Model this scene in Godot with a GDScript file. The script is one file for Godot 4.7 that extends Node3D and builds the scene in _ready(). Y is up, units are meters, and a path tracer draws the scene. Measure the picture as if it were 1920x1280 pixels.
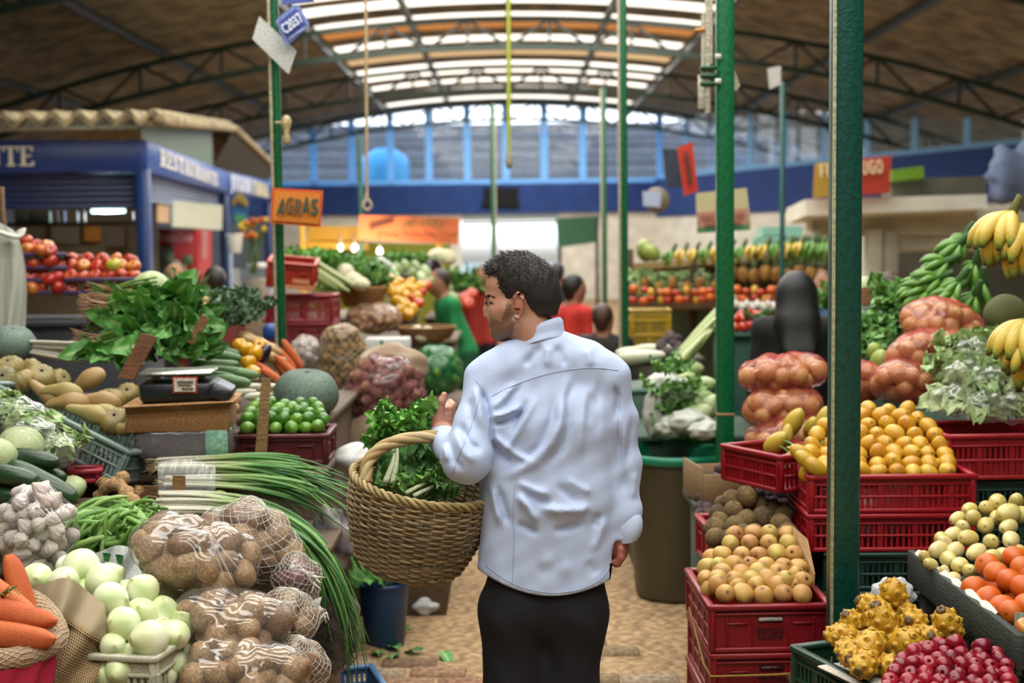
extends Node3D
# A covered market hall. Pixel positions of the 1920x1280 photograph are turned into directions; distances come from what each thing stands on.
const F := 2600.0
var cam_xf: Transform3D
var used := {}
var rng := RandomNumberGenerator.new()
var M := {}

# ---------------------------------------------------------------- pixels to places
func W(px: float, py: float, d: float) -> Vector3:
	return cam_xf * Vector3((px - 960.0) / F * d, -(py - 640.0) / F * d, -d)
func ray(px: float, py: float) -> Vector3:
	return cam_xf.basis * Vector3((px - 960.0) / F, -(py - 640.0) / F, -1.0)
func on_height(px: float, py: float, h: float) -> Vector3:
	var r := ray(px, py)
	return cam_xf.origin + r * ((h - cam_xf.origin.y) / r.y)
func at_height(px: float, d: float, h: float) -> Vector3:
	var a := W(px, 0, d)
	var b := W(px, 1000, d)
	return a.lerp(b, (a.y - h) / (a.y - b.y))
func pix(p: Vector3) -> Vector2:
	var q := cam_xf.affine_inverse() * p
	return Vector2(960.0 - q.x / q.z * F, 640.0 + q.y / q.z * F)

func lin(hex: String) -> Color:
	return Color(hex).srgb_to_linear()
func rnd(a: float, b: float) -> float:
	return rng.randf_range(a, b)

# ---------------------------------------------------------------- nodes
func numbered(called: String) -> String:
	var n: int = used.get(called, -1) + 1
	used[called] = n
	return called if n == 0 else "%s_%03d" % [called, n]
func tag(o: Node3D, label: String, category: String, group := "") -> Node3D:
	o.set_meta("label", label)
	o.set_meta("category", category)
	if group != "":
		o.set_meta("group", group)
	return o
func thing(called: String, label: String, category: String, at := Vector3.ZERO, turn := 0.0, group := "") -> Node3D:
	var o := Node3D.new()
	o.name = numbered(called)
	add_child(o)
	o.position = at
	o.rotation.y = turn
	return tag(o, label, category, group)
func part(called: String, mesh: Mesh, parent: Node, at := Vector3.ZERO) -> MeshInstance3D:
	var o := MeshInstance3D.new()
	o.name = called
	o.mesh = mesh
	parent.add_child(o, true)
	o.position = at
	return o
func single(called: String, mesh: Mesh, label: String, category: String, xf := Transform3D(), group := "") -> MeshInstance3D:
	var o := MeshInstance3D.new()
	o.name = numbered(called)
	o.mesh = mesh
	add_child(o)
	o.transform = xf
	tag(o, label, category, group)
	return o
func structure(called: String, mesh: Mesh, label: String, category := "structure") -> MeshInstance3D:
	var o := single(called, mesh, label, category)
	o.set_meta("kind", "structure")
	return o
func copy_thing(src: Node3D, xf: Transform3D, label := "", group := "") -> Node3D:
	var c: Node3D = src.duplicate()
	c.name = numbered(str(src.name).rstrip("0123456789").rstrip("_"))
	add_child(c)
	c.transform = xf
	if label != "":
		c.set_meta("label", label)
	if group != "":
		c.set_meta("group", group)
	return c

# ---------------------------------------------------------------- geometry
class Geo:
	var v := PackedVector3Array()
	var n := PackedVector3Array()
	var c := PackedColorArray()
	var t := PackedVector2Array()
	var i := PackedInt32Array()
	var col := Color(1, 1, 1)
	func quad(a: Vector3, b: Vector3, cc: Vector3, d: Vector3) -> void:
		var nn := (b - a).cross(cc - a).normalized()
		var s := v.size()
		for p in [a, b, cc, d]:
			v.append(p); n.append(nn); c.append(col)
		t.append(Vector2(0, 1)); t.append(Vector2(1, 1)); t.append(Vector2(1, 0)); t.append(Vector2(0, 0))
		for k in [0, 2, 1, 0, 3, 2]:
			i.append(s + k)
	# box with chamfered edges
	func box(at: Vector3, size: Vector3, bevel := 0.0, bas := Basis()) -> Geo:
		var h := size / 2.0
		if bevel <= 0.0:
			for ax in 3:
				for sg in [-1.0, 1.0]:
					var e := Vector3.ZERO; e[ax] = h[ax] * sg
					var u := Vector3.ZERO; u[(ax + 1) % 3] = h[(ax + 1) % 3] * sg
					var w := Vector3.ZERO; w[(ax + 2) % 3] = h[(ax + 2) % 3]
					quad(at + bas * (e - u - w), at + bas * (e + u - w), at + bas * (e + u + w), at + bas * (e - u + w))
			return self
		var b: float = minf(bevel, minf(h.x, minf(h.y, h.z)) * 0.9)
		var s := v.size()
		# vertex id: corner*3+axis
		for k in 8:
			var sg := Vector3(1 if k & 1 else -1, 1 if k & 2 else -1, 1 if k & 4 else -1)
			for ax in 3:
				var p := sg * (h - Vector3(b, b, b))
				p[ax] = sg[ax] * h[ax]
				var nn := sg * 0.35
				nn[ax] = sg[ax]
				v.append(at + bas * p); n.append((bas * nn).normalized()); c.append(col); t.append(Vector2(p.x + p.z, p.y))
		for ax in 3:
			var a1 := (ax + 1) % 3
			var a2 := (ax + 2) % 3
			for sg in 2:
				var k0 := sg << ax
				var q := [k0, k0 | (1 << a1), k0 | (1 << a1) | (1 << a2), k0 | (1 << a2)]
				for k in ([0, 2, 1, 0, 3, 2] if sg else [0, 1, 2, 0, 2, 3]):
					i.append(s + q[k] * 3 + ax)
			# edges along ax
			for s1 in 2:
				for s2 in 2:
					var k0 := (s1 << a1) | (s2 << a2)
					var k1 := k0 | (1 << ax)
					var q2 := [k0 * 3 + a1, k1 * 3 + a1, k1 * 3 + a2, k0 * 3 + a2]
					for k in ([0, 1, 2, 0, 2, 3] if s1 != s2 else [0, 2, 1, 0, 3, 2]):
						i.append(s + q2[k])
		for k in 8:
			i.append(s + k * 3); i.append(s + k * 3 + 1); i.append(s + k * 3 + 2)
		for k in range(i.size() - 132, i.size(), 3):
			if (v[i[k + 1]] - v[i[k]]).cross(v[i[k + 2]] - v[i[k]]).dot(n[i[k]]) > 0.0:
				var e := i[k + 1]
				i[k + 1] = i[k + 2]; i[k + 2] = e
		return self
	# a bar between two points
	func bar(a: Vector3, b: Vector3, w: float, h: float, bevel := 0.0) -> Geo:
		var z := (b - a).normalized()
		var up := Vector3.UP if absf(z.y) < 0.95 else Vector3.BACK
		var x := up.cross(z).normalized()
		var y := z.cross(x)
		return box((a + b) / 2.0, Vector3(w, h, a.distance_to(b)), bevel, Basis(x, y, z))
	# grid of points given row by row; smooth normals
	func grid(p: PackedVector3Array, nu: int, nv: int, wrap := false, cols := PackedColorArray(), flip := false) -> Geo:
		var s := v.size()
		var nn := PackedVector3Array()
		nn.resize(nu * nv)
		for b in nv:
			for a in nu:
				var a0 := a - 1
				var a1 := a + 1
				if wrap:
					a0 = (a + nu - 2) % (nu - 1)
					a1 = a1 % (nu - 1) if a1 >= nu else a1
				else:
					a0 = maxi(a0, 0); a1 = mini(a1, nu - 1)
				var du := p[b * nu + a1] - p[b * nu + a0]
				var dv := p[mini(b + 1, nv - 1) * nu + a] - p[maxi(b - 1, 0) * nu + a]
				var q := du.cross(dv)
				if q.length_squared() < 1e-16:
					var mid := Vector3.ZERO
					for a2 in nu:
						mid += p[(mini(b + 1, nv - 1) if b == 0 else maxi(b - 1, 0)) * nu + a2] / nu
					q = p[b * nu + a] - mid
					if flip: q = -q
				nn[b * nu + a] = (-q if flip else q).normalized()
		v.append_array(p); n.append_array(nn)
		for b in nv:
			for a in nu:
				t.append(Vector2(float(a) / (nu - 1), float(b) / (nv - 1)))
				c.append(cols[b * nu + a] if cols.size() else col)
		for b in nv - 1:
			for a in nu - 1:
				var k := s + b * nu + a
				if flip:
					for e in [k, k + 1, k + nu + 1, k, k + nu + 1, k + nu]: i.append(e)
				else:
					for e in [k, k + nu + 1, k + 1, k, k + nu, k + nu + 1]: i.append(e)
		return self
	# tube along a path
	func tube(path: PackedVector3Array, radii: PackedFloat32Array, sides := 8, cols := PackedColorArray(), flat := 1.0, flat_dir := Vector3.UP) -> Geo:
		var p := PackedVector3Array()
		var cc := PackedColorArray()
		var m := path.size()
		var up := flat_dir
		var d0 := (path[1] - path[0]).normalized()
		if absf(d0.dot(up)) > 0.95:
			up = Vector3.RIGHT if absf(d0.x) < 0.8 else Vector3.BACK
		var x := up.cross(d0).normalized()
		for k in range(-1, m + 1):
			var kk := clampi(k, 0, m - 1)
			var d := (path[mini(kk + 1, m - 1)] - path[maxi(kk - 1, 0)]).normalized()
			x = (x - d * x.dot(d)).normalized()
			var y := d.cross(x)
			var r: float = radii[kk] if radii.size() > 1 else radii[0]
			if k == -1 or k == m: r = 0.0
			for s in sides + 1:
				var a := TAU * s / sides
				p.append(path[kk] + x * cos(a) * r + y * sin(a) * r * flat)
				cc.append(cols[kk] if cols.size() else col)
		return grid(p, sides + 1, m + 2, true, cc)
	# profile of (radius, height) turned round y
	func lathe(prof: PackedVector2Array, segs := 16, at := Vector3.ZERO, cols := PackedColorArray()) -> Geo:
		var p := PackedVector3Array()
		var cc := PackedColorArray()
		for k in prof.size():
			for s in segs + 1:
				var a := TAU * s / segs
				p.append(at + Vector3(cos(a) * prof[k].x, prof[k].y, sin(a) * prof[k].x))
				cc.append(cols[k] if cols.size() else col)
		return grid(p, segs + 1, prof.size(), true, cc, true)
	func add(o: Geo, xf := Transform3D()) -> Geo:
		var s := v.size()
		for k in o.v.size():
			v.append(xf * o.v[k]); n.append((xf.basis * o.n[k]).normalized())
		c.append_array(o.c); t.append_array(o.t)
		for k in o.i:
			i.append(s + k)
		return self
	func mesh(mat: Material) -> ArrayMesh:
		var a := []
		a.resize(Mesh.ARRAY_MAX)
		a[Mesh.ARRAY_VERTEX] = v; a[Mesh.ARRAY_NORMAL] = n; a[Mesh.ARRAY_COLOR] = c; a[Mesh.ARRAY_TEX_UV] = t; a[Mesh.ARRAY_INDEX] = i
		var m := ArrayMesh.new()
		m.add_surface_from_arrays(Mesh.PRIMITIVE_TRIANGLES, a)
		m.surface_set_material(0, mat)
		return m

func geo(hex := "ffffff") -> Geo:
	var g := Geo.new()
	g.col = lin(hex)
	return g
func path(a: Array) -> PackedVector3Array:
	return PackedVector3Array(a)
# smooth curve through points
func curve(pts: Array, n: int) -> PackedVector3Array:
	var out := PackedVector3Array()
	var m := pts.size()
	for k in n:
		var t: float = float(k) / (n - 1) * (m - 1)
		var j := mini(int(t), m - 2)
		var p0: Vector3 = pts[maxi(j - 1, 0)]
		var p1: Vector3 = pts[j]
		var p2: Vector3 = pts[j + 1]
		var p3: Vector3 = pts[mini(j + 2, m - 1)]
		out.append(p1.cubic_interpolate(p2, p0, p3, t - j))
	return out
# closed shape: point for a direction, by a function of (unit direction) -> [position, colour]
func ball(f: Callable, segs := 16, rings := 10) -> Geo:
	var g := Geo.new()
	var p := PackedVector3Array()
	var cc := PackedColorArray()
	for b in rings + 1:
		var th := PI * b / rings
		for a in segs + 1:
			var ph := TAU * (a % segs) / segs
			var r: Array = f.call(Vector3(sin(th) * cos(ph), cos(th), sin(th) * sin(ph)))
			p.append(r[0]); cc.append(r[1])
	return g.grid(p, segs + 1, rings + 1, true, cc)

# ---------------------------------------------------------------- materials
func noise_tex(freq: float, octaves: int, size := 256, normal := false, bump := 6.0, kind := FastNoiseLite.TYPE_SIMPLEX_SMOOTH, ramp: Array = [], sd := 1) -> ImageTexture:
	var n := FastNoiseLite.new()
	n.seed = sd; n.noise_type = kind; n.frequency = freq; n.fractal_octaves = octaves
	var im := n.get_seamless_image(size, size)
	if normal:
		im.convert(Image.FORMAT_RGBA8)
		im.bump_map_to_normal_map(bump)
	elif ramp.size():
		var g := Gradient.new()
		g.offsets = PackedFloat32Array(ramp[0]); g.colors = PackedColorArray(ramp[1])
		var o := Image.create(size, size, false, Image.FORMAT_RGBA8)
		for y in size:
			for x in size:
				o.set_pixel(x, y, g.sample(im.get_pixel(x, y).r))
		im = o
	return ImageTexture.create_from_image(im)
var grain_tex: ImageTexture
var grain_nrm: ImageTexture
var blotch_tex: ImageTexture
var fibre_tex: ImageTexture
func greys(lo: float, hi: float) -> Array:
	return [[0.15, 0.85], [Color(lo, lo, lo), Color(hi, hi, hi)]]
func mat(rough := 0.6, hex := "ffffff", scale := 8.0, tex: Texture2D = null, bump := 0.0, opt := {}) -> StandardMaterial3D:
	var m := StandardMaterial3D.new()
	m.albedo_color = Color(hex)
	m.roughness = rough
	m.vertex_color_use_as_albedo = true
	m.uv1_triplanar = true
	m.uv1_scale = Vector3.ONE * scale
	if tex: m.albedo_texture = tex
	if bump > 0.0:
		m.normal_enabled = true
		m.normal_texture = grain_nrm
		m.normal_scale = bump
	for k in opt: m.set(k, opt[k])
	return m
func plastic_film(alpha: float, hex := "ffffff", rough := 0.12) -> StandardMaterial3D:
	var m := StandardMaterial3D.new()
	m.transparency = BaseMaterial3D.TRANSPARENCY_ALPHA
	m.albedo_color = Color(Color(hex), alpha)
	m.roughness = rough
	m.cull_mode = BaseMaterial3D.CULL_DISABLED
	return m
func lamp_mat(hex: String, e: float) -> StandardMaterial3D:
	var m := StandardMaterial3D.new()
	m.albedo_color = Color(hex)
	m.emission_enabled = true
	m.emission = Color(hex)
	m.emission_energy_multiplier = e
	return m
func text_mesh(s: String, size: float, m: Material, serif := false, bold := true, depth := 0.006, italic := false) -> ArrayMesh:
	var f := SystemFont.new()
	f.font_names = PackedStringArray(["Droid Serif" if serif else "Droid Sans"])
	f.font_weight = 700 if bold else 400
	f.font_italic = italic
	var tm := TextMesh.new()
	tm.text = s; tm.font = f; tm.font_size = 48; tm.pixel_size = size / 48.0; tm.depth = depth
	var am := ArrayMesh.new()
	am.add_surface_from_arrays(Mesh.PRIMITIVE_TRIANGLES, tm.get_mesh_arrays())
	am.surface_set_material(0, m)
	return am

# ================================================================ scene
func _ready() -> void:
	rng.seed = 7
	set_camera_and_light()
	make_materials()
	build_hall()
	build_poles_and_signs()
	build_kiosks()
	build_produce()
	build_people()

func set_camera_and_light() -> void:
	var cam := Camera3D.new()
	cam.name = "camera"
	var at := CameraAttributesPhysical.new()
	at.frustum_focal_length = 71.1
	at.exposure_aperture = 3.5
	at.frustum_focus_distance = 3.95
	at.frustum_near = 0.05
	at.frustum_far = 400.0
	cam.attributes = at
	cam.position = Vector3(0, 1.8, 0)
	cam.rotation = Vector3(-atan(192.0 / F), 0, -0.0115)
	add_child(cam)
	cam.fov = rad_to_deg(2.0 * atan(640.0 / F))
	cam.current = true
	cam_xf = cam.transform
	var env := Environment.new()
	env.background_mode = Environment.BG_SKY
	var sky := Sky.new()
	var sm := ProceduralSkyMaterial.new()
	sm.sky_top_color = Color("aecbe8")
	sm.sky_horizon_color = Color("eef3f8")
	sm.ground_bottom_color = Color("8a857c")
	sm.ground_horizon_color = Color("c8c6c0")
	sm.sky_energy_multiplier = 1.6
	sm.ground_energy_multiplier = 0.9
	sky.sky_material = sm
	env.sky = sky
	env.tonemap_mode = Environment.TONE_MAPPER_LINEAR
	env.tonemap_exposure = 1.32
	env.sdfgi_enabled = true
	env.ssao_enabled = true
	env.ssil_enabled = true
	var we := WorldEnvironment.new()
	we.name = "world"
	we.environment = env
	add_child(we)
	# daylight through each strip of translucent roof sheets
	for k in skylight_rows().size():
		var r: Vector2 = skylight_rows()[k]
		var l := AreaLight3D.new()
		l.name = "skylight_glow"
		l.area_size = Vector2(6.6, r.y)
		l.area_normalize_energy = false
		l.light_energy = 2.5 * (0.35 if k in DULL_ROWS else 1.0)
		l.light_color = Color("fbf9f4")
		l.area_range = 60.0
		l.shadow_enabled = true
		l.position = Vector3(0, roof_y(1.7) - 0.14, -r.x)
		l.rotation.x = -PI / 2
		add_child(l, true)

# depth of the middle of each strip, and its width
const DULL_ROWS := [13, 15]
func skylight_rows() -> Array:
	var a := []
	for k in 12:
		if k > 1: a.append(Vector2(-6.0 + k * 2.36, 0.95))
	for d in [21.9, 23.2, 24.9, 25.9, 27.6, 29.7, 31.5, 32.8, 34.7, 36.6, 38.9]:
		a.append(Vector2(d, 0.75))
	return a
func roof_y(x: float) -> float:
	return 5.75 - x * x / 54.0

func make_materials() -> void:
	grain_tex = noise_tex(0.06, 4, 256, false, 0, FastNoiseLite.TYPE_SIMPLEX_SMOOTH, greys(0.72, 1.0), 3)
	blotch_tex = noise_tex(0.02, 4, 256, false, 0, FastNoiseLite.TYPE_SIMPLEX_SMOOTH, greys(0.55, 1.0), 9)
	grain_nrm = noise_tex(0.09, 4, 256, true, 8.0)
	var fib := Image.create(256, 256, false, Image.FORMAT_RGBA8)
	var fn := FastNoiseLite.new()
	fn.seed = 4; fn.frequency = 0.08; fn.fractal_octaves = 3
	for y in 256:
		for x in 256:
			var g: float = 0.82 + 0.3 * fn.get_noise_2d(x * 0.12, y * 2.0)
			fib.set_pixel(x, y, Color(g, g, g))
	fibre_tex = ImageTexture.create_from_image(fib)
	M.paint = mat(0.42, "ffffff", 3.0, grain_tex, 0.12)
	M.metal_dark = mat(0.5, "ffffff", 2.0, grain_tex, 0.1)
	M.wall = mat(0.85, "ffffff", 0.35, noise_tex(0.02, 3, 256, false, 0, FastNoiseLite.TYPE_SIMPLEX_SMOOTH, greys(0.88, 1.0), 13), 0.0)
	M.roof = mat(0.75, "ffffff", 0.35, blotch_tex, 0.1)
	M.skylight = lamp_mat("fffaf0", 1.35)
	M.skylight_dull = lamp_mat("e6c79a", 0.55)
	M.skylight_amber = lamp_mat("c98a4c", 0.5)
	M.wood = mat(0.75, "ffffff", 3.0, fibre_tex, 0.25)
	M.card = mat(0.85, "ffffff", 6.0, grain_tex, 0.1)
	M.crate = mat(0.42, "ffffff", 9.0, grain_tex, 0.1)
	M.cloth = mat(0.9, "ffffff", 14.0, grain_tex, 0.25)
	M.glossy = mat(0.26, "ffffff", 14.0, grain_tex, 0.08)
	M.waxy = mat(0.38, "ffffff", 16.0, grain_tex, 0.15)
	M.skin_fruit = mat(0.5, "ffffff", 22.0, grain_tex, 0.35)
	M.matte = mat(0.75, "ffffff", 18.0, grain_tex, 0.4)
	M.earthy = mat(0.85, "ffffff", 20.0, blotch_tex, 0.6)
	M.leaf = mat(0.5, "ffffff", 12.0, grain_tex, 0.4, {"backlight_enabled": true, "backlight": Color(0.45, 0.45, 0.3), "cull_mode": BaseMaterial3D.CULL_DISABLED})
	M.film = plastic_film(0.05, "eef2f4", 0.08)
	M.film_milky = plastic_film(0.18, "f2f4f4", 0.2)
	M.glass = plastic_film(0.06, "e8f4ff", 0.03)
	M.white_bag = mat(0.45, "ffffff", 8.0, grain_tex, 0.2, {"backlight_enabled": true, "backlight": Color(0.4, 0.4, 0.4)})
	M.screen = mat(0.2, "101216", 4.0)

# a wall panel standing between two plan points
func panel(g: Geo, a: Vector2, b: Vector2, h0: float, h1: float, thick := 0.2) -> void:
	var p := Vector3(a.x, (h0 + h1) / 2, a.y)
	var q := Vector3(b.x, (h0 + h1) / 2, b.y)
	g.bar(p, q, thick, h1 - h0)

func build_hall() -> void:
	# ---- floor of trodden earth with worn bricks near the stalls
	var g := geo("a98a62")
	g.box(Vector3(0, -0.1, -17), Vector3(28, 0.2, 54))
	var floor_mat := mat(0.95, "ffffff", 1.0, null, 0.0)
	var ramp := [[0.0, 0.35, 0.5, 0.62, 1.0], [Color("665036"), Color("84694a"), Color("947857"), Color("a38762"), Color("b89c74")]]
	floor_mat.albedo_texture = noise_tex(0.06, 6, 512, false, 0, FastNoiseLite.TYPE_VALUE_CUBIC, ramp, 21)
	floor_mat.vertex_color_use_as_albedo = false
	floor_mat.uv1_scale = Vector3.ONE * 1.3
	floor_mat.normal_enabled = true
	floor_mat.normal_texture = noise_tex(0.15, 4, 512, true, 4.0)
	var fl := structure("floor", g.mesh(floor_mat), "trodden brown earth floor with worn bricks between the stalls", "floor")
	var bricks := []
	for hx in ["a5795a", "97805f", "b08a68", "8c6f52", "b7a083"]:
		var bg := geo(hx)
		bg.box(Vector3.ZERO, Vector3(0.235, 0.05, 0.115), 0.012)
		bricks.append(bg.mesh(mat(0.95, "ffffff", 5.0, blotch_tex, 0.6)))
	for row in 13:
		for col in 12:
			var x := -1.2 + col * 0.25 + (0.125 if row % 2 else 0.0)
			var z := -6.05 + row * 0.128
			if rng.randf() < 0.22 or absf(x - 0.15) < 0.12 or (row < 4 and rng.randf() < 0.5):
				continue
			var b := part("brick", bricks[rng.randi() % 5], fl, Vector3(x + rnd(-0.008, 0.008), -0.012 + rnd(-0.006, 0.004), z))
			b.rotation = Vector3(rnd(-0.02, 0.02), rnd(-0.05, 0.05), rnd(-0.02, 0.02))
	# ---- roof
	var ceil_ := Node3D.new()
	ceil_.name = "ceiling"
	add_child(ceil_)
	tag(ceil_, "arched roof of corrugated sheets with strips of translucent skylight sheets", "ceiling")
	ceil_.set_meta("kind", "structure")
	var rows := skylight_rows()
	var xs := []
	for k in 13:
		xs.append(-12.0 + k * 2.0)
	g = geo("a0967f")
	var z0 := 8.5
	for k in rows.size() + 1:
		var z1: float = -rows[k].x + rows[k].y / 2 if k < rows.size() else -41.6
		roof_strip(g, -12.2, 12.2, z0, z1)
		if k < rows.size():
			var z2: float = z1 - rows[k].y
			roof_strip(g, -12.2, -3.4, z1, z2)
			roof_strip(g, 3.4, 12.2, z1, z2)
			for q in [[-3.4, -1.72], [-1.7, -0.01], [0.01, 1.7], [1.72, 3.4]]:
				var sg := Geo.new()
				roof_strip(sg, q[0], q[1], z1, z2, 8)
				part("skylight_panel", sg.mesh(M.skylight_amber if k == 13 else M.skylight_dull if k in DULL_ROWS else M.skylight), ceil_)
			z0 = z2
	part("roof_sheet", g.mesh(M.roof), ceil_)
	# ---- trusses
	var truss: Node3D
	var nth := ["sixth", "fifth", "fourth", "third", "second", "first"]
	for d in [2.0, 9.0, 16.0, 24.0, 30.6, 38.4]:
		if truss == null:
			truss = make_truss()
			truss.position = Vector3(0, 0, -d)
			truss.set_meta("label", "arched dark green lattice truss, sixth from the far windows")
			nth.pop_front()
		else:
			copy_thing(truss, Transform3D(Basis(), Vector3(0, 0, -d)), "arched dark green lattice truss, %s from the far windows" % nth.pop_front())
	for x in [-10.5, -8.2, -5.9, -3.5, -1.71, 0.0, 1.71, 3.5, 5.9, 8.2, 10.5]:
		g = geo("2c3630")
		g.box(Vector3.ZERO, Vector3(0.09, 0.13, 49.5), 0.01)
		single("roof_purlin", g.mesh(M.metal_dark), "long dark steel purlin running under the roof sheets", "beam", Transform3D(Basis(), Vector3(x, roof_y(x) - 0.09, -16.6)), "purlins under the roof")
	# ---- walls
	var cw := "ece6d6"
	var L1 := Vector2(-6.9, -41)
	var R1 := Vector2(4.4, -41)
	var R2 := Vector2(9.9, -26.8)
	var L2 := Vector2(-11, -27)
	var door_l := at_height(866, 41, 0).x
	var door_r := at_height(1046, 41, 0).x
	g = geo(cw)
	panel(g, L1, Vector2(door_l, -41), 0, 2.55)
	panel(g, Vector2(door_r, -41), R1, 0, 2.55)
	g.col = lin(cw)
	panel(g, Vector2(door_l, -41), Vector2(door_r, -41), 2.35, 2.55)
	g.col = lin("23417f")
	panel(g, L1 + Vector2(0, 0.06), R1 + Vector2(0, 0.06), 2.55, 3.42, 0.3)
	var wb := structure("wall_back", g.mesh(M.wall), "far end wall with deep blue band below a row of tall windows", "wall")
	clerestory(wb, L1, R1, 3.42, 10)
	g = geo(cw)
	panel(g, R1, R2, 0, 2.4)
	g.col = lin("23417f")
	panel(g, R1, R2, 2.4, 3.5, 0.3)
	var wr := structure("wall_right", g.mesh(M.wall), "slanting side wall with blue band under bright windows", "wall")
	clerestory(wr, R1, R2, 3.5, 9)
	g = geo(cw)
	panel(g, R2, Vector2(12.2, -24), 0, 5.2)
	panel(g, Vector2(12.2, -24), Vector2(12.2, 8.5), 0, 4.0)
	structure("wall_right_near", g.mesh(M.wall), "plain cream side wall beyond the fruit stalls", "wall")
	g = geo("5d6672")
	panel(g, L2, L1, 0, 2.55)
	panel(g, Vector2(-12.2, -24), L2, 0, 5.2)
	panel(g, Vector2(-12.2, 8.5), Vector2(-12.2, -24), 0, 4.0)
	g.col = lin("23417f")
	panel(g, L2, L1, 2.55, 3.42, 0.3)
	var wl := structure("wall_left", g.mesh(M.wall), "grey side wall behind the blue restaurant kiosk", "wall")
	clerestory(wl, L2, L1, 3.42, 9)
	g = geo("b9b4a6")
	panel(g, Vector2(-12.4, 8.5), Vector2(12.4, 8.5), 0, 6)
	structure("wall_front", g.mesh(M.wall), "plain wall at the near end of the hall", "wall")
	# ---- outside: yard, grey clad building, blue tank
	g = geo("9a978f")
	g.box(Vector3(0, -0.15, -75), Vector3(120, 0.2, 66))
	structure("ground_outside", g.mesh(M.wall), "pale paved yard outside the far doorway", "ground")
	var bld := thing("clad_building", "grey metal clad building seen through the far windows", "building", Vector3(-1.0, 0, -53))
	g = geo("74767f")
	g.box(Vector3(0, 4.55, 0), Vector3(26, 2.9, 4))
	part("wall", g.mesh(M.wall), bld)
	for k in 9:
		g = geo("8a8c96" if k % 2 else "62656f")
		g.box(Vector3(0, 3.3 + k * 0.32, 2.05), Vector3(26, 0.05, 0.1))
		part("cladding_rail", g.mesh(M.wall), bld)
	for sx in [-12.0, -6.0, 6.0, 12.0]:
		g = geo("8d8f9c")
		g.box(Vector3(sx, 1.5, 0), Vector3(0.5, 3.2, 3))
		part("pillar", g.mesh(M.wall), bld)
	var tank := thing("water_tank", "bright blue water tank standing outside the far windows", "tank", at_height(726, 45, 0) * Vector3(1, 0, 1))
	g = geo("2aa9e8")
	g.lathe(PackedVector2Array([Vector2(0.01, 3.1), Vector2(0.78, 3.1), Vector2(0.8, 3.5), Vector2(0.76, 3.55), Vector2(0.8, 3.6), Vector2(0.8, 4.2), Vector2(0.7, 4.5), Vector2(0.3, 4.75), Vector2(0.01, 4.75)]), 24)
	part("tank_body", g.mesh(M.paint), tank)
	g = geo("777777")
	for sx in [-0.6, 0.6]:
		for sz in [-0.5, 0.5]:
			g.box(Vector3(sx, 1.55, sz), Vector3(0.12, 3.12, 0.12))
	part("stand", g.mesh(M.metal_dark), tank)

func roof_strip(g: Geo, x0: float, x1: float, z0: float, z1: float, n := 24) -> void:
	var p := PackedVector3Array()
	for zz in [z0, z1]:
		for k in n + 1:
			var x := lerpf(x0, x1, float(k) / n)
			p.append(Vector3(x, roof_y(x), zz))
	g.grid(p, n + 1, 2, false, PackedColorArray(), true)
	p = PackedVector3Array()
	for zz in [z0, z1]:
		for k in n + 1:
			var x := lerpf(x0, x1, float(k) / n)
			p.append(Vector3(x, roof_y(x) + 0.05, zz))
	g.grid(p, n + 1, 2)

func make_truss() -> Node3D:
	var t := thing("roof_truss", "arched dark green steel lattice truss spanning the hall", "truss", Vector3.ZERO, 0.0, "arched trusses under the roof")
	for k in 2:
		var g := geo("24382c" if k else "2b4233")
		var p := PackedVector3Array()
		for j in 41:
			var x := -12.0 + j * 0.6
			p.append(Vector3(x, roof_y(x) - (0.2 if k == 0 else 0.68), 0))
		for j in 40:
			g.bar(p[j], p[j + 1], 0.1, 0.09)
		part("top_chord" if k == 0 else "bottom_chord", g.mesh(M.metal_dark), t)
	var bm := geo("222d28")
	bm.box(Vector3.ZERO, Vector3(0.05, 1.0, 0.05))
	var brace_mesh := bm.mesh(M.metal_dark)
	for j in 34:
		var x := -11.9 + j * 0.7
		var top := j % 2 == 0
		var a := Vector3(x, roof_y(x) - (0.2 if top else 0.68), 0)
		var b := Vector3(x + 0.7, roof_y(x + 0.7) - (0.68 if top else 0.2), 0)
		for q in [[a, b], [a, Vector3(x, roof_y(x) - 0.68, 0)]]:
			if q[0].distance_to(q[1]) < 0.1: continue
			var o := part("brace", brace_mesh, t, (q[0] + q[1]) / 2)
			var d: Vector3 = q[1] - q[0]
			o.basis = Basis(Vector3.BACK, atan2(-d.x, d.y)) * Basis.from_scale(Vector3(1, d.length(), 1))
	return t

func clerestory(parent: Node3D, a: Vector2, b: Vector2, sill: float, n: int) -> void:
	var along := (b - a) / n
	var blue := mat(0.5, "ffffff", 2.0, null, 0.0, {"backlight_enabled": true, "backlight": Color(1, 1, 1)})
	for k in n + 1:
		var q := a + along * k
		var top := roof_y(q.x)
		var g := geo("a4dcff")
		g.box(Vector3(0, (sill + top) / 2, 0), Vector3(0.2, top - sill, 0.03))
		var o := part("mullion", g.mesh(blue), parent, Vector3(q.x, 0, q.y))
		o.rotation.y = -along.angle()
		if k == n: break
		var mid := a + along * (k + 0.5)
		g = geo("a8deff")
		g.box(Vector3(0, sill + 0.06, 0), Vector3(along.length(), 0.12, 0.04))
		o = part("sill", g.mesh(blue), parent, Vector3(mid.x, 0, mid.y))
		o.rotation.y = -along.angle()
		g = Geo.new()
		var t0 := roof_y(q.x)
		var t1 := roof_y((q + along).x)
		var e := Vector3(q.x, 0, q.y)
		var f := Vector3(q.x + along.x, 0, q.y + along.y)
		g.quad(e + Vector3.UP * sill, f + Vector3.UP * sill, f + Vector3.UP * t1, e + Vector3.UP * t0)
		part("pane", g.mesh(M.glass), parent)

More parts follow.
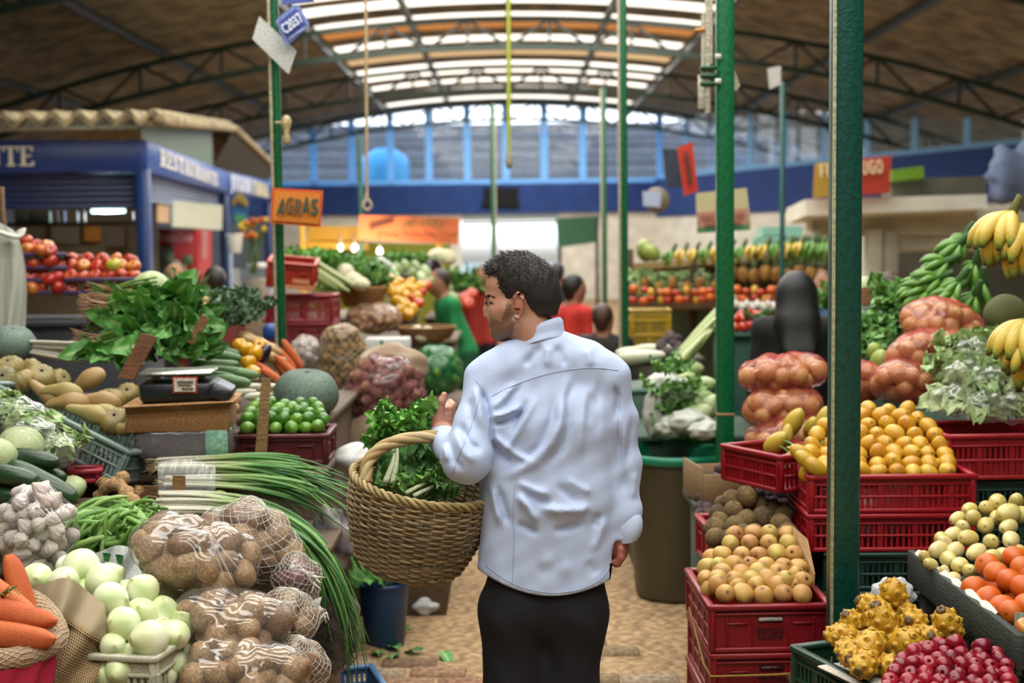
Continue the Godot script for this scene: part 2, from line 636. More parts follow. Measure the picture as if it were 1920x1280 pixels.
# ================================================================ poles, signs, kiosks
# flat board whose corners (photo pixels, clockwise from top left) lie at distance d; may differ per corner
func board(px: Array, d: Array, thick: float, hex: String, m: Material) -> ArrayMesh:
	var g := geo(hex)
	board_into(g, px, d, thick)
	return g.mesh(m)
func board_into(g: Geo, px: Array, d: Array, thick: float) -> void:
	var f := []
	for k in px.size():
		f.append(W(px[k].x, px[k].y, d[k % d.size()]))
	var nrm: Vector3 = (f[1] - f[0]).cross(f[2] - f[0]).normalized()
	if nrm.z < 0: nrm = -nrm
	var b := []
	for p in f: b.append(p - nrm * thick)
	for k in range(1, f.size() - 1):
		g.quad(f[0], f[k + 1], f[k], f[k]) if false else g.quad(f[0], f[k + 1], f[k], f[0])
		g.quad(b[0], b[k], b[k + 1], b[0])
	for k in f.size():
		var j := (k + 1) % f.size()
		g.quad(f[k], f[j], b[j], b[k])
func face_basis(a: Vector3, b: Vector3, c: Vector3) -> Basis:
	# x from a to b, y up from c to a
	var x := (b - a).normalized()
	var y := (a - c)
	y = (y - x * y.dot(x)).normalized()
	return Basis(x, y, x.cross(y))
# lettering on a board: centre pixel, distance, height in pixels, turn in the board's plane
func lettering(parent: Node3D, s: String, px: Vector2, d: float, h: float, hex: String, o := {}) -> MeshInstance3D:
	var m := mat(0.6, hex)
	m.vertex_color_use_as_albedo = false
	var t := text_mesh(s, h * d / F * 1.38, m, o.get("serif", false), o.get("bold", true), 0.006, o.get("italic", false))
	var l := part("lettering", t, parent)
	var bas: Basis = o.get("basis", face_basis(W(0, 0, d), W(100, 0, d), W(0, 100, d)))
	bas = bas * Basis(Vector3.BACK, deg_to_rad(o.get("turn", 0.0)))
	var wide: float = o.get("wide", 0.0)
	var k := 1.0
	if wide > 0.0: k = wide * d / F / t.get_aabb().size.x
	l.global_transform = Transform3D(bas * Basis.from_scale(Vector3(k, 1, 1)), W(px.x, px.y, d) + bas.z * o.get("lift", 0.008))
	return l

func green_pole(px: float, py: float, d: float, w: float, label: String, green: String, cream_side := 0, top := 6.0) -> Node3D:
	var p := W(px, py, d)
	top = minf(top, roof_y(p.x) - 0.1)
	var o := thing("market_pole", label, "pole", Vector3(p.x, 0, p.z))
	var g := geo(green)
	g.box(Vector3(0, top / 2, 0), Vector3(w, top, w), 0.008)
	part("post", g.mesh(M.paint), o)
	if cream_side:
		g = geo("cfc9a6")
		g.box(Vector3(cream_side * (w * 0.5 + w * 0.2), top / 2, 0.01), Vector3(w * 0.4, top, w * 0.5), 0.004)
		part("conduit", g.mesh(M.paint), o)
	g = geo("3a4a40")
	g.box(Vector3(0, 0.01, 0), Vector3(w * 2, 0.02, w * 2), 0.004)
	part("base_plate", g.mesh(M.metal_dark), o)
	return o

func hanging_cord(px0: float, px1: float, y1: float, d: float, hex: String, thick: float, label: String, called: String) -> Node3D:
	var b := W(px1, y1, d)
	var o := thing(called, label, "cord", b)
	var g := geo(hex)
	var top := W(px0, 0, d) - b
	top.y = roof_y(b.x) - b.y - 0.05
	g.tube(curve([Vector3.ZERO, top * 0.35 + Vector3(0.004, 0, 0), top * 0.7, top], 12), PackedFloat32Array([thick]), 6)
	part("cord", g.mesh(M.cloth), o)
	return o

func build_poles_and_signs() -> void:
	green_pole(519, 200, 6.8, 0.038, "green pole with cream edge carrying the orange handwritten sign", "0c6a3c", -1)
	var mid := green_pole(1359, 500, 6.4, 0.077, "bright green square pole beside the brown rubbish bin", "047a48")
	var near := green_pole(1583, 640, 4.25, 0.086, "thick dark green pole between the red crates and dragon fruit", "01564a")
	var g := geo("c9c99c")
	g.box(Vector3(-0.042, 2.4, 0.036), Vector3(0.008, 4.8, 0.02), 0.002)
	part("cream_edge", g.mesh(M.paint), near)  # narrow cream strip running down the left edge of the post
	g = geo("b98a5e")
	g.box(Vector3(0, at_height(1355, 6.4, 0).y + 0.98, 0), Vector3(0.082, 0.012, 0.082), 0.003)
	part("tape_band", g.mesh(M.cloth), mid)
	green_pole(1170, 300, 9.0, 0.044, "green pole with cream conduit near the yellow crate", "0a6b40", -1)
	green_pole(923, 300, 16.0, 0.045, "slim green pole in front of the dark screen", "1d6a48", 1, 3.35)
	green_pole(1133, 300, 14.0, 0.045, "slim green pole beside the dark green awning", "1d6a48", -1, 3.3)
	green_pole(1467, 300, 10.0, 0.034, "slim teal pole topped with a small white card", "1f5e58", 0, 2.9)
	green_pole(676, 340, 14.6, 0.045, "slim green pole at the end of the orange banner", "1d5a48", 0, 2.9)
	# conduits and junction boxes strapped to the middle pole
	var c := thing("conduit_bundle", "cream electrical conduits strapped to the bright green pole", "conduit", W(1332, 120, 6.3))
	for q in [[-0.032, -0.18, 0.22, 0.011], [-0.012, -0.2, 0.42, 0.013], [-0.038, -0.2, -0.05, 0.02], [-0.014, -0.22, -0.02, 0.016], [0.0, 0.0, 0.3, 0.011]]:
		g = geo("d6d2bd")
		g.tube(path([Vector3(q[0], q[1], 0), Vector3(q[0], (q[1] + q[2]) / 2, 0.003), Vector3(q[0], q[2], 0)]), PackedFloat32Array([q[3]]), 8)
		part("conduit", g.mesh(M.paint), c)
	for yy in [-0.02, -0.055, -0.09]:
		g = geo("1f5a36")
		g.box(Vector3(-0.012, yy, 0.012), Vector3(0.075, 0.022, 0.04), 0.006)
		part("strap", g.mesh(M.paint), c)
	for yy in [0.03, -0.08]:
		g = geo("e8e8e0")
		g.box(Vector3(0.03, yy, 0.03), Vector3(0.03, 0.022, 0.012), 0.003)
		part("clip", g.mesh(M.paint), c)
	g = geo("d08a2c")
	g.box(Vector3(-0.05, 0.15, 0.01), Vector3(0.05, 0.018, 0.02), 0.005)
	part("cable_tie", g.mesh(M.paint), c)
	single("plaster_scrap", board([Vector2(1377, 130), Vector2(1388, 160), Vector2(1380, 172), Vector2(1373, 165)], [6.35], 0.004, "c8c2a2", M.card), "small cream card scrap stuck on bright green pole", "card")
	# ---- boards and cards
	single("blank_card", board([Vector2(486, 30), Vector2(556, 95), Vector2(541, 139), Vector2(473, 73)], [6.72], 0.006, "d9ddd6", M.card), "blank white board hanging askew on cream edged pole", "board")
	var s := thing("stall_number_plaque", "tilted blue stall number plaque with white lettering", "sign")
	part("plate", board([Vector2(517, 40), Vector2(521, 33), Vector2(553, 8), Vector2(560, 9), Vector2(580, 43), Vector2(579, 50), Vector2(540, 84), Vector2(534, 82)], [6.66], 0.006, "7d8fd0", M.paint), s)
	part("panel", board([Vector2(523, 42), Vector2(555, 15), Vector2(574, 46), Vector2(540, 76)], [6.655], 0.004, "3346a0", M.paint), s)
	lettering(s, "C2037", Vector2(548, 45), 6.65, 19, "dfe6f5", {"turn": 37, "wide": 42})
	part("small_print", board([Vector2(540, 72), Vector2(572, 49), Vector2(574, 52), Vector2(542, 75)], [6.65], 0.003, "9fb0e4", M.paint), s)
	s = thing("upper_plaque", "blue plaque edge above the tilted stall number plaque", "sign")
	part("plate", board([Vector2(527, -40), Vector2(588, -44), Vector2(589, 2), Vector2(528, 9)], [6.68], 0.006, "4a5cb0", M.paint), s)
	s = thing("price_sign", "orange card sign with hand painted word AGRAS", "sign")
	part("card", board([Vector2(510, 352), Vector2(606, 357), Vector2(601, 426), Vector2(507, 418)], [6.7], 0.005, "e8642a", M.card), s)
	part("face", board([Vector2(515, 357), Vector2(601, 362), Vector2(597, 420), Vector2(511, 413)], [6.693], 0.003, "f0902f", M.card), s)
	for k in 5:
		lettering(s, "AGRAS"[k], Vector2(528 + k * 15.5, 389 - (k % 2) * 3), 6.69, 30, "1f4a3c" if k in [0, 3, 4] else "5a4a2c", {"turn": -10.0 + k * 2, "wide": 14})
	s = thing("fruit_seller_banner", "long orange banner with dark arched lettering over yellow awning", "sign")
	part("cloth", board([Vector2(674, 403), Vector2(862, 409), Vector2(858, 458), Vector2(673, 449)], [14.4], 0.01, "c4683c", M.cloth), s)
	part("dark_stripe", board([Vector2(692, 420), Vector2(735, 408), Vector2(737, 416), Vector2(694, 431)], [14.37], 0.01, "5a2a1c", M.cloth), s)
	for k in 7:
		lettering(s, "FR.DIDIR"[k], Vector2(759 + k * 11.5, 426 - 9 * sin(PI * (k + 1) / 8.0)), 14.37, 13, "3b4220", {"turn": 24 - k * 7})
	for q in [[706, 742], [750, 782], [788, 808], [816, 846]]:
		part("faded_print", board([Vector2(q[0], 438), Vector2(q[1], 440), Vector2(q[1], 446), Vector2(q[0], 444)], [14.37], 0.006, "bd5c30", M.cloth), s)
	s = thing("small_red_banner", "narrow red banner with dark vertical writing hanging askew", "sign")
	part("cloth", board([Vector2(1270, 277), Vector2(1298, 265), Vector2(1309, 358), Vector2(1283, 367)], [10.2], 0.01, "d8412b", M.cloth), s)
	g = geo("47301e")
	var zig := []
	for k in 13: zig.append(W(1286 + k * 0.75 + (4 if k % 2 else -4), 284 + k * 5.2, 10.16))
	g.tube(curve(zig, 50), PackedFloat32Array([0.008]), 6)
	part("brush_writing", g.mesh(M.paint), s)
	single("grey_tarp", board([Vector2(1243, 278), Vector2(1271, 280), Vector2(1284, 350), Vector2(1250, 350)], [10.5], 0.05, "3d4654", M.cloth), "dark grey folded tarp behind the narrow red banner", "tarp")
	s = thing("stall_poster", "pale poster with yellow and pink fruit panels by green pole", "poster")
	part("sheet", board([Vector2(1305, 362), Vector2(1400, 352), Vector2(1409, 430), Vector2(1307, 436)], [9.3], 0.01, "cfc593", M.card), s)
	part("pink_panel", board([Vector2(1306, 398), Vector2(1402, 390), Vector2(1404, 422), Vector2(1308, 428)], [9.28], 0.005, "c9917a", M.card), s)
	part("green_panel", board([Vector2(1307, 427), Vector2(1404, 421), Vector2(1405, 431), Vector2(1308, 437)], [9.27], 0.005, "4f8a58", M.card), s)
	for q in [[1314, 1340, 404], [1346, 1372, 402], [1378, 1396, 400], [1322, 1350, 416], [1358, 1390, 413]]:
		part("faded_print", board([Vector2(q[0], q[2]), Vector2(q[1], q[2] - 2), Vector2(q[1], q[2] + 5), Vector2(q[0], q[2] + 7)], [9.25], 0.004, "ad6a56", M.card), s)
	s = thing("juice_banner", "red and yellow fruit juice banner on white kiosk ledge", "sign")
	part("sheet", board([Vector2(1528, 306), Vector2(1672, 291), Vector2(1668, 362), Vector2(1524, 372)], [13.2], 0.01, "c9432f", M.card), s)
	part("yellow_panel", board([Vector2(1528, 306), Vector2(1570, 301), Vector2(1566, 368), Vector2(1524, 372)], [13.17], 0.004, "c9a03c", M.card), s)
	lettering(s, "JUGO", Vector2(1632, 314), 13.15, 26, "e2cfa4", {"wide": 48, "turn": 5})
	lettering(s, "FR", Vector2(1549, 320), 13.15, 24, "e0d0a0", {"wide": 26, "turn": 5})
	single("white_card", board([Vector2(1439, 128), Vector2(1464, 123), Vector2(1464, 158), Vector2(1443, 167)], [9.95], 0.006, "d8d4cc", M.card), "small white card at the top of slim teal pole", "card")
	s = thing("wall_screen", "dark flat screen mounted on the deep blue wall band", "screen")
	part("casing", board([Vector2(902, 348), Vector2(976, 348), Vector2(975, 392), Vector2(902, 392)], [40.6], 0.12, "0c0d10", M.card), s)
	part("glass", board([Vector2(906, 351), Vector2(972, 351), Vector2(971, 387), Vector2(906, 387)], [40.55], 0.03, "08090b", M.card), s)
	s = thing("wall_fan", "round beige wall fan with a blue and white label", "fan", W(1232, 375, 13.5))
	g = geo("8c8069")
	g.lathe(PackedVector2Array([Vector2(0.01, -0.05), Vector2(0.1, -0.04), Vector2(0.125, 0.0), Vector2(0.12, 0.04), Vector2(0.04, 0.06), Vector2(0.01, 0.06)]), 20)
	var fan := part("cage", g.mesh(M.paint), s)
	fan.rotation.x = PI / 2
	part("label_card", board([Vector2(1205, 358), Vector2(1240, 360), Vector2(1238, 388), Vector2(1206, 386)], [13.3], 0.006, "b9c4e0", M.card), s).global_transform = Transform3D()
	# ---- cords
	var cord := hanging_cord(956, 954, 286, 9.5, "c3cc52", 0.017, "yellow green cord with an empty lamp socket hanging over the aisle", "lamp_cord")
	g = geo("b9ad84")
	g.lathe(PackedVector2Array([Vector2(0.004, -0.1), Vector2(0.022, -0.095), Vector2(0.026, -0.05), Vector2(0.018, -0.03), Vector2(0.02, 0.0), Vector2(0.01, 0.03), Vector2(0.004, 0.035)]), 14)
	part("socket", g.mesh(M.paint), cord)
	g = geo("3c3a30")
	g.lathe(PackedVector2Array([Vector2(0.004, -0.108), Vector2(0.015, -0.108), Vector2(0.016, -0.092), Vector2(0.004, -0.092)]), 12)
	part("socket_mouth", g.mesh(M.paint), cord)
	cord = hanging_cord(691, 688, 372, 9.0, "c9b089", 0.011, "beige cord with a knotted end hanging beside the orange banner", "knotted_cord")
	g = geo("c8bb9c")
	g.tube(curve([Vector3(0, 0.03, 0), Vector3(-0.01, -0.01, 0), Vector3(-0.025, -0.05, 0.01), Vector3(0.0, -0.075, 0), Vector3(0.028, -0.045, 0), Vector3(0.005, -0.005, 0.01)], 16), PackedFloat32Array([0.012]), 7)
	part("knot", g.mesh(M.cloth), cord)
	g = geo("cdb98a")
	var ball_ := thing("hanging_gourd_hook", "cream moulded hook shaped like a gourd on cream edged pole", "hook", W(537, 245, 6.75))
	g.lathe(PackedVector2Array([Vector2(0.003, -0.07), Vector2(0.016, -0.06), Vector2(0.02, -0.035), Vector2(0.012, -0.01), Vector2(0.022, 0.02), Vector2(0.026, 0.05), Vector2(0.014, 0.07), Vector2(0.003, 0.074)]), 14)
	part("body", g.mesh(M.paint), ball_)
	g = geo("cdb98a")
	g.box(Vector3(-0.035, 0.04, 0), Vector3(0.04, 0.012, 0.012), 0.003)
	part("arm", g.mesh(M.paint), ball_)

func build_kiosks() -> void:
	# ---- blue restaurant kiosk
	var C := at_height(283, 13, 0)
	var L := at_height(-190, 12.7, 0)
	var E := at_height(428, 20, 0)
	var E2 := at_height(508, 24.5, 0)
	var LB := L + (E2 - C)
	var k := thing("restaurant_kiosk", "blue restaurant kiosk with corrugated roof and white lettering", "kiosk")
	var U := Vector3.UP
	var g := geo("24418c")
	g.bar(L + U * 2.6, C + U * 2.6, 0.1, 0.29, 0.01)
	part("fascia", g.mesh(M.paint), k)
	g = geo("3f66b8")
	g.bar(C + U * 2.6, E + U * 2.66, 0.1, 0.29, 0.01)
	g.bar(E + U * 2.66, E2 + U * 2.7, 0.1, 0.3, 0.01)
	part("fascia", g.mesh(M.paint), k)
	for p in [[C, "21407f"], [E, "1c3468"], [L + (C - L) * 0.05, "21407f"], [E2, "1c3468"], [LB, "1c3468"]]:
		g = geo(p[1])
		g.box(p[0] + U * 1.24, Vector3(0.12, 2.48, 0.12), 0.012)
		part("post", g.mesh(M.paint), k)
	# roller shutter boxes under the fascia: slats
	for j in 6:
		g = geo("1b2c5e")
		g.bar(L + U * (2.42 - j * 0.055) - Vector3(0, 0, 0.06), C + U * (2.42 - j * 0.055) - Vector3(0, 0, 0.06), 0.03, 0.048, 0.012)
		part("shutter_slat", g.mesh(M.paint), k)
		g = geo("8796b4")
		g.bar(C + U * (2.44 - j * 0.045) - Vector3(0.08, 0, 0.1), E + U * (2.47 - j * 0.045) - Vector3(0.08, 0, 0), 0.03, 0.04, 0.012)
		part("shutter_slat", g.mesh(M.paint), k)
	# counters, back wall, shelf
	g = geo("1f3566")
	g.bar(L + U * 0.5 - Vector3(0, 0, 0.2), C + U * 0.5 - Vector3(0, 0, 0.2), 0.3, 1.0, 0.01)
	g.bar(E + U * 0.5, E2 + U * 0.5, 0.2, 1.0, 0.01)
	part("counter", g.mesh(M.paint), k)
	g = geo("6b5b44")
	g.bar(L + U * 1.3 - Vector3(0, 0, 3.2), C + U * 1.3 - Vector3(0.7, 0, 3.2), 0.08, 2.6)
	part("inner_wall", g.mesh(M.wall), k)
	g = geo("3a2a1c")
	g.bar(L + U * 2.0 - Vector3(0, 0, 1.3), C + U * 2.0 - Vector3(0.4, 0, 1.3), 0.3, 0.04, 0.005)
	part("shelf", g.mesh(M.wood), k)
	# roof: corrugated sheet front, plain back slope, gable infill
	g = geo("b9a77e")
	var p := PackedVector3Array()
	var nw := 90
	var A0 := L + U * 2.86 + Vector3(0, 0, 0.35)
	var A1 := C + U * 2.9 + Vector3(0.25, 0, 0.35)
	var B0 := L + (E - C) + U * 3.4
	var B1 := E + U * 3.42 + Vector3(0.15, 0, 0)
	var C0 := LB + U * 3.1
	var C1 := E2 + U * 3.08 + Vector3(0.15, 0, 0)
	for side in 2:
		for row in [[A0, A1], [B0, B1], [C0, C1]]:
			for j in nw + 1:
				var t := float(j) / nw
				p.append(row[0].lerp(row[1], t) + U * (0.045 * sin(t * 11.5 * TAU) + (0.0 if side == 0 else 0.06)))
		g.grid(p, nw + 1, 3, false, PackedColorArray(), side == 1)
		p = PackedVector3Array()
	for j in nw + 1:
		var t := float(j) / nw
		p.append(A0.lerp(A1, t) + U * 0.045 * sin(t * 11.5 * TAU))
	for j in nw + 1: p.append(p[j] + U * 0.06)
	g.grid(p, nw + 1, 2)
	g.bar(A1 + U * 0.0, B1, 0.12, 0.1, 0.02)
	g.bar(B1, C1, 0.14, 0.1, 0.02)
	part("corrugated_roof", g.mesh(mat(0.9, "ffffff", 1.0, blotch_tex, 0.4)), k)
	g = geo("6a7f5c")
	var e1 := C + U * 2.76
	var e2 := C.lerp(E, 0.82) + U * 2.8
	g.quad(e1, e2, C.lerp(E, 0.82) + U * 3.3, C + U * 2.9)
	part("gable_panel", g.mesh(M.paint), k)
	g = geo("4a4640")
	g.quad(e2, E2 + U * 2.86, C1 - U * 0.05, B1 - U * 0.05)
	part("gable_mesh", g.mesh(M.wall), k)
	# lettering
	var bf := face_basis(L + U, C + U, L)
	var t1 := lettering(k, "RESTAURANTE", Vector2(0, 0), 13, 36, "e4dcc4", {"serif": true, "italic": true, "basis": bf, "wide": 330})
	t1.global_position = C + U * 2.6 - bf.x * 1.78 + bf.z * 0.06
	var bs := face_basis(C + U, E + U, C)
	var t2 := lettering(k, "RESTAURANTE", Vector2(0, 0), 13, 33, "e9e4e0", {"serif": true, "basis": bs})
	t2.global_transform = Transform3D(bs * Basis.from_scale(Vector3(5.1 / t2.mesh.get_aabb().size.x, 1, 1)), C.lerp(E, 0.46) + U * 2.63 + bs.z * 0.06)
	var be := face_basis(E + U, E2 + U, E)
	for q in [["JUGOS", 0.28, "e4e8f0", 1.9], ["CORSAL", 0.74, "ded2a4", 1.9]]:
		var t3 := lettering(k, q[0], Vector2(0, 0), 17, 33, q[2], {"serif": true, "basis": be})
		t3.global_transform = Transform3D(be * Basis.from_scale(Vector3(q[3] / t3.mesh.get_aabb().size.x, 1, 1)), E.lerp(E2, q[1]) + U * 2.67 + be.z * 0.06)
	# panels inside the side opening
	single("menu_board", board([Vector2(320, 376), Vector2(413, 385), Vector2(412, 431), Vector2(322, 425)], [15.2, 18.4, 18.4, 15.2], 0.03, "cfd0b8", M.card), "cream menu board hung in the kiosk's side opening", "board")
	single("menu_poster", board([Vector2(292, 376), Vector2(314, 378), Vector2(314, 418), Vector2(292, 416)], [14.2, 15.0, 15.0, 14.2], 0.02, "cfa882", M.card), "peach poster beside the blue corner post of the kiosk", "poster")
	var sh := thing("emblem_shield", "gold blue and green shield emblem on the kiosk's end post", "sign")
	part("shield", board([Vector2(435, 360), Vector2(464, 362), Vector2(464, 418), Vector2(435, 420)], [19.6], 0.02, "3f74b0", M.paint), sh)
	part("gold_chevron", board([Vector2(436, 376), Vector2(449, 357), Vector2(464, 377), Vector2(464, 388), Vector2(449, 373), Vector2(436, 388)], [19.55], 0.02, "c6a34c", M.paint), sh)
	part("green_field", board([Vector2(440, 402), Vector2(460, 402), Vector2(458, 420), Vector2(442, 420)], [19.5], 0.02, "5fae78", M.paint), sh)
	# lamp tube inside
	var lamp := thing("fluorescent_tube", "white fluorescent tube glowing inside the blue kiosk", "lamp", W(203, 395, 14.2))
	g = Geo.new()
	g.tube(path([Vector3(-0.17, 0, 0), Vector3(0, 0, 0), Vector3(0.17, 0.0, 0)]), PackedFloat32Array([0.022]), 10)
	part("tube", g.mesh(lamp_mat("d8f4f4", 2.2)), lamp)
	g = geo("c8d0d0")
	g.box(Vector3(0, 0.04, 0), Vector3(0.4, 0.03, 0.05), 0.005)
	part("fitting", g.mesh(M.paint), lamp)
	var ol := OmniLight3D.new()
	ol.name = "tube_glow"; ol.light_color = Color("e4f8ff"); ol.light_energy = 0.8; ol.light_size = 0.1; ol.omni_range = 30; ol.omni_attenuation = 2.0; ol.shadow_enabled = true
	ol.position = Vector3(0, -0.06, 0)
	lamp.add_child(ol)
	# goods on the kiosk shelf and wall
	var goods := [["tin", "a9c0b8", 30, 58], ["tin", "9fb4a8", 62, 94], ["bottle", "b8b0b8", 104, 110], ["bottle", "7f8cb0", 117, 123], ["bottle", "a8a8b0", 140, 147], ["bottle", "8c7f78", 154, 160], ["carton", "c77a2a", 252, 270]]
	for q in goods:
		var a := W(q[2], 408, 14.05)
		var b := W(q[3], 390, 14.05)
		g = geo(q[1])
		var w: float = b.x - a.x
		if q[0] == "bottle":
			g.lathe(PackedVector2Array([Vector2(0.001, 0), Vector2(w / 2, 0), Vector2(w / 2, 0.09), Vector2(w / 5, 0.12), Vector2(w / 5, 0.15), Vector2(0.001, 0.15)]), 10)
		else:
			g.box(Vector3(0, 0.06, 0), Vector3(w, 0.12, 0.1), 0.01)
		single("shelf_" + q[0], g.mesh(M.paint), "%s standing on the shelf inside the blue kiosk" % ("pale square tin" if q[0] == "tin" else "small bottle" if q[0] == "bottle" else "orange carton"), q[0], Transform3D(Basis(), Vector3((a.x + b.x) / 2, 2.02, a.z)), "goods on the kiosk shelf")
	for q in [["b56f18", 158, 420, 188, 452, "amber framed poster"], ["7a6a54", 96, 420, 146, 456, "brown framed picture"], ["6a5446", 200, 424, 232, 462, "dark red menu card"]]:
		single("wall_picture", board([Vector2(q[1], q[2]), Vector2(q[3], q[2]), Vector2(q[3], q[4]), Vector2(q[1], q[4])], [15.6], 0.03, q[0], M.card), q[5] + " on the kiosk's inner wall", "picture")
	# red drinks fridge
	var fr := thing("drinks_fridge", "red drinks fridge with white script header inside the kiosk", "fridge")
	part("header", board([Vector2(297, 428), Vector2(372, 432), Vector2(372, 460), Vector2(297, 459)], [16.6], 0.5, "a81420", M.paint), fr)
	lettering(fr, "Coca-Cola", Vector2(330, 445), 16.55, 17, "d9a0a0", {"serif": true, "italic": true, "wide": 62})
	part("side", board([Vector2(371, 430), Vector2(397, 432), Vector2(396, 560), Vector2(373, 562)], [16.55, 17.2, 17.2, 16.55], 0.3, "cc2226", M.paint), fr)
	part("side_stripe", board([Vector2(379, 432), Vector2(388, 432), Vector2(386, 486), Vector2(379, 484)], [16.7], 0.02, "d8a8a0", M.paint), fr)
	part("door_frame", board([Vector2(297, 460), Vector2(372, 460), Vector2(374, 660), Vector2(298, 660)], [16.62], 0.4, "7a6a64", M.paint), fr)
	part("door_glass", board([Vector2(300, 468), Vector2(366, 468), Vector2(367, 640), Vector2(301, 640)], [16.58], 0.02, "6a7866", M.paint), fr)
	for q in [[318, 486, "6b7a58"], [342, 505, "a05c30"], [330, 530, "8c6a44"], [352, 488, "58704c"]]:
		g = geo(q[2])
		g.box(W(q[0], q[1], 16.5), Vector3(0.11, 0.12, 0.05), 0.01)
		part("bottle_row", g.mesh(M.paint), fr)
	# flower pot on a stand
	var st := thing("plant_stand", "slim grey steel stand under the white flower pot", "stand", at_height(440, 15, 0))
	g = geo("8f9cb0")
	var ph := W(440, 474, 15).y
	g.box(Vector3(0, ph / 2, 0), Vector3(0.04, ph, 0.04), 0.006)
	part("post", g.mesh(M.metal_dark), st)
	g = geo("8f9cb0")
	g.box(Vector3(0, 0.015, 0), Vector3(0.3, 0.03, 0.3), 0.006)
	part("foot", g.mesh(M.metal_dark), st)
	var pot := thing("flower_pot", "white flower pot on slim grey stand by the kiosk", "pot", at_height(441, 15, ph))
	g = geo("dcdad2")
	g.lathe(PackedVector2Array([Vector2(0.005, 0), Vector2(0.065, 0), Vector2(0.088, 0.19), Vector2(0.095, 0.19), Vector2(0.095, 0.205), Vector2(0.08, 0.205), Vector2(0.07, 0.17), Vector2(0.005, 0.17)]), 18)
	part("pot", g.mesh(M.paint), pot)
	var bq := thing("flower_bouquet", "bunch of yellow and orange flowers beside the white pot", "flowers", W(474, 470, 15.3))
	for j in 22:
		g = geo(["e8b41c", "d9821c", "c2521c", "eac63a"][j % 4])
		var fp := Vector3(rnd(-0.15, 0.16), rnd(0.14, 0.34), rnd(-0.1, 0.1))
		var fq := ball(func(dd: Vector3): return [dd * (0.035 + 0.012 * sin(6 * atan2(dd.x, dd.y))) * Vector3(1, 0.8, 1), g.col], 12, 7)
		part("flower", fq.mesh(M.matte), bq, fp)
	g = geo("4c6a2c")
	for j in 14:
		g.tube(curve([Vector3(rnd(-0.03, 0.03), -0.25, 0), Vector3(rnd(-0.06, 0.06), 0, rnd(-0.05, 0.05)), Vector3(rnd(-0.14, 0.14), 0.22, rnd(-0.1, 0.1))], 6), PackedFloat32Array([0.008]), 5)
	part("stems", g.mesh(M.leaf), bq)
	# glass cabinet and jar beside the kiosk
	var cab := thing("glass_cabinet", "glass snack cabinet with wooden goods beside the kiosk", "cabinet", at_height(483, 16, 0))
	g = geo("8c7a64")
	g.box(Vector3(0, 0.75, 0), Vector3(0.42, 0.5, 0.4), 0.01)
	g.box(Vector3(0, 0.25, 0), Vector3(0.38, 0.5, 0.36), 0.01)
	part("base", g.mesh(M.wood), cab)
	g = Geo.new()
	g.box(Vector3(0, 1.25, 0), Vector3(0.42, 0.5, 0.4))
	part("glass_box", g.mesh(M.glass), cab)
	g = geo("e8e6dc")
	g.box(Vector3(0.03, 1.53, 0), Vector3(0.2, 0.06, 0.2), 0.02)
	part("lid", g.mesh(M.paint), cab)
	g = geo("9a8a72")
	g.box(Vector3(0.03, 1.2, 0), Vector3(0.2, 0.38, 0.2), 0.03)
	part("contents", g.mesh(M.matte), cab)
	# ---- white kiosk
	var D := 14.0
	var wk := thing("white_kiosk", "cream walled kiosk with projecting ledge and dark serving hatch", "kiosk")
	g = geo("e2decb")
	board_into(g, [Vector2(1509, 374), Vector2(1851, 364), Vector2(1851, 391), Vector2(1511, 404)], [13.4], 0.9)
	part("ledge", g.mesh(M.wall), wk)
	g = geo("d8d5c0")
	board_into(g, [Vector2(1522, 404), Vector2(2060, 388), Vector2(2060, 440), Vector2(1522, 440)], [D], 0.3)
	part("lintel", g.mesh(M.wall), wk)
	g = geo("d0cdb8")
	board_into(g, [Vector2(1640, 440), Vector2(2060, 436), Vector2(2060, 470), Vector2(1640, 468)], [D + 0.1], 0.3)
	part("hatch_head", g.mesh(M.wall), wk)
	for q in [[1517, 1540, "dcd8c4"], [1624, 1652, "dcd8c4"], [1655, 1682, "b8b59e"]]:
		g = geo(q[2])
		var a := W(q[0], 430, D - 0.05)
		var b := W(q[1], 430, D - 0.05)
		g.box(Vector3((a.x + b.x) / 2, a.y / 2, a.z), Vector3(b.x - a.x, a.y, 0.14), 0.01)
		part("pillar", g.mesh(M.wall), wk)
	g = geo("5c5a4e")
	board_into(g, [Vector2(1640, 440), Vector2(2060, 440), Vector2(2060, 800), Vector2(1640, 800)], [D + 1.6], 0.1)
	part("inner_wall", g.mesh(M.wall), wk)
	g = geo("5a5b4e")
	board_into(g, [Vector2(1672, 336), Vector2(1850, 330), Vector2(1850, 366), Vector2(1672, 370)], [D + 0.3], 0.4)
	part("roof_clutter_box", g.mesh(M.wall), wk)
	single("green_awning", board([Vector2(1672, 318), Vector2(1732, 311), Vector2(1733, 333), Vector2(1672, 339)], [D + 0.1], 0.3, "6f9a24", M.paint), "lime green awning strip above the white kiosk ledge", "awning")
	g = geo("6a7690")
	var shp := ball(func(dd: Vector3): return [dd * Vector3(0.34, 0.3, 0.2) * (1.0 + 0.12 * sin(dd.x * 9.0) + 0.08 * sin(dd.y * 13.0 + dd.x * 5.0)), lin("7280a0")], 28, 18)
	single("bundled_sheet", shp.mesh(M.cloth), "blue grey bundled sheet lying on top of white kiosk", "sheet", Transform3D(Basis(), W(1912, 330, 13.2)))
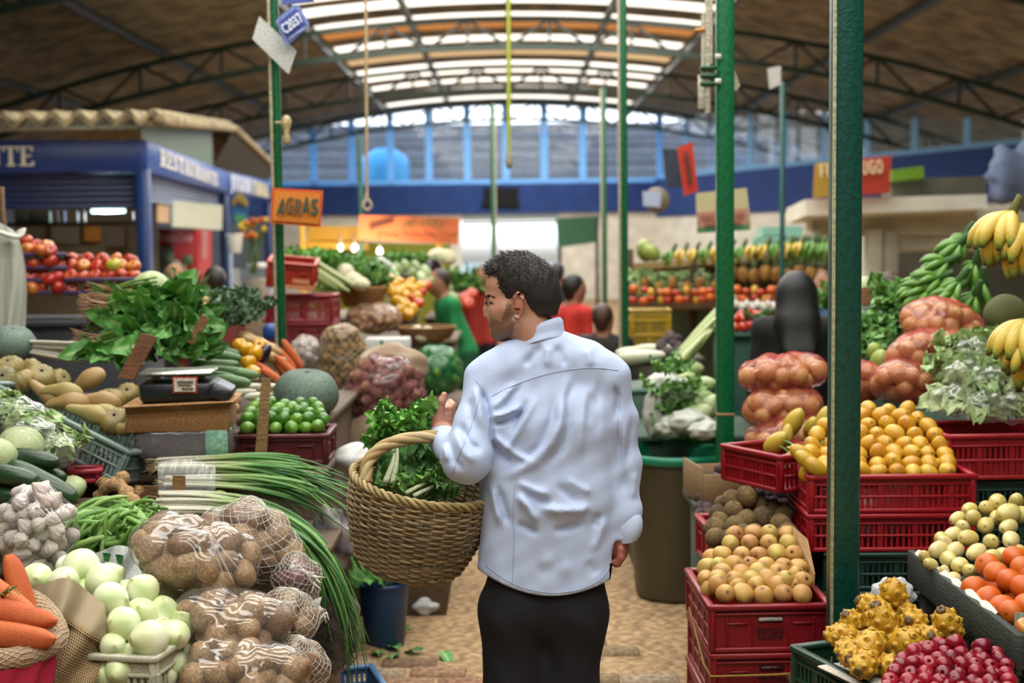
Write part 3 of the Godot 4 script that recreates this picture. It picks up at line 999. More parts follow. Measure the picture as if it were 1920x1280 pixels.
	# mint boxes stacked in the far fruit stall
	for q in [[1430, 425, 1464, 442], [1420, 443, 1461, 452], [1418, 452, 1461, 461], [1418, 461, 1459, 472], [1472, 424, 1505, 445], [1474, 446, 1500, 458]]:
		single("mint_box", board([Vector2(q[0], q[1]), Vector2(q[2], q[1]), Vector2(q[2], q[3] - 1), Vector2(q[0], q[3] - 1)], [11.4], 0.25, "9fd8c2", M.card), "pale mint egg tray box stacked on the fruit shelf", "box", Transform3D(), "mint boxes on the fruit shelf")
	# ---- yellow awning stall
	var ys := thing("yellow_awning_stall", "stall frame with mustard yellow awning under the orange banner", "stall")
	g = geo("c08c10")
	board_into(g, [Vector2(578, 424), Vector2(672, 424), Vector2(676, 451), Vector2(576, 450)], [15.0], 0.5)
	part("awning", g.mesh(M.paint), ys)
	g = geo("d09a1c")
	board_into(g, [Vector2(574, 452), Vector2(690, 455), Vector2(690, 468), Vector2(573, 466)], [14.9], 0.1)
	part("valance", g.mesh(M.paint), ys)
	g = geo("767a1c")
	board_into(g, [Vector2(585, 452), Vector2(845, 458), Vector2(845, 640), Vector2(585, 640)], [15.6], 0.05)
	part("back_cloth", g.mesh(M.cloth), ys)
	for q in [574, 828]:
		g = geo("d69a1e")
		var a := at_height(q, 14.9, 0)
		g.box(a + U * 1.0, Vector3(0.06, 2.0, 0.06), 0.01)
		part("post", g.mesh(M.paint), ys)
	for q in [[665, 465, 1.0], [712, 471, 1.0], [638, 464, 0.45]]:
		var o := thing("bare_bulb", "bare bulb glowing under the orange banner" if q[2] > 0.5 else "dim bare bulb under the yellow awning", "bulb", W(q[0], q[1], 14.0), 0.0, "bulbs over the far vegetable stall")
		g = Geo.new()
		g.lathe(PackedVector2Array([Vector2(0.002, -0.036), Vector2(0.02, -0.03), Vector2(0.03, -0.008), Vector2(0.026, 0.012), Vector2(0.014, 0.034), Vector2(0.002, 0.036)]), 12)
		part("globe", g.mesh(lamp_mat("fff4e0", 5.0 * q[2])), o)
		g = geo("6b6458")
		g.tube(path([Vector3(0, 0.034, 0), Vector3(0, 0.08, 0), Vector3(0, 0.16, 0)]), PackedFloat32Array([0.012, 0.01, 0.004]), 7)
		part("holder", g.mesh(M.paint), o)
		var l := OmniLight3D.new()
		l.name = "bulb_glow"; l.light_color = Color("fff0d0"); l.light_energy = 0.5 * q[2]; l.light_size = 0.03; l.omni_range = 30; l.omni_attenuation = 2.0; l.shadow_enabled = true
		o.add_child(l)
	var dk := thing("green_tarp_canopy", "dark green tarp canopy in front of the bright doorway", "canopy")
	g = geo("1f5a34")
	board_into(g, [Vector2(1046, 408), Vector2(1124, 404), Vector2(1122, 452), Vector2(1050, 462)], [20.0, 21.5, 21.0, 19.5], 0.04)
	part("tarp", g.mesh(M.cloth), dk)
	g = geo("2c3a30")
	for q in [1050, 1120]:
		g.box(at_height(q, 20.3, 1.05), Vector3(0.05, 2.1, 0.05))
	part("frame", g.mesh(M.metal_dark), dk)
	# slatted shutter over the far doorway
	var dr := Node3D.new()
	dr.name = "door_1"
	add_child(dr)
	tag(dr, "half raised pale slatted shutter over the far doorway", "shutter")
	dr.set_meta("kind", "structure")
	for j in 3:
		part("slat", board([Vector2(866, 402 + j * 7), Vector2(1046, 399 + j * 7), Vector2(1046, 405 + j * 7), Vector2(866, 408 + j * 7)], [40.7], 0.03, "aeb8b6", M.paint), dr)

# ================================================================ kinds of produce
var K := {}
func noise3(p: Vector3, f: float, sd := 0) -> float:
	return sin(p.x * f + sd * 1.7 + 1.3 * sin(p.y * f * 0.7 + sd)) * 0.5 + sin(p.y * f * 1.3 + sd * 0.9 + 1.1 * sin(p.z * f * 0.8)) * 0.3 + sin(p.z * f * 0.9 + p.x * f * 0.5 + sd * 2.3) * 0.3
func fruit(o: Dictionary, m: Material, sd := 0, segs := 18, rings := 12) -> ArrayMesh:
	var r: Vector3 = o.r
	var ca := lin(o.a)
	var cb := lin(o.get("b", o.a))
	var tip := lin(o.get("tip", o.a))
	var tail := lin(o.get("tail", o.a))
	var sc := lin(o.get("streak_hex", o.a))
	return ball(func(d: Vector3):
		var ph := atan2(d.z, d.x)
		var q := d
		if o.has("power"):
			var pw: float = o.power
			q = d * pow(pow(absf(d.x), pw) + pow(absf(d.y), pw) + pow(absf(d.z), pw), -1.0 / pw)
		var s: float = 1.0 + o.get("lump", 0.0) * noise3(d, 3.1, sd) + o.get("rib", 0.0) * (absf(cos(ph * o.get("ribs", 0) * 0.5)) - 0.6) * (1.0 - d.y * d.y) + o.get("rough", 0.0) * noise3(d, 11.0, sd)
		var p: Vector3 = q * r * s
		var up := maxf(d.y, 0.0)
		var dn := maxf(-d.y, 0.0)
		p.y += r.y * o.get("point", 0.0) * pow(up, 10.0) - r.y * o.get("dimple", 0.0) * pow(up, 8.0)
		p.y -= r.y * o.get("point2", 0.0) * pow(dn, 12.0) - r.y * o.get("dimple2", 0.0) * pow(dn, 8.0)
		var k: float = 1.0 - o.get("taper", 0.0) * d.y - o.get("pear", 0.0) * smoothstep(-0.35, 0.45, d.y)
		p.x *= k; p.z *= k
		var bend: float = o.get("bend", 0.0)
		p.x += bend * (p.y * p.y - r.y * r.y * 0.4) / r.y
		var t := clampf(0.5 + noise3(d, o.get("vary", 2.2), sd + 5) * 0.9 + o.get("lean", 0.0) * d.x, 0, 1)
		var c := ca.lerp(cb, t)
		if o.has("streak"):
			var w: float = pow(absf(cos(ph * o.streak * 0.5 + 0.6 * sin(d.y * 3.0 + sd))), 3.0) * o.get("streak_amt", 0.6)
			c = c.lerp(sc, clampf(w * (0.35 + 0.65 * up if o.get("streak_top", false) else 1.0), 0, 1))
		c = c.lerp(tip, smoothstep(o.get("tip_at", 0.965), o.get("tip_at", 0.965) + 0.03, d.y) if o.has("tip") else 0.0)
		c = c.lerp(tail, smoothstep(o.get("tail_at", 0.94), o.get("tail_at", 0.94) + 0.04, -d.y) if o.has("tail") else 0.0)
		return [p, c], segs, rings).mesh(m)
func kind(called: String, o: Dictionary, m: Material, n := 3, segs := 18, rings := 12) -> void:
	var a := []
	for k in n:
		var q := o.duplicate()
		if o.has("alts"):
			q.a = o.alts[k % o.alts.size()][0]; q.b = o.alts[k % o.alts.size()][1]
		a.append(fruit(q, m, k * 3 + 1, segs, rings))
	K[called] = a

func make_kinds() -> void:
	kind("onion", {"r": Vector3(0.042, 0.04, 0.042), "a": "e6e8cc", "b": "cfd8a4", "point": 0.22, "point2": 0.08, "lump": 0.03, "streak": 22, "streak_hex": "8fb45c", "streak_amt": 0.6, "streak_top": true, "tip": "9a7a4a", "tip_at": 0.978, "tail": "c9a87a", "tail_at": 0.975}, mat(0.3, "ffffff", 10.0), 4, 24, 14)
	kind("potato", {"r": Vector3(0.031, 0.038, 0.028), "alts": [["b99468", "a58054"], ["c9a67a", "b08c60"], ["a27a56", "8c684a"], ["c2a078", "9a785a"]], "a": "", "lump": 0.1, "rough": 0.012}, mat(0.62, "ffffff", 26.0, blotch_tex, 0.5), 5, 16, 11)
	kind("garlic", {"r": Vector3(0.0235, 0.02, 0.0235), "alts": [["f2ede2", "e2d6ca"], ["f5f0e6", "e8dfd2"], ["eadfd4", "d2bcb2"]], "a": "", "rib": 0.13, "ribs": 9, "point": 0.65, "streak": 13, "streak_hex": "a88890", "streak_amt": 0.35, "tip": "cbb89a", "tail": "a89878"}, M.matte, 4, 36, 16)
	kind("cucumber", {"r": Vector3(0.026, 0.105, 0.026), "a": "1d3a22", "b": "2a4a28", "power": 2.6, "lump": 0.03, "streak": 9, "streak_hex": "35552e", "streak_amt": 0.35, "tip": "8a9a5a", "tip_at": 0.985}, M.glossy, 3, 14, 14)
	kind("courgette", {"r": Vector3(0.022, 0.1, 0.022), "a": "3f6a34", "b": "5a8446", "power": 2.6, "streak": 11, "streak_hex": "9db88a", "streak_amt": 0.5, "bend": 0.08}, M.waxy, 3, 12, 12)
	kind("lime", {"r": Vector3(0.026, 0.029, 0.026), "alts": [["3f7a20", "5a942c"], ["528c28", "74a438"], ["346a1c", "4c8426"]], "a": "", "point": 0.12, "point2": 0.1, "tip": "6a8a3a", "tip_at": 0.975}, M.glossy, 3, 14, 10)
	kind("apple", {"r": Vector3(0.04, 0.037, 0.04), "alts": [["b8241f", "cf4a30"], ["a81a20", "c4302a"], ["c8542c", "d9923e"], ["b02424", "cf3c34"]], "a": "", "dimple": 0.3, "dimple2": 0.2, "taper": -0.06, "streak": 19, "streak_hex": "d8803c", "streak_amt": 0.35, "tip": "6a4a1c", "tip_at": 0.97}, M.glossy, 5, 18, 12)
	kind("guava", {"r": Vector3(0.03, 0.034, 0.03), "alts": [["dcae5c", "c8904a"], ["e0b860", "cc9a4e"], ["d4a05c", "ba8044"], ["d2ba58", "c0984c"]], "a": "", "lump": 0.05, "taper": 0.12, "dimple": 0.1, "tip": "5c4420", "tip_at": 0.955, "vary": 2.8}, M.skin_fruit, 5, 18, 12)
	kind("sapote", {"r": Vector3(0.038, 0.04, 0.038), "alts": [["8f7444", "7a6238"], ["9a8050", "846a3e"], ["6f5836", "5c4a2e"]], "a": "", "lump": 0.04, "point": 0.1, "tip": "4a3a22", "tip_at": 0.97}, M.earthy, 4, 16, 11)
	kind("dark_potato", {"r": Vector3(0.026, 0.03, 0.024), "alts": [["6a5a58", "4a3c40"], ["7c6a60", "5c4a4c"], ["58484c", "3c3034"]], "a": "", "lump": 0.12}, M.earthy, 4, 12, 9)
	kind("mango", {"r": Vector3(0.031, 0.037, 0.03), "alts": [["e6b436", "dca028"], ["eabf44", "e2aa30"], ["e2aa30", "d89426"]], "a": "", "point": 0.08, "lump": 0.04, "tip": "8a6a24", "tip_at": 0.97}, M.waxy, 4, 16, 11)
	kind("pale_mango", {"r": Vector3(0.036, 0.055, 0.034), "alts": [["e6d88c", "d8c068"], ["e2d07c", "ead898"], ["dacb70", "e0c878"]], "a": "", "taper": 0.1, "lump": 0.03, "dimple": 0.06, "tip": "6a5a30", "tip_at": 0.975}, M.waxy, 4, 18, 12)
	kind("orange", {"r": Vector3(0.042, 0.04, 0.042), "a": "dc5e06", "b": "e06e10", "dimple": 0.06, "tip": "8a7a34", "tip_at": 0.985}, mat(0.42, "ffffff", 60.0, grain_tex, 0.5), 2, 20, 14)
	kind("plum", {"r": Vector3(0.0235, 0.0225, 0.0235), "alts": [["820a20", "960f28"], ["6a0a22", "800f28"], ["960f26", "a81e30"]], "a": "", "dimple": 0.15, "tip": "5a1c20", "tip_at": 0.985, "rib": 0.02, "ribs": 1}, mat(0.3, "ffffff", 14.0, grain_tex), 4, 14, 10)
	kind("carrot", {"r": Vector3(0.026, 0.11, 0.026), "a": "dc7a3e", "b": "cf6430", "power": 2.4, "lump": 0.04, "rough": 0.016, "taper": 0.12, "tip": "b05a28", "tip_at": 0.985}, M.matte, 3, 18, 30)
	kind("melon", {"r": Vector3(0.088, 0.084, 0.088), "a": "8f9468", "b": "6a7048", "rough": 0.01, "lump": 0.02}, mat(0.85, "ffffff", 30.0, noise_tex(0.06, 3, 256, false, 0, FastNoiseLite.TYPE_CELLULAR, [[0.0, 0.3, 0.7], [Color(1, 1, 0.9), Color(0.75, 0.75, 0.6), Color(0.4, 0.42, 0.3)]]), 0.5), 1, 24, 16)
	kind("grey_squash", {"r": Vector3(0.125, 0.108, 0.125), "a": "84948a", "b": "62726a", "rib": 0.05, "ribs": 12, "dimple": 0.2, "lump": 0.02}, mat(0.7, "ffffff", 9.0, noise_tex(0.05, 3, 256, false, 0, FastNoiseLite.TYPE_CELLULAR, [[0.0, 0.4, 0.8], [Color(1, 1, 1), Color(0.8, 0.84, 0.8), Color(0.5, 0.56, 0.52)]], 5), 0.4), 2, 36, 18)
	kind("ribbed_squash", {"r": Vector3(0.058, 0.05, 0.058), "alts": [["b0904e", "8a7a3e"], ["a8844a", "6f6c38"], ["b89858", "9a8648"]], "a": "", "rib": 0.2, "ribs": 12, "dimple": 0.25, "streak": 12, "streak_hex": "566030", "streak_amt": 0.55, "tip": "6a5a34"}, M.skin_fruit, 3, 36, 14)
	kind("butternut", {"r": Vector3(0.038, 0.088, 0.038), "alts": [["bd9a62", "a88450"], ["c4a46c", "b08e58"], ["a8a060", "b59a5c"]], "a": "", "taper": 0.05, "pear": 0.36, "bend": 0.14, "power": 2.6, "streak": 12, "streak_hex": "8c8a4a", "streak_amt": 0.3, "tip": "6f5a36", "tip_at": 0.97}, M.skin_fruit, 3, 18, 16)
	kind("papaya", {"r": Vector3(0.045, 0.08, 0.045), "alts": [["c9b23a", "d8b848"], ["b8b248", "d0b24a"]], "a": "", "taper": 0.12, "lump": 0.03, "tip": "7a6a30"}, M.waxy, 2, 16, 12)
	kind("yellow_pepper", {"r": Vector3(0.04, 0.045, 0.04), "a": "e8b01a", "b": "d89a10", "rib": 0.2, "ribs": 4, "dimple": 0.3, "tip": "5a7a24"}, M.glossy, 2, 20, 12)
	kind("tomato", {"r": Vector3(0.034, 0.03, 0.034), "a": "c8301c", "b": "d8502c", "dimple": 0.2, "tip": "4a6a24"}, M.glossy, 2, 14, 9)
	kind("red_onion_bulb", {"r": Vector3(0.03, 0.028, 0.03), "a": "7a2f44", "b": "964a58", "point": 0.3}, M.waxy, 2, 14, 9)
	kind("yellow_potato", {"r": Vector3(0.028, 0.03, 0.026), "alts": [["b98a48", "a2763c"], ["c99a52", "b38444"]], "a": "", "lump": 0.1}, M.earthy, 3, 12, 9)
	kind("pink_potato", {"r": Vector3(0.03, 0.033, 0.028), "alts": [["a87068", "92585c"], ["c49274", "a86a64"], ["96585a", "804a50"]], "a": "", "lump": 0.1}, M.earthy, 4, 12, 9)
	kind("bag_orange", {"r": Vector3(0.037, 0.035, 0.037), "alts": [["e6b070", "d8965a"], ["eabc80", "dca062"]], "a": ""}, M.waxy, 3, 14, 10)
	kind("cabbage", {"r": Vector3(0.09, 0.078, 0.09), "a": "a9c07a", "b": "c6d49c", "rib": 0.04, "ribs": 7, "lump": 0.05, "rough": 0.012, "streak": 9, "streak_hex": "dbe2bc", "streak_amt": 0.5}, M.leaf, 3, 28, 18)
	kind("cauliflower", {"r": Vector3(0.075, 0.05, 0.075), "a": "e0dcc0", "b": "cfc8a0", "rough": 0.05, "lump": 0.06}, M.matte, 2, 26, 16)
	kind("broccoli_head", {"r": Vector3(0.07, 0.05, 0.07), "a": "3f6242", "b": "54784a", "rough": 0.07, "lump": 0.12}, M.earthy, 3, 26, 16)
	kind("white_radish", {"r": Vector3(0.03, 0.12, 0.03), "a": "e0decb", "b": "d2d4b4", "taper": 0.35, "power": 2.3, "tip": "a8bc78", "tip_at": 0.93}, M.waxy, 2, 14, 14)
	kind("chayote", {"r": Vector3(0.04, 0.055, 0.036), "a": "a8c07a", "b": "bfd09a", "taper": 0.18, "lump": 0.05}, M.waxy, 2, 16, 12)
	kind("eggplant", {"r": Vector3(0.04, 0.075, 0.04), "a": "2f1c30", "b": "3f2438", "taper": 0.2, "tip": "4a6a30", "tip_at": 0.9}, M.glossy, 1, 16, 12)
	kind("pineapple_body", {"r": Vector3(0.055, 0.08, 0.055), "alts": [["b5802f", "94622a"], ["c0903c", "a06e2e"]], "a": "", "power": 2.5, "rough": 0.05}, M.earthy, 2, 20, 14)
	kind("shallot", {"r": Vector3(0.018, 0.022, 0.018), "a": "c49a72", "b": "b07f62", "point": 0.4}, M.waxy, 2, 10, 8)
	kind("pepino_round", {"r": Vector3(0.035, 0.045, 0.035), "a": "7f9a34", "b": "9ab048", "streak": 10, "streak_hex": "c4c878", "streak_amt": 0.4}, M.waxy, 2, 14, 10)
	# yellow dragon fruit: scales with raised tips
	var dm := mat(0.5, "ffffff", 20.0, grain_tex, 0.25)
	var df := []
	for v in 3:
		var cs := [lin("dcae2c"), lin("c88f1e"), lin("8f7a28")]
		var g := ball(func(d: Vector3): return [d * Vector3(0.036, 0.053, 0.036) * (1.0 + 0.05 * noise3(d, 7.0, v)) * (1.0 - 0.1 * d.y), cs[0].lerp(cs[1], clampf(0.5 + noise3(d, 5.0, v), 0, 1))], 20, 14)
		for j in 28:
			var y := 1.0 - 2.0 * (j + 0.5) / 28.0
			var a := j * 2.39996 + v
			var d := Vector3(cos(a) * sqrt(1 - y * y), y, sin(a) * sqrt(1 - y * y))
			var p := d * Vector3(0.036, 0.053, 0.036) * (1.0 - 0.1 * d.y)
			var tipd := (d + Vector3.UP * 0.55).normalized()
			g.tube(path([p - d * 0.004, p + d * 0.0002, p + d * 0.0018 + tipd * 0.001, p + d * 0.0036 + tipd * 0.0036]), PackedFloat32Array([0.012, 0.0095, 0.005, 0.0014]), 6, PackedColorArray([cs[0], cs[0], cs[1], cs[2]]))
		g.tube(path([Vector3(0, 0.044, 0), Vector3(0, 0.05, 0), Vector3(0, 0.053, 0)]), PackedFloat32Array([0.014, 0.013, 0.008]), 10, PackedColorArray([lin("a87c28"), lin("7a5826"), lin("5a4020")]))
		df.append(g.mesh(dm))
	K.dragon_fruit = df
	# bean pods
	var bm := mat(0.45, "ffffff", 20.0, grain_tex, 0.15)
	var bp := []
	for v in 5:
		var c0 := lin(["6fa046", "86b458", "629440", "98c068", "7aaa4e"][v])
		var pts := PackedVector3Array()
		var rr := PackedFloat32Array()
		var L := 0.062 + 0.008 * v
		for j in 13:
			var t := float(j) / 12
			pts.append(Vector3((t - 0.5) * 2 * L, 0.012 * (1 - pow(2 * t - 1, 2)) * (1 + v * 0.35), 0.006 * sin(t * 5 + v)))
			rr.append((0.0064 + 0.0007 * sin(t * 34.0)) * minf(1.0, 6.0 * minf(t + 0.03, 1.0 - t + 0.06)))
		var g := Geo.new()
		g.col = c0
		g.tube(pts, rr, 8, PackedColorArray(), 0.8)
		bp.append(g.mesh(bm))
	K.bean = bp
	# bananas: curved tapering, dark tip; origin at the stalk end
	for q in [["banana", "e8c854", "e0b43c", "9fb048", "2a2216"], ["green_banana", "6a9e3c", "7cb048", "5a8e34", "8fa85a"]]:
		var bs := []
		for v in 2:
			var pts := []
			for j in 10:
				var a := 0.95 * float(j) / 9.0
				pts.append(Vector3(0.135 * sin(a) * 1.0, -0.135 * (1.0 - cos(a)) * (1.0 + 0.2 * v), 0))
			var rr := PackedFloat32Array([0.006, 0.009, 0.014, 0.017, 0.0185, 0.0185, 0.0175, 0.015, 0.0095, 0.0055])
			var cc := PackedColorArray()
			for j in 10:
				cc.append(lin(q[3]) if j < 1 or j == 8 else lin(q[4]) if j == 9 else lin(q[1 + v]))
			var g := Geo.new()
			g.tube(PackedVector3Array(pts), rr, 8, cc)
			bs.append(g.mesh(M.waxy))
		K[q[0]] = bs
	M.pod = mat(0.6, "cfc07a", 10.0)
	M.pod.vertex_color_use_as_albedo = false
	kind("celery_long", {"r": Vector3(0.022, 0.2, 0.018), "alts": [["a9bc6c", "c8d094"], ["8fae54", "bccb86"]], "a": "", "power": 2.3, "taper": 0.2, "streak": 8, "streak_hex": "dfe2b4", "streak_amt": 0.4}, M.waxy, 2, 12, 14)
	# leaves: [length, width, ruffle, colour, midrib, droop]
	leaf_kind("spinach_leaf", 0.15, 0.085, 0.006, ["478a36", "5aa444", "3a7a30"], "b0d08a", 0.9, 3)
	leaf_kind("ruffled_leaf", 0.16, 0.1, 0.02, ["5c9a42", "74b04e", "4c8838"], "bcd292", 0.7, 3)
	leaf_kind("lettuce_leaf", 0.13, 0.12, 0.022, ["a4c478", "bcd494", "8fb864"], "e2eac4", 1.3, 3)
	leaf_kind("chard_leaf", 0.2, 0.1, 0.022, ["3f7c3a", "5c9c46", "326a34"], "d6e2bc", 0.5, 3)
	leaf_kind("celery_leaf", 0.09, 0.08, 0.014, ["66b044", "7cc052", "549c3a"], "98c86a", 0.3, 3, true)
	leaf_kind("kale_leaf", 0.12, 0.07, 0.016, ["3c5f40", "4c704a", "34543a"], "9ab48a", 0.6, 3)
	leaf_kind("blade_leaf", 0.16, 0.016, 0.002, ["5f7a4c", "6f8a58", "50683f"], "8aa070", 0.35, 2)

func leaf_kind(called: String, L: float, w: float, ruffle: float, cols: Array, rib: String, droop: float, n: int, lobed := false) -> void:
	var a := []
	for v in n:
		var nu := 9
		var nv := 15
		var p := PackedVector3Array()
		var cc := PackedColorArray()
		for j in nv:
			var t := float(j) / (nv - 1)
			var half := w * 0.5 * pow(maxf(sin(PI * pow(clampf(t * 0.96 + 0.03, 0, 1), 0.75)), 0.0), 0.55)
			if lobed: half *= 0.55 + 0.45 * absf(sin(t * 9.5 + v))
			for k in nu:
				var s := float(k) / (nu - 1) * 2 - 1
				var ang := droop * t
				var y := L * t * cos(ang * 0.5)
				var z := -L * t * sin(ang * 0.6) * 0.8 + absf(s) * half * 0.35
				z += ruffle * sin(t * 17.0 + v * 2 + s * 2.0) * absf(s) * (1.0 if absf(s) > 0.3 else 0.3)
				z += 0.003 * sin(t * 40.0) * (1 - absf(s))
				p.append(Vector3(s * half, y, z))
				var vein := clampf(pow(absf(sin((t + absf(s) * 0.22) * 22.0)), 8.0), 0, 1) * 0.3
				var c := lin(cols[v % cols.size()]).lerp(lin(rib), 0.85 if k == nu / 2 and t < 0.8 else vein)
				cc.append(c)
		var g := Geo.new()
		g.grid(p, nu, nv, false, cc)
		# stalk
		g.tube(path([Vector3(0, -L * 0.22, -0.002), Vector3(0, 0, 0), Vector3(0, L * 0.2, -0.003)]), PackedFloat32Array([w * 0.045, w * 0.04, w * 0.015]), 5, PackedColorArray([lin(rib), lin(rib), lin(rib)]))
		a.append(g.mesh(M.leaf))
	K[called] = a

# ---------------------------------------------------------------- placing
func basis_up(up: Vector3, spin: float) -> Basis:
	var y := up.normalized()
	var x := y.cross(Vector3.BACK if absf(y.z) < 0.9 else Vector3.RIGHT).normalized()
	return Basis(x, y, x.cross(y)) * Basis(Vector3.UP, spin)
func put(called: String, kname: String, at: Vector3, up: Vector3, size: float, label: String, cat: String, group: String, variant := -1) -> MeshInstance3D:
	var a: Array = K[kname]
	var m: ArrayMesh = a[rng.randi() % a.size() if variant < 0 else variant % a.size()]
	return single(called, m, label, cat, Transform3D(basis_up(up, rnd(0, TAU)).scaled(Vector3.ONE * size), at), group)
# rows of [x0, x1, y, n, d] in photo pixels; up: mean axis, wob: how far it strays
func rows(called: String, kname: String, rs: Array, size: float, label: String, cat: String, group: String, up := Vector3(0, 0.35, 1), wob := 0.5, jit := 3.0) -> void:
	for r in rs:
		for k in int(r[3]):
			var x: float = lerpf(r[0], r[1], (k + 0.5) / r[3]) + rnd(-jit, jit)
			var w := Vector3(rnd(-1, 1), rnd(-1, 1), rnd(-1, 1)) * wob
			put(called, kname, W(x, r[2] + rnd(-jit, jit), r[4] + rnd(-0.012, 0.012)), up + w, size * rnd(0.92, 1.07), label, cat, group)
func spots(called: String, kname: String, ps: Array, size: float, label: String, cat: String, group: String, up := Vector3(0, 1, 0.3), wob := 0.6) -> void:
	for p in ps:
		var w := Vector3(rnd(-1, 1), rnd(-1, 1), rnd(-1, 1)) * wob
		put(called, kname, W(p[0], p[1], p[2]), up + w, size * rnd(0.94, 1.06) * (p[3] if p.size() > 3 else 1.0), label, cat, group)
# pieces packed in a lumpy volume: returns their centres
func packed(n: int, half: Vector3, bas: Basis, at: Vector3, r: float) -> Array:
	var out := []
	var tries := 0
	var gap := r * 1.62
	while out.size() < n and tries < n * 60:
		tries += 1
		var d := Vector3(rng.randfn(), rng.randfn(), rng.randfn()).normalized()
		var q := d * pow(rng.randf(), 0.22) * half
		var p := at + bas * q
		var ok := true
		for o in out:
			if o.distance_to(p) < gap: ok = false; break
		if ok: out.append(p)
		if tries % (n * 15) == 0: gap *= 0.9
	return out
# a skin drawn round the pieces
func skin_round(centres: Array, r: float, at: Vector3, segs := 40, rings := 26, slack := 0.55, bas := Basis(), pleat := 0.0) -> Geo:
	var rad := PackedFloat32Array()
	for b in rings + 1:
		var th := PI * b / rings
		for a in segs:
			var ph := TAU * a / segs
			var d := bas * Vector3(sin(th) * cos(ph), cos(th), sin(th) * sin(ph))
			var best := 0.02
			for c in centres:
				var q: Vector3 = c - at
				var m := q.dot(d)
				if m < 0: continue
				var off := q.length_squared() - m * m
				var rr := r * r * 2.6
				if off < rr:
					best = maxf(best, m + r * (1.0 - slack * off / rr))
			rad.append(best)
	# relax, so that the skin spans the gaps
	for it in 2:
		var nr := rad.duplicate()
		for b in rings + 1:
			for a in segs:
				var s := rad[b * segs + (a + 1) % segs] + rad[b * segs + (a + segs - 1) % segs] + rad[mini(b + 1, rings) * segs + a] + rad[maxi(b - 1, 0) * segs + a]
				nr[b * segs + a] = maxf(rad[b * segs + a], s / 4.0)
		rad = nr
	for pole in [0, rings]:
		var s := 0.0
		for a in segs: s += rad[pole * segs + a] / segs
		for a in segs: rad[pole * segs + a] = s
	var p := PackedVector3Array()
	for b in rings + 1:
		var th := PI * b / rings
		for a in segs + 1:
			var ph := TAU * (a % segs) / segs
			var d := bas * Vector3(sin(th) * cos(ph), cos(th), sin(th) * sin(ph))
			p.append(at + d * rad[b * segs + a % segs] * (1.0 + pleat * sin(ph * 11.0 + 3.0 * sin(th * 4.0)) * sin(th)))
	var g := Geo.new()
	g.grid(p, segs + 1, rings + 1, true)
	return g
# net: strands laid over a skin as real tubes along its rows and columns, slantwise
func net_over(skin: Geo, segs: int, rings: int, step: int, thick: float, hex: String, lift := 0.001) -> ArrayMesh:
	var g := geo(hex)
	var nu := segs + 1
	for dirn in [1, -1]:
		for a0 in range(0, segs, step):
			var pts := PackedVector3Array()
			var a := float(a0)
			for b in rings + 1:
				var ai := posmod(int(round(a)), segs)
				pts.append(skin.v[b * nu + ai] + skin.n[b * nu + ai] * lift)
				a += dirn * 0.8
			g.tube(pts, PackedFloat32Array([thick]), 3)
	return g.mesh(M.cloth)

# ---------------------------------------------------------------- crates
func crate_side(L: float, h: float, hex: String, style: String) -> ArrayMesh:
	# lies in the x-y plane, outside towards +z, base at y 0
	var g := geo(hex)
	var t := 0.012
	g.box(Vector3(0, h - 0.009, 0.004), Vector3(L + 0.012, 0.018, t + 0.014), 0.004)
	g.box(Vector3(0, 0.008, 0.002), Vector3(L, 0.016, t + 0.004), 0.003)
	if style == "solid":
		g.box(Vector3(0, h * 0.5, -0.002), Vector3(L, h - 0.02, 0.006))
		g.box(Vector3(0, h * 0.8, 0.004), Vector3(L, 0.008, 0.012), 0.002)
		for s in [-1, 1]:
			g.box(Vector3(s * L * 0.27, h * 0.6, 0.004), Vector3(L * 0.17, 0.007, 0.01), 0.002)
			g.box(Vector3(s * L * 0.36, h * 0.42, 0.003), Vector3(0.006, h * 0.78, 0.008), 0.002)
			g.box(Vector3(s * L * 0.15, h * 0.42, 0.003), Vector3(0.005, h * 0.78, 0.008), 0.002)
	else:
		g.box(Vector3(0, h * 0.82, 0.0), Vector3(L, h * 0.14, 0.006))
		g.box(Vector3(0, h * 0.42, 0.003), Vector3(L, h * 0.07, 0.01), 0.002)
		g.box(Vector3(0, h * 0.74, 0.004), Vector3(L, h * 0.05, 0.012), 0.002)
		var n := int(L / 0.02)
		for k in n + 1:
			var x := -L / 2 + L * k / n
			var wide := 0.02 if k % 6 == 0 else 0.0095
			g.box(Vector3(x, h * 0.4, 0.0), Vector3(wide, h * 0.72, 0.009 if k % 6 else 0.014))
	for s in [-1, 1]:
		g.box(Vector3(s * (L / 2 - 0.008), h / 2, 0.003), Vector3(0.018, h, t + 0.006), 0.004)
	return g.mesh(M.crate)
var crate_cache := {}
func crate(label: String, at: Vector3, size: Vector3, turn: float, hex: String, style := "slots", group := "", called := "plastic_crate") -> Node3D:
	var o := thing(called, label, "crate", at, turn, group)
	for k in 4:
		var L := size.x if k % 2 == 0 else size.z
		var st := style if style != "front_solid" else ("solid" if k % 2 == 0 else "slots")
		var key := "%s %.3f %.3f %s" % [hex, L, size.y, st]
		if not crate_cache.has(key):
			crate_cache[key] = crate_side(L, size.y, hex, st)
		var s := part("side", crate_cache[key], o)
		s.rotation.y = k * PI / 2
		s.position = s.basis * Vector3(0, 0, (size.z if k % 2 == 0 else size.x) / 2 - 0.006)
	var g := geo(hex)
	g.box(Vector3(0, 0.008, 0), Vector3(size.x - 0.02, 0.012, size.z - 0.02), 0.003)
	part("bottom", g.mesh(M.crate), o)
	return o
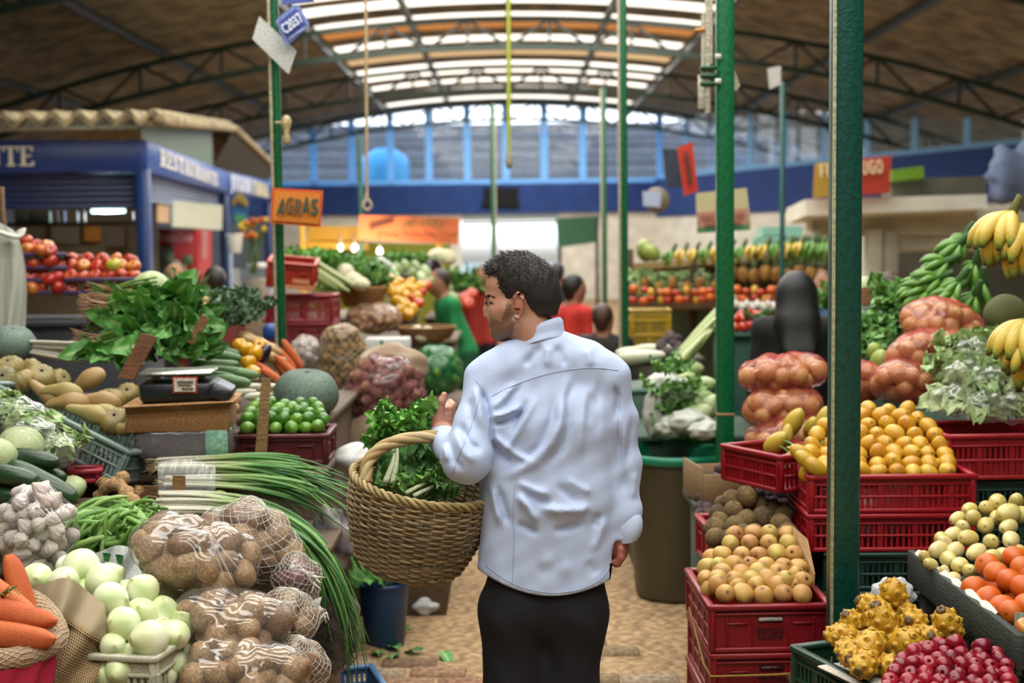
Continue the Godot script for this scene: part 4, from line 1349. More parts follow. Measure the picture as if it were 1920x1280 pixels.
func block(called: String, label: String, cat: String, a: Vector3, b: Vector3, hex: String, m: Material) -> Node3D:
	# a plank built table or plinth between two corners
	var o := thing(called, label, cat, Vector3((a.x + b.x) / 2, a.y, (a.z + b.z) / 2))
	var s := (b - a).abs()
	var g := geo(hex)
	g.box(Vector3(0, s.y - 0.015, 0), Vector3(s.x, 0.03, s.z), 0.005)
	part("top", g.mesh(m), o)
	g = geo(hex)
	g.box(Vector3(0, (s.y - 0.03) / 2, 0), Vector3(s.x - 0.06, s.y - 0.03, s.z - 0.06), 0.005)
	part("carcass", g.mesh(m), o)
	return o

# ================================================================ produce: the stall along the left of the aisle
func leafy(called: String, label: String, cat: String, at: Vector3, kname: String, n: int, spread: Vector3, size: float, up := Vector3.UP, fan := 0.8, group := "", pname := "leaf") -> Node3D:
	var o := thing(called, label, cat, at, 0.0, group)
	for k in n:
		var a := TAU * k / n * 2.618
		var t := sqrt(float(k + 0.5) / n)
		var q := Vector3(cos(a) * t, rnd(-0.4, 0.4), sin(a) * t)
		var m := part(pname, K[kname][rng.randi() % K[kname].size()], o, q * spread)
		var dirn := up + Vector3(q.x, 0, q.z) * fan + Vector3(rnd(-0.3, 0.3), rnd(-0.2, 0.2), rnd(-0.3, 0.3))
		m.basis = basis_up(dirn, rnd(0, TAU)).scaled(Vector3.ONE * size * rnd(0.8, 1.2))
	return o
# bunch of long onions: white stems to green leaves, along control points in pixels [x, y, d]
func scallion_bunch(label: String, group: String, ctrl: Array, n: int, wide: float, white: float, r: float, spill: float) -> Node3D:
	var p0 := W(ctrl[0][0], ctrl[0][1], ctrl[0][2])
	var o := thing("scallion_bunch", label, "scallions", p0, 0.0, group)
	for k in n:
		var off := Vector3(rnd(-0.5, 0.5), rnd(-0.5, 0.5), rnd(-0.5, 0.5)) * wide
		var pts := []
		var fan := Vector3(rnd(-1, 1), rnd(-1, 1), rnd(-1, 1))
		for j in ctrl.size():
			var t := float(j) / (ctrl.size() - 1)
			pts.append(W(ctrl[j][0], ctrl[j][1], ctrl[j][2]) - p0 + off * (1.0 + t) + fan * spill * t * t)
		var len_k := rnd(0.72, 1.0)
		var cv := curve(pts, 22)
		var cut := PackedVector3Array()
		var rr := PackedFloat32Array()
		var cc := PackedColorArray()
		var gcol := lin(["4f8e3c", "68a24c", "3f7a34", "86b464"][k % 4])
		for j in int(22 * len_k):
			var t := float(j) / 21
			cut.append(cv[j])
			rr.append(r * (1.15 if t < white * 0.5 else 1.0) * (1.0 - 0.75 * smoothstep(0.55, len_k, t)))
			cc.append(lin("e4e2cc").lerp(lin("a9c07a"), smoothstep(white * 0.5, white, t)).lerp(gcol, smoothstep(white * 0.9, white * 1.5, t)))
		var g := Geo.new()
		g.tube(cut, rr, 6, cc, 0.8)
		part("stalk", g.mesh(M.leaf), o)
		# root hairs
		if k % 3 == 0:
			g = geo("b9a47a")
			for h in 4:
				var e: Vector3 = cv[0] - (cv[1] - cv[0]).normalized() * rnd(0.02, 0.05) + Vector3(rnd(-1, 1), rnd(-1, 1), rnd(-1, 1)) * 0.018
				g.tube(path([cv[0], (cv[0] + e) / 2 + Vector3(0, 0.004, 0), e]), PackedFloat32Array([0.0016, 0.0012, 0.0006]), 4)
			part("roots", g.mesh(M.matte), o)
	return o
func sack(called: String, label: String, cat: String, kname: String, item: String, item_label: String, n: int, c: Array, half: Vector3, r: float, size: float, skin_mat: Material, skin_hex: String, o := {}) -> Node3D:
	var at := W(c[0], c[1], c[2])
	var bas: Basis = o.get("basis", Basis())
	var cs := packed(n, half - Vector3.ONE * r * 0.8, bas, at, r)
	for q in cs:
		put(item, kname, q, Vector3(rnd(-1, 1), rnd(-1, 1), rnd(-1, 1)), size * rnd(0.9, 1.1), item_label, o.get("item_cat", item.replace("_", " ")), item_label + " set")
	var t := thing(called, label, cat, at, 0.0, o.get("group", ""))
	var local := []
	for q in cs: local.append(q - at)
	var seg: int = o.get("segs", 44)
	var rin: int = o.get("rings", 30)
	var g := skin_round(local, r * 1.04, Vector3.ZERO, seg, rin, o.get("slack", 0.5), bas, o.get("pleat", 0.0))
	for k in g.c.size(): g.c[k] = lin(skin_hex)
	part(o.get("skin", "film"), g.mesh(skin_mat), t)
	if o.has("net"):
		part("netting", net_over(g, seg, rin, o.get("step", 2), o.get("strand", 0.0009), o.net), t)
	if o.has("knot"):
		# gathered neck of the bag with a tuft
		var kd: Vector3 = o.knot
		var g2 := geo(o.get("knot_hex", skin_hex))
		var k0 := kd.normalized() * kd.length()
		g2.tube(path([k0 * 0.82, k0 * 0.95, k0 * 1.05, k0 * 1.16]), PackedFloat32Array([0.028, 0.011, 0.01, 0.02]), 10)
		for j in 9:
			var e := k0 * 1.32 + Vector3(rnd(-1, 1), rnd(-1, 0.6), rnd(-1, 1)) * 0.03
			g2.tube(path([k0 * 1.12, k0 * 1.22 + Vector3(rnd(-1, 1), rnd(-1, 1), rnd(-1, 1)) * 0.01, e]), PackedFloat32Array([0.006, 0.005, 0.001]), 5)
		part("knot", g2.mesh(o.get("knot_mat", skin_mat)), t)
	return t
# film creases standing out from a bag, fanning from one point
func crease_fan(t: Node3D, from: Vector3, to: Array, thick: float, m: Material) -> void:
	for e in to:
		var g := Geo.new()
		g.tube(curve([from, (from + e) / 2 + Vector3(0, 0.004, 0.008), e], 7), PackedFloat32Array([thick * 0.5, thick, thick * 1.2, thick, thick * 0.8, thick * 0.5, thick * 0.2]), 5)
		part("crease", g.mesh(m), t)

func build_produce() -> void:
	make_kinds()
	build_left_stall()
	build_left_back()
	build_right_stall()
	build_right_back()

func build_left_stall() -> void:
	var dark := "6e5a44"
	block("display_table", "low dark wooden table under the onions and potato bags", "table", Vector3(-1.9, 0, -3.3), Vector3(-0.6, 0.46, -4.4), dark, M.wood)
	block("display_table", "wooden table step under the green beans and garlic", "table", Vector3(-2.1, 0, -4.42), Vector3(-1.14, 0.76, -4.75), dark, M.wood)
	block("display_table", "wooden table step under the long scallion bunches", "table", Vector3(-1.12, 0, -4.48), Vector3(-0.6, 0.8, -4.93), dark, M.wood)
	block("display_table", "dark plinth under the lime crate and weighing scale", "table", Vector3(-2.5, 0, -4.95), Vector3(-0.68, 0.97, -5.5), "66543f", M.wood)
	block("display_table", "dark plinth under the spinach bunches and grey squash", "table", Vector3(-2.6, 0, -5.52), Vector3(-0.72, 1.1, -6.5), "66543f", M.wood)
	var g: Geo
	# ---- onions in the white crate
	var P0 := on_height(290, 1230, 0.69)
	var P1 := on_height(186, 1242, 0.69)
	var P2 := on_height(374, 1180, 0.69)
	var ux := (P0 - P1).normalized()
	var sv := (P2 - P0).normalized()
	var turn := atan2(-sv.x, -sv.z) + 0.06
	ux = Basis(Vector3.UP, turn) * Vector3.RIGHT
	var side := Basis(Vector3.UP, turn) * Vector3(0, 0, -1)
	var cc := P0 - ux * 0.18 + side * 0.16
	var oc := crate("white slatted plastic crate heaped with white onions", Vector3(cc.x, 0.475, cc.z), Vector3(0.36, 0.215, 0.32), turn, "c9c8ae", "slots", "", "onion_crate")
	var ol := "peeled white onion heaped in the white slatted crate"
	var og := "white onions in the white crate"
	spots("white_onion", "onion", [[68, 1087, 4.0], [152, 1063, 4.06, 1.15], [126, 1062, 4.1, 0.8], [120, 1090, 3.98], [205, 1082, 4.08], [192, 1090, 4.0, 1.15], [207, 1124, 3.9, 1.12], [268, 1106, 3.98, 1.08], [236, 1112, 4.06, 0.9], [264, 1150, 3.93, 1.0], [303, 1146, 3.98, 1.08], [231, 1169, 3.84, 1.06], [348, 1160, 3.98, 0.96], [281, 1198, 3.79, 1.15], [328, 1190, 3.88, 0.9], [303, 1186, 3.93, 0.95], [211, 1210, 3.8, 0.82], [190, 1180, 3.94, 0.9], [246, 1228, 3.82, 0.85], [188, 1240, 3.84, 0.9], [160, 1110, 4.02, 0.9], [290, 1230, 3.86, 0.9], [225, 1255, 3.78, 0.95], [265, 1262, 3.82, 0.95], [320, 1245, 3.9, 0.95], [335, 1225, 3.96, 0.95], [195, 1265, 3.8, 0.9], [305, 1268, 3.86, 0.9], [345, 1205, 4.0, 0.9], [240, 1190, 3.95, 0.9], [170, 1150, 4.0, 0.9], [292, 1172, 4.02, 0.9], [150, 1200, 3.95, 0.9], [255, 1178, 3.98], [310, 1118, 4.12, 0.9], [335, 1130, 4.15, 0.85]], 1.1, ol, "onion", og, Vector3(0.3, 0.3, 0.7), 0.8)
	# ---- carrots in a sack
	var cl := "thick orange carrot in the net sack by the onions"
	for q in [[22, 1112, 3.64, 30, 1.35], [32, 1148, 3.58, 6, 1.4], [26, 1190, 3.54, 2, 1.45], [70, 1118, 3.7, 68, 1.1], [10, 1222, 3.6, 5, 1.3]]:
		var dd := Vector3(cos(deg_to_rad(q[3])), -sin(deg_to_rad(q[3])), 0.25)
		put("carrot", "carrot", W(q[0] - 28, q[1], q[2]), dd, q[4], cl, "carrot", "carrots in the net sack")
	g = geo("8f9a4a")
	for j in 7:
		g.tube(path([W(4, 1118, 3.6), W(2 + j * 4, 1112 - j * 2, 3.58), W(8 + j * 5, 1116 - (j % 3) * 9, 3.56)]), PackedFloat32Array([0.004, 0.003, 0.001]), 5)
	var ctop: MeshInstance3D = get_child(get_child_count() - 5)
	var stub := part("stalk", g.mesh(M.leaf), ctop)
	stub.global_transform = Transform3D()
	var t := thing("carrot_sack", "open pink and tan net sack full of carrots", "sack", W(0, 1260, 3.62))
	var at := t.position
	# rolled net rim round the carrots
	var rim := []
	for q in [[-60, 1235, 3.5], [10, 1236, 3.48], [70, 1222, 3.52], [108, 1195, 3.58], [96, 1160, 3.66], [66, 1128, 3.74], [20, 1112, 3.82]]:
		rim.append(W(q[0], q[1], q[2]) - at)
	g = geo("b89a7c")
	g.tube(curve(rim, 26), PackedFloat32Array([0.026]), 12)
	var rim_g := g
	part("rolled_rim", g.mesh(M.cloth), t)
	part("netting", net_over(rim_g, 12, 27, 1, 0.0012, "d6c2a2", 0.0015), t)
	g = geo("c8264a")
	var p := PackedVector3Array()
	for b in 14:
		for a in 30:
			var u := float(a) / 29
			var v := float(b) / 13
			var e: Vector3 = curve(rim, 30)[a]
			p.append(e + Vector3(-0.03 * v + 0.008 * sin(u * 40 + v * 5), -0.02 - v * 0.22, 0.02 + 0.02 * sin(u * 23.0) * v))
	g.grid(p, 30, 14)
	part("pink_sacking", g.mesh(mat(0.8, "ffffff", 20, grain_tex, 0.4)), t)
	# ---- folded tan net sack
	t = thing("folded_net_sack", "folded tan woven net sack slumped beside the onions", "sack", W(130, 1190, 3.76))
	at = t.position
	p = PackedVector3Array()
	var cols := PackedColorArray()
	for b in 40:
		var v := float(b) / 39
		for a in 34:
			var u := float(a) / 33
			# top hem folds over, then the body falls
			var x := lerpf(55, 196, u) + 9 * sin(v * 5.0) - 14 * u * v
			var y := lerpf(1086, 1290, v) + 26 * pow(u - 0.35, 2) * 4 + 5 * sin(u * 9 + v * 3)
			var d := 3.86 - 0.14 * v - 0.05 * sin(PI * u) - 0.02 * sin(u * 14 + v * 9) - (0.035 if v < 0.42 else 0.0) * (0.6 + 0.4 * sin(u * 7))
			p.append(W(x, y, d) - at)
			var band := smoothstep(0.34, 0.4, v)
			cols.append(lin("b8a888").lerp(lin("96713f"), band))
	g = Geo.new()
	g.grid(p, 34, 40, false, cols, true)
	part("sacking", g.mesh(mat(0.95, "ffffff", 26, grain_tex, 0.7)), t)
	var skin := g
	g = geo("c4b08c")
	for a in range(0, 34, 1):
		var pts := PackedVector3Array()
		for b in range(15, 40):
			pts.append(skin.v[b * 34 + a] + Vector3(0, 0, 0.0015))
		g.tube(pts, PackedFloat32Array([0.0011]), 3)
	for b in range(15, 40):
		var pts := PackedVector3Array()
		for a in 34:
			pts.append(skin.v[b * 34 + a] + Vector3(0, 0, 0.0015))
		g.tube(pts, PackedFloat32Array([0.0011]), 3)
	part("net_strands", g.mesh(M.cloth), t)
	# ---- garlic in a clear bag
	sack("garlic_bag", "tall clear plastic bag packed with garlic bulbs", "bag", "garlic", "garlic_bulb", "white garlic bulb inside the tall clear bag", 62, [70, 996, 4.2], Vector3(0.125, 0.148, 0.11), 0.0235, 1.06, M.film, "ffffff", {"item_cat": "garlic", "pleat": 0.012, "slack": 0.4})
	spots("garlic_bulb", "garlic", [[78, 920, 4.16], [58, 930, 4.2], [36, 926, 4.2], [100, 938, 4.18], [84, 942, 4.14]], 1.1, "white garlic bulb piled at the open mouth of the bag", "garlic", "garlic bulbs at the bag mouth")
	# ---- cucumbers
	for q in [[30, 888, 4.4, 8], [70, 860, 4.55, 4], [108, 902, 4.46, 25], [76, 900, 4.5, 10], [20, 858, 4.6, 5], [50, 915, 4.48, 20], [5, 928, 4.42, 0], [84, 880, 4.6, 12], [-10, 905, 4.5, 5]]:
		var dd := Vector3(cos(deg_to_rad(q[3])), -sin(deg_to_rad(q[3])), 0.2)
		put("cucumber", "cucumber", W(q[0] - 30, q[1], q[2]), dd, 1.3, "dark green cucumber heaped behind the garlic bag", "cucumber", "dark cucumbers behind the garlic")
	block("cucumber_step", "upturned dark box carrying the cucumbers and cabbage", "box", Vector3(-1.95, 0.76, -4.46), Vector3(-1.38, 0.93, -4.72), "66583f", M.wood)
	# ---- green beans in a white bag
	for k in 120:
		var t2 := sqrt(rng.randf())
		var a := rnd(0, TAU)
		var hx := cos(a) * t2
		var hz := sin(a) * t2
		var pt := W(213 + hx * 58, 988 + hz * 32, 4.42 - hz * 0.06) + Vector3(0, 0.02 * (1 - t2 * t2) + rnd(-0.006, 0.006), 0)
		var ang := rnd(-0.35, 0.65)
		var o := single("green_bean", K.bean[k % 5], "slim green bean pod in the heap behind the onions", "bean", Transform3D(Basis(Vector3(0, 0, 1), ang * 0.7 + 0.2) * Basis(Vector3.UP, rnd(-0.6, 0.6)) * Basis(Vector3.RIGHT, rnd(0, TAU)) * Basis.from_scale(Vector3(1.15, 1.6, 1.6)), pt), "green bean pods in the heap")
		if k > 102:
			o.position = W(160 + (k - 102) * 6, 1020 + rnd(-8, 10), 4.36)
			o.basis = Basis(Vector3.BACK, rnd(0.9, 2.3)) * Basis(Vector3.UP, rnd(-0.5, 0.5)) * Basis.from_scale(Vector3(1.1, 1.6, 1.6))
	t = thing("bean_bag", "white plastic bag with green print holding the beans", "bag", W(210, 1060, 4.36))
	at = t.position
	p = PackedVector3Array()
	for b in 10:
		for a in 24:
			var u := float(a) / 23
			var v := float(b) / 9
			p.append(W(lerpf(140, 300, u), 1030 + 8 * sin(u * 9) + v * 70, 4.34 - 0.05 * sin(PI * u) - 0.015 * sin(u * 22 + v * 5) - v * 0.02) - at)
	g = geo("dfe4e0")
	g.grid(p, 24, 10, false, PackedColorArray(), true)
	part("sheet", g.mesh(M.white_bag), t)
	for q in [[200, 1044], [224, 1047]]:
		g = geo("2f7a3c")
		board_into(g, [Vector2(q[0] - 8, q[1] - 8), Vector2(q[0] - 3, q[1] - 7), Vector2(q[0], q[1]), Vector2(q[0] + 3, q[1] - 7), Vector2(q[0] + 8, q[1] - 6), Vector2(q[0] + 4, q[1] + 9), Vector2(q[0] - 4, q[1] + 8)], [4.262], 0.002)
		part("green_print", g.mesh(M.paint), t).position = -at
	# ---- ginger
	for q in [[[[186, 935, 4.62], [200, 910, 4.6], [222, 905, 4.58], [236, 886, 4.6]], 0.026], [[[222, 905, 4.58], [238, 925, 4.55], [255, 945, 4.52], [282, 958, 4.5]], 0.026], [[[200, 912, 4.6], [186, 898, 4.6]], 0.022], [[[236, 925, 4.55], [222, 942, 4.53]], 0.022], [[[255, 930, 4.56], [264, 914, 4.58]], 0.018]]:
		if q[0].size() > 2:
			t = thing("ginger_root", "knobbly tan ginger root lying above the green beans", "ginger", W(q[0][1][0], q[0][1][1], q[0][1][2]), 0.0, "ginger roots above the beans")
		var pts := []
		for e in q[0]: pts.append(W(e[0], e[1], e[2]) - t.position)
		var cv := curve(pts, 14)
		var rr := PackedFloat32Array()
		for j in 14: rr.append(q[1] * (0.85 + 0.22 * sin(j * 1.9)) * (0.6 if j == 0 or j == 13 else 1.0))
		g = geo("c49c6c")
		g.tube(cv, rr, 10)
		part("lobe", g.mesh(M.earthy), t)
	single("wooden_board", board([Vector2(251, 911), Vector2(294, 911), Vector2(294, 962), Vector2(252, 958)], [4.66], 0.02, "6b4426", M.wood), "short brown board standing between beans and scallions", "board")
	# ---- potato bags
	var pl := "brown potato inside the large clear plastic bag"
	var fm := plastic_film(0.05, "f4efe4", 0.08)
	t = sack("potato_bag", "large clear plastic potato bag lying on top of heap", "bag", "potato", "potato", pl, 40, [372, 1046, 4.12], Vector3(0.21, 0.12, 0.13), 0.041, 1.3, fm, "ffffff", {"basis": Basis(Vector3.BACK, -0.32), "pleat": 0.012, "slack": 0.45})
	var ct := t.position
	var ends := []
	for q in [[262, 975, 4.1], [300, 985, 4.02], [320, 1000, 4.0], [345, 1015, 3.99], [420, 1080, 4.0], [405, 1050, 4.0], [440, 1095, 4.02], [365, 1030, 3.99], [450, 1070, 4.03]]:
		ends.append(W(q[0], q[1], q[2]) - ct)
	crease_fan(t, W(392, 998, 4.0) - ct, ends, 0.0035, M.film_milky)
	sack("potato_bag", "clear potato bag squeezed between larger bag and bottom bag", "bag", "potato", "potato", "brown potato inside the middle clear bag of the heap", 26, [440, 1166, 4.0], Vector3(0.18, 0.09, 0.12), 0.041, 1.3, fm, "ffffff", {"basis": Basis(Vector3.BACK, -0.2), "pleat": 0.015, "slack": 0.45})
	sack("potato_bag", "clear potato bag at the bottom of the heap", "bag", "potato", "potato", "brown potato inside the lowest clear bag of the heap", 30, [462, 1262, 3.9], Vector3(0.195, 0.1, 0.12), 0.041, 1.3, fm, "ffffff", {"basis": Basis(Vector3.BACK, -0.12), "pleat": 0.015, "slack": 0.45})
	var nets := [["white netted potato bag behind the large clear bag", "tan potato inside the netted bag behind the clear bag", 30, [470, 1010, 4.34], Vector3(0.165, 0.12, 0.1), -0.45, Vector3(0.17, -0.09, 0.07)],
		["white netted potato bag wedged beside the middle clear bag", "tan potato inside the wedged netted bag", 26, [540, 1160, 4.16], Vector3(0.1, 0.085, 0.1), -0.4, Vector3(0.06, -0.07, 0.1)],
		["white netted potato bag at the heap's lower corner", "tan potato inside the netted bag at the lower corner", 26, [555, 1250, 4.02], Vector3(0.1, 0.085, 0.1), -0.3, Vector3(0.03, -0.06, 0.11)],
		["white netted bag of pinkish potatoes with a white tuft", "pinkish potato inside the tufted netted bag", 18, [556, 1080, 4.3], Vector3(0.07, 0.1, 0.08), 0.3, Vector3(0.07, -0.09, 0.04)]]
	for q in nets:
		sack("netted_potato_bag", q[0], "bag", "potato" if not "pinkish" in q[0] else "pink_potato", "potato", q[1], q[2], q[3], q[4], 0.039, 1.24 if not "pinkish" in q[0] else 1.05, plastic_film(0.03, "ffffff", 0.2), "ffffff", {"basis": Basis(Vector3.BACK, q[5]), "net": "e6e0d2", "strand": 0.0011, "step": 2, "segs": 34, "rings": 26, "knot": q[6], "knot_hex": "ece8dc", "knot_mat": M.cloth})
	# ---- scallions
	var sg := "long scallion bunches on the table step"
	for q in [[300, 868, 4.92], [306, 880, 4.86], [318, 902, 4.8], [322, 890, 4.9]]:
		scallion_bunch("long scallion bunch with white stems laid behind the ginger", sg, [[q[0], q[1], q[2]], [q[0] + 90, q[1] - 2, q[2]], [q[0] + 180, q[1] + 2, q[2] - 0.02], [q[0] + 270, q[1] + 22, q[2] - 0.05], [q[0] + 350, q[1] + 70, q[2] - 0.1]], 18, 0.034, 0.34, 0.008, 0.085)
	for q in [[292, 932, 4.72], [296, 945, 4.66], [296, 962, 4.6]]:
		scallion_bunch("long scallion bunch drooping over the potato bags", sg, [[q[0], q[1], q[2]], [q[0] + 110, q[1] + 4, q[2] - 0.02], [q[0] + 215, q[1] + 30, q[2] - 0.06], [q[0] + 295, q[1] + 95, q[2] - 0.12], [q[0] + 345, q[1] + 210, q[2] - 0.16], [q[0] + 352, q[1] + 320, q[2] - 0.16]], 26, 0.034, 0.26, 0.0068, 0.1)
	t = thing("clear_onion_wrap", "milky plastic wrap round the roots of scallions", "bag", W(335, 905, 4.8))
	at = t.position
	p = PackedVector3Array()
	for b in 14:
		for a in 22:
			var u := float(a) / 21
			var v := float(b) / 13
			p.append(W(296 + u * 108, 868 + v * 82 - 8 * sin(u * 4), 4.76 - 0.03 * sin(PI * v) - 0.006 * sin(u * 30 + v * 8)) - at)
	g = Geo.new()
	g.grid(p, 22, 14, false, PackedColorArray(), true)
	part("film", g.mesh(M.film_milky), t)
	single("wooden_stake", board([Vector2(323, 892), Vector2(346, 892), Vector2(346, 926), Vector2(323, 926)], [4.72], 0.015, "8a6236", M.wood), "short tan stake in front of the scallion roots", "stake")
	spots("stray_lime", "pepino_round", [[410, 932, 4.78]], 0.7, "single yellowish fruit between the scallion bunches", "fruit", "", Vector3(1, 0.2, 0), 0.1)
	# ---- cabbages and lettuce in bags
	spots("cabbage", "cabbage", [[40, 835, 4.62], [-15, 860, 4.5], [135, 915, 4.68, 0.6]], 0.85, "pale green cabbage behind the cucumbers", "cabbage", "cabbages behind the cucumbers")
	for q in [[15, 790, 4.75], [55, 800, 4.72], [100, 850, 4.72], [118, 838, 4.78], [-5, 770, 4.85]]:
		leafy("curly_lettuce", "curly green lettuce head in thin clear wrapping", "lettuce", W(q[0], q[1], q[2]), "lettuce_leaf", 16, Vector3(0.05, 0.03, 0.05), 0.62, Vector3.UP, 1.3, "curly lettuces behind the cucumbers")
	for q in [[30, 785, 4.7, 0.11, 0.075], [112, 845, 4.68, 0.06, 0.06], [60, 815, 4.6, 0.09, 0.055]]:
		var cf := ball(func(d: Vector3): return [d * Vector3(q[3], q[4], 0.08) * (1.0 + 0.09 * noise3(d, 9.0, 3)), Color(1, 1, 1)], 34, 22)
		single("lettuce_wrapper", cf.mesh(M.film), "crinkled clear wrapper over lettuce behind the cucumbers", "bag", Transform3D(Basis(), W(q[0], q[1], q[2])), "clear lettuce wrappers")
	# ---- squash in the tilted grey green crate
	var sb := Basis(Vector3.BACK, -0.4) * Basis(Vector3.UP, -0.3)
	var sc := crate("tilted grey green crate spilling ribbed squash", W(110, 826, 5.1), Vector3(0.62, 0.13, 0.38), 0.0, "7d948c", "slots", "", "squash_crate")
	sc.basis = sb
	sc.position = W(112, 778, 4.95) - sb * Vector3(0, 0.13, 0.19)
	single("metal_tray_side", board([Vector2(90, 782), Vector2(214, 862), Vector2(196, 878), Vector2(90, 815)], [4.92], 0.01, "b8b8b0", mat(0.3, "ffffff", 4, grain_tex, 0.1, {"metallic": 0.7})), "bare metal tray edge below the tilted squash crate", "tray")
	spots("ribbed_squash", "ribbed_squash", [[18, 690, 5.3], [40, 715, 5.2], [75, 708, 5.25, 1.15], [112, 712, 5.3, 0.85], [6, 712, 5.18], [205, 752, 5.15, 1.1], [215, 790, 5.0, 1.1], [240, 738, 5.3, 0.9], [240, 782, 5.08, 0.9], [55, 695, 5.35, 0.9], [232, 800, 4.98, 0.75]], 0.9, "ribbed tan and green squash in the tilted crate", "squash", "ribbed squash in the tilted crate", Vector3(0.3, 0.8, 0.5), 0.5)
	for q in [[115, 735, 5.1, 6], [160, 718, 5.2, -35], [125, 756, 5.05, -4], [185, 752, 5.08, 5], [165, 774, 5.0, 15], [90, 738, 5.12, 30], [188, 775, 5.02, 10]]:
		var dd := Vector3(cos(deg_to_rad(q[3])), -sin(deg_to_rad(q[3])), 0.1)
		put("butternut_squash", "butternut", W(q[0], q[1], q[2]), -dd, 0.95, "long tan butternut squash in the tilted crate", "squash", "butternut squash in the tilted crate")
	# ---- scale on its box
	var bx := thing("carton", "flat brown carton under the weighing scale", "carton", W(343, 798, 5.05), 0.08)
	g = geo("a87a4c")
	g.box(Vector3(0, 0.045, 0), Vector3(0.36, 0.1, 0.26), 0.004)
	part("box", g.mesh(M.card), bx)
	g = geo("b98c5c")
	g.box(Vector3(0.01, 0.097, 0.03), Vector3(0.39, 0.006, 0.28), 0.002, Basis(Vector3.BACK, 0.03))
	part("flap", g.mesh(M.card), bx)
	var wb := thing("wrapped_box", "dark box wrapped in clear plastic under the carton", "box", W(350, 852, 5.06), 0.08)
	g = geo("5a5256")
	g.box(Vector3(0, 0.055, 0), Vector3(0.33, 0.108, 0.24), 0.01)
	part("box", g.mesh(M.card), wb)
	var cr := ball(func(d: Vector3):
		var q2 := d * pow(pow(absf(d.x), 6.0) + pow(absf(d.y), 6.0) + pow(absf(d.z), 6.0), -1.0 / 6.0)
		return [q2 * Vector3(0.178, 0.062, 0.132) * (1.0 + 0.02 * sin(d.x * 25.0 + d.y * 17.0)) + Vector3(0, 0.056, 0), Color(1, 1, 1)], 40, 20)
	part("film", cr.mesh(M.film), wb)
	g = geo("8fc2a8")
	g.box(Vector3(0.125, 0.06, 0.125), Vector3(0.08, 0.1, 0.012), 0.005)
	part("green_label", g.mesh(M.paint), wb)
	var ws := thing("weighing_scale", "black market weighing scale with steel pan", "scale", W(347, 748, 5.0), 0.1)
	g = geo("1c1e22")
	p = PackedVector3Array()
	g.box(Vector3(-0.01, 0.035, 0), Vector3(0.27, 0.07, 0.2), 0.012)
	part("body", g.mesh(M.paint), ws)
	g = geo("24272c")
	g.box(Vector3(0.135, 0.03, 0.02), Vector3(0.08, 0.055, 0.2), 0.012, Basis(Vector3.BACK, -0.5))
	part("console", g.mesh(M.paint), ws)
	g = geo("5a6a80")
	g.box(Vector3(0.15, 0.05, 0.03), Vector3(0.06, 0.006, 0.15), 0.002, Basis(Vector3.BACK, -0.5))
	part("keypad", g.mesh(M.paint), ws)
	g = geo("a9aca4")
	g.box(Vector3(-0.02, 0.1, 0), Vector3(0.26, 0.014, 0.21), 0.006)
	part("pan", g.mesh(mat(0.25, "ffffff", 4, grain_tex, 0.05, {"metallic": 0.8})), ws)
	g = geo("c8c0b0")
	for sx in [-0.1, 0.06]:
		g.box(Vector3(sx, 0.08, 0), Vector3(0.03, 0.03, 0.03))
	part("pan_support", g.mesh(M.metal_dark), ws)
	part("label_frame", board([Vector2(323, 706), Vector2(370, 706), Vector2(369, 737), Vector2(324, 737)], [4.885], 0.004, "b8442c", M.card), ws).global_transform = Transform3D()
	part("label", board([Vector2(326, 709), Vector2(367, 709), Vector2(366, 734), Vector2(327, 734)], [4.88], 0.003, "d9d2c2", M.card), ws).global_transform = Transform3D()
	for q in [[332, 362, 714], [334, 358, 720], [340, 362, 727]]:
		part("label_print", board([Vector2(q[0], q[2]), Vector2(q[1], q[2]), Vector2(q[1], q[2] + 3), Vector2(q[0], q[2] + 3)], [4.876], 0.002, "7a6a5a", M.card), ws).global_transform = Transform3D()
	# ---- limes
	var lc := crate("maroon crate full of limes with a wooden stake", at_height(533, 5.3, 0.972), Vector3(0.36, 0.115, 0.28), 0.02, "5e2024", "solid", "", "lime_crate")
	rows("lime", "lime", [[452, 612, 800, 6, 5.18], [450, 616, 786, 7, 5.22], [456, 612, 774, 7, 5.26], [462, 606, 764, 6, 5.32], [470, 600, 757, 5, 5.36], [454, 610, 804, 6, 5.24]], 1.0, "green lime heaped in the maroon crate", "lime", "limes in the maroon crate", Vector3(0, 0.3, 1), 1.0)
	single("wooden_stake", board([Vector2(490, 708), Vector2(507, 710), Vector2(500, 850), Vector2(478, 852)], [5.12], 0.012, "9a7a4c", M.wood), "weathered wooden stake standing in front of lime crate", "stake")
	spots("grey_squash", "grey_squash", [[574, 738, 5.62, 1.0]], 1.02, "big grey green squash resting behind the limes", "squash", "", Vector3(0.1, 1, 0.1), 0.05)
	# ---- loose bags and bucket at the aisle
	t = thing("grey_sack", "grey and white cloth sack slumped at stall corner", "sack", W(622, 1012, 4.9))
	var gs := ball(func(d: Vector3): return [d * Vector3(0.075, 0.12, 0.08) * (1.0 + 0.1 * sin(d.y * 11 + d.x * 6) + 0.05 * sin(d.x * 17)), lin("b0a8a4").lerp(lin("6f6a70"), clampf(0.5 + 0.9 * sin(d.y * 6 + d.x * 4), 0, 1))], 34, 24)
	part("cloth", gs.mesh(M.cloth), t)
	gs = ball(func(d: Vector3): return [d * Vector3(0.09, 0.06, 0.1) * (1.0 + 0.12 * noise3(d, 5.0, 1)), lin("d8d8d4")], 28, 18)
	single("white_bag", gs.mesh(M.white_bag), "crumpled white plastic bag behind the wicker basket", "bag", Transform3D(Basis(), W(664, 860, 5.4)))
	var bk := thing("blue_bucket", "blue plastic bucket standing on earth behind the wicker basket", "bucket", on_height(722, 1208, 0.0))
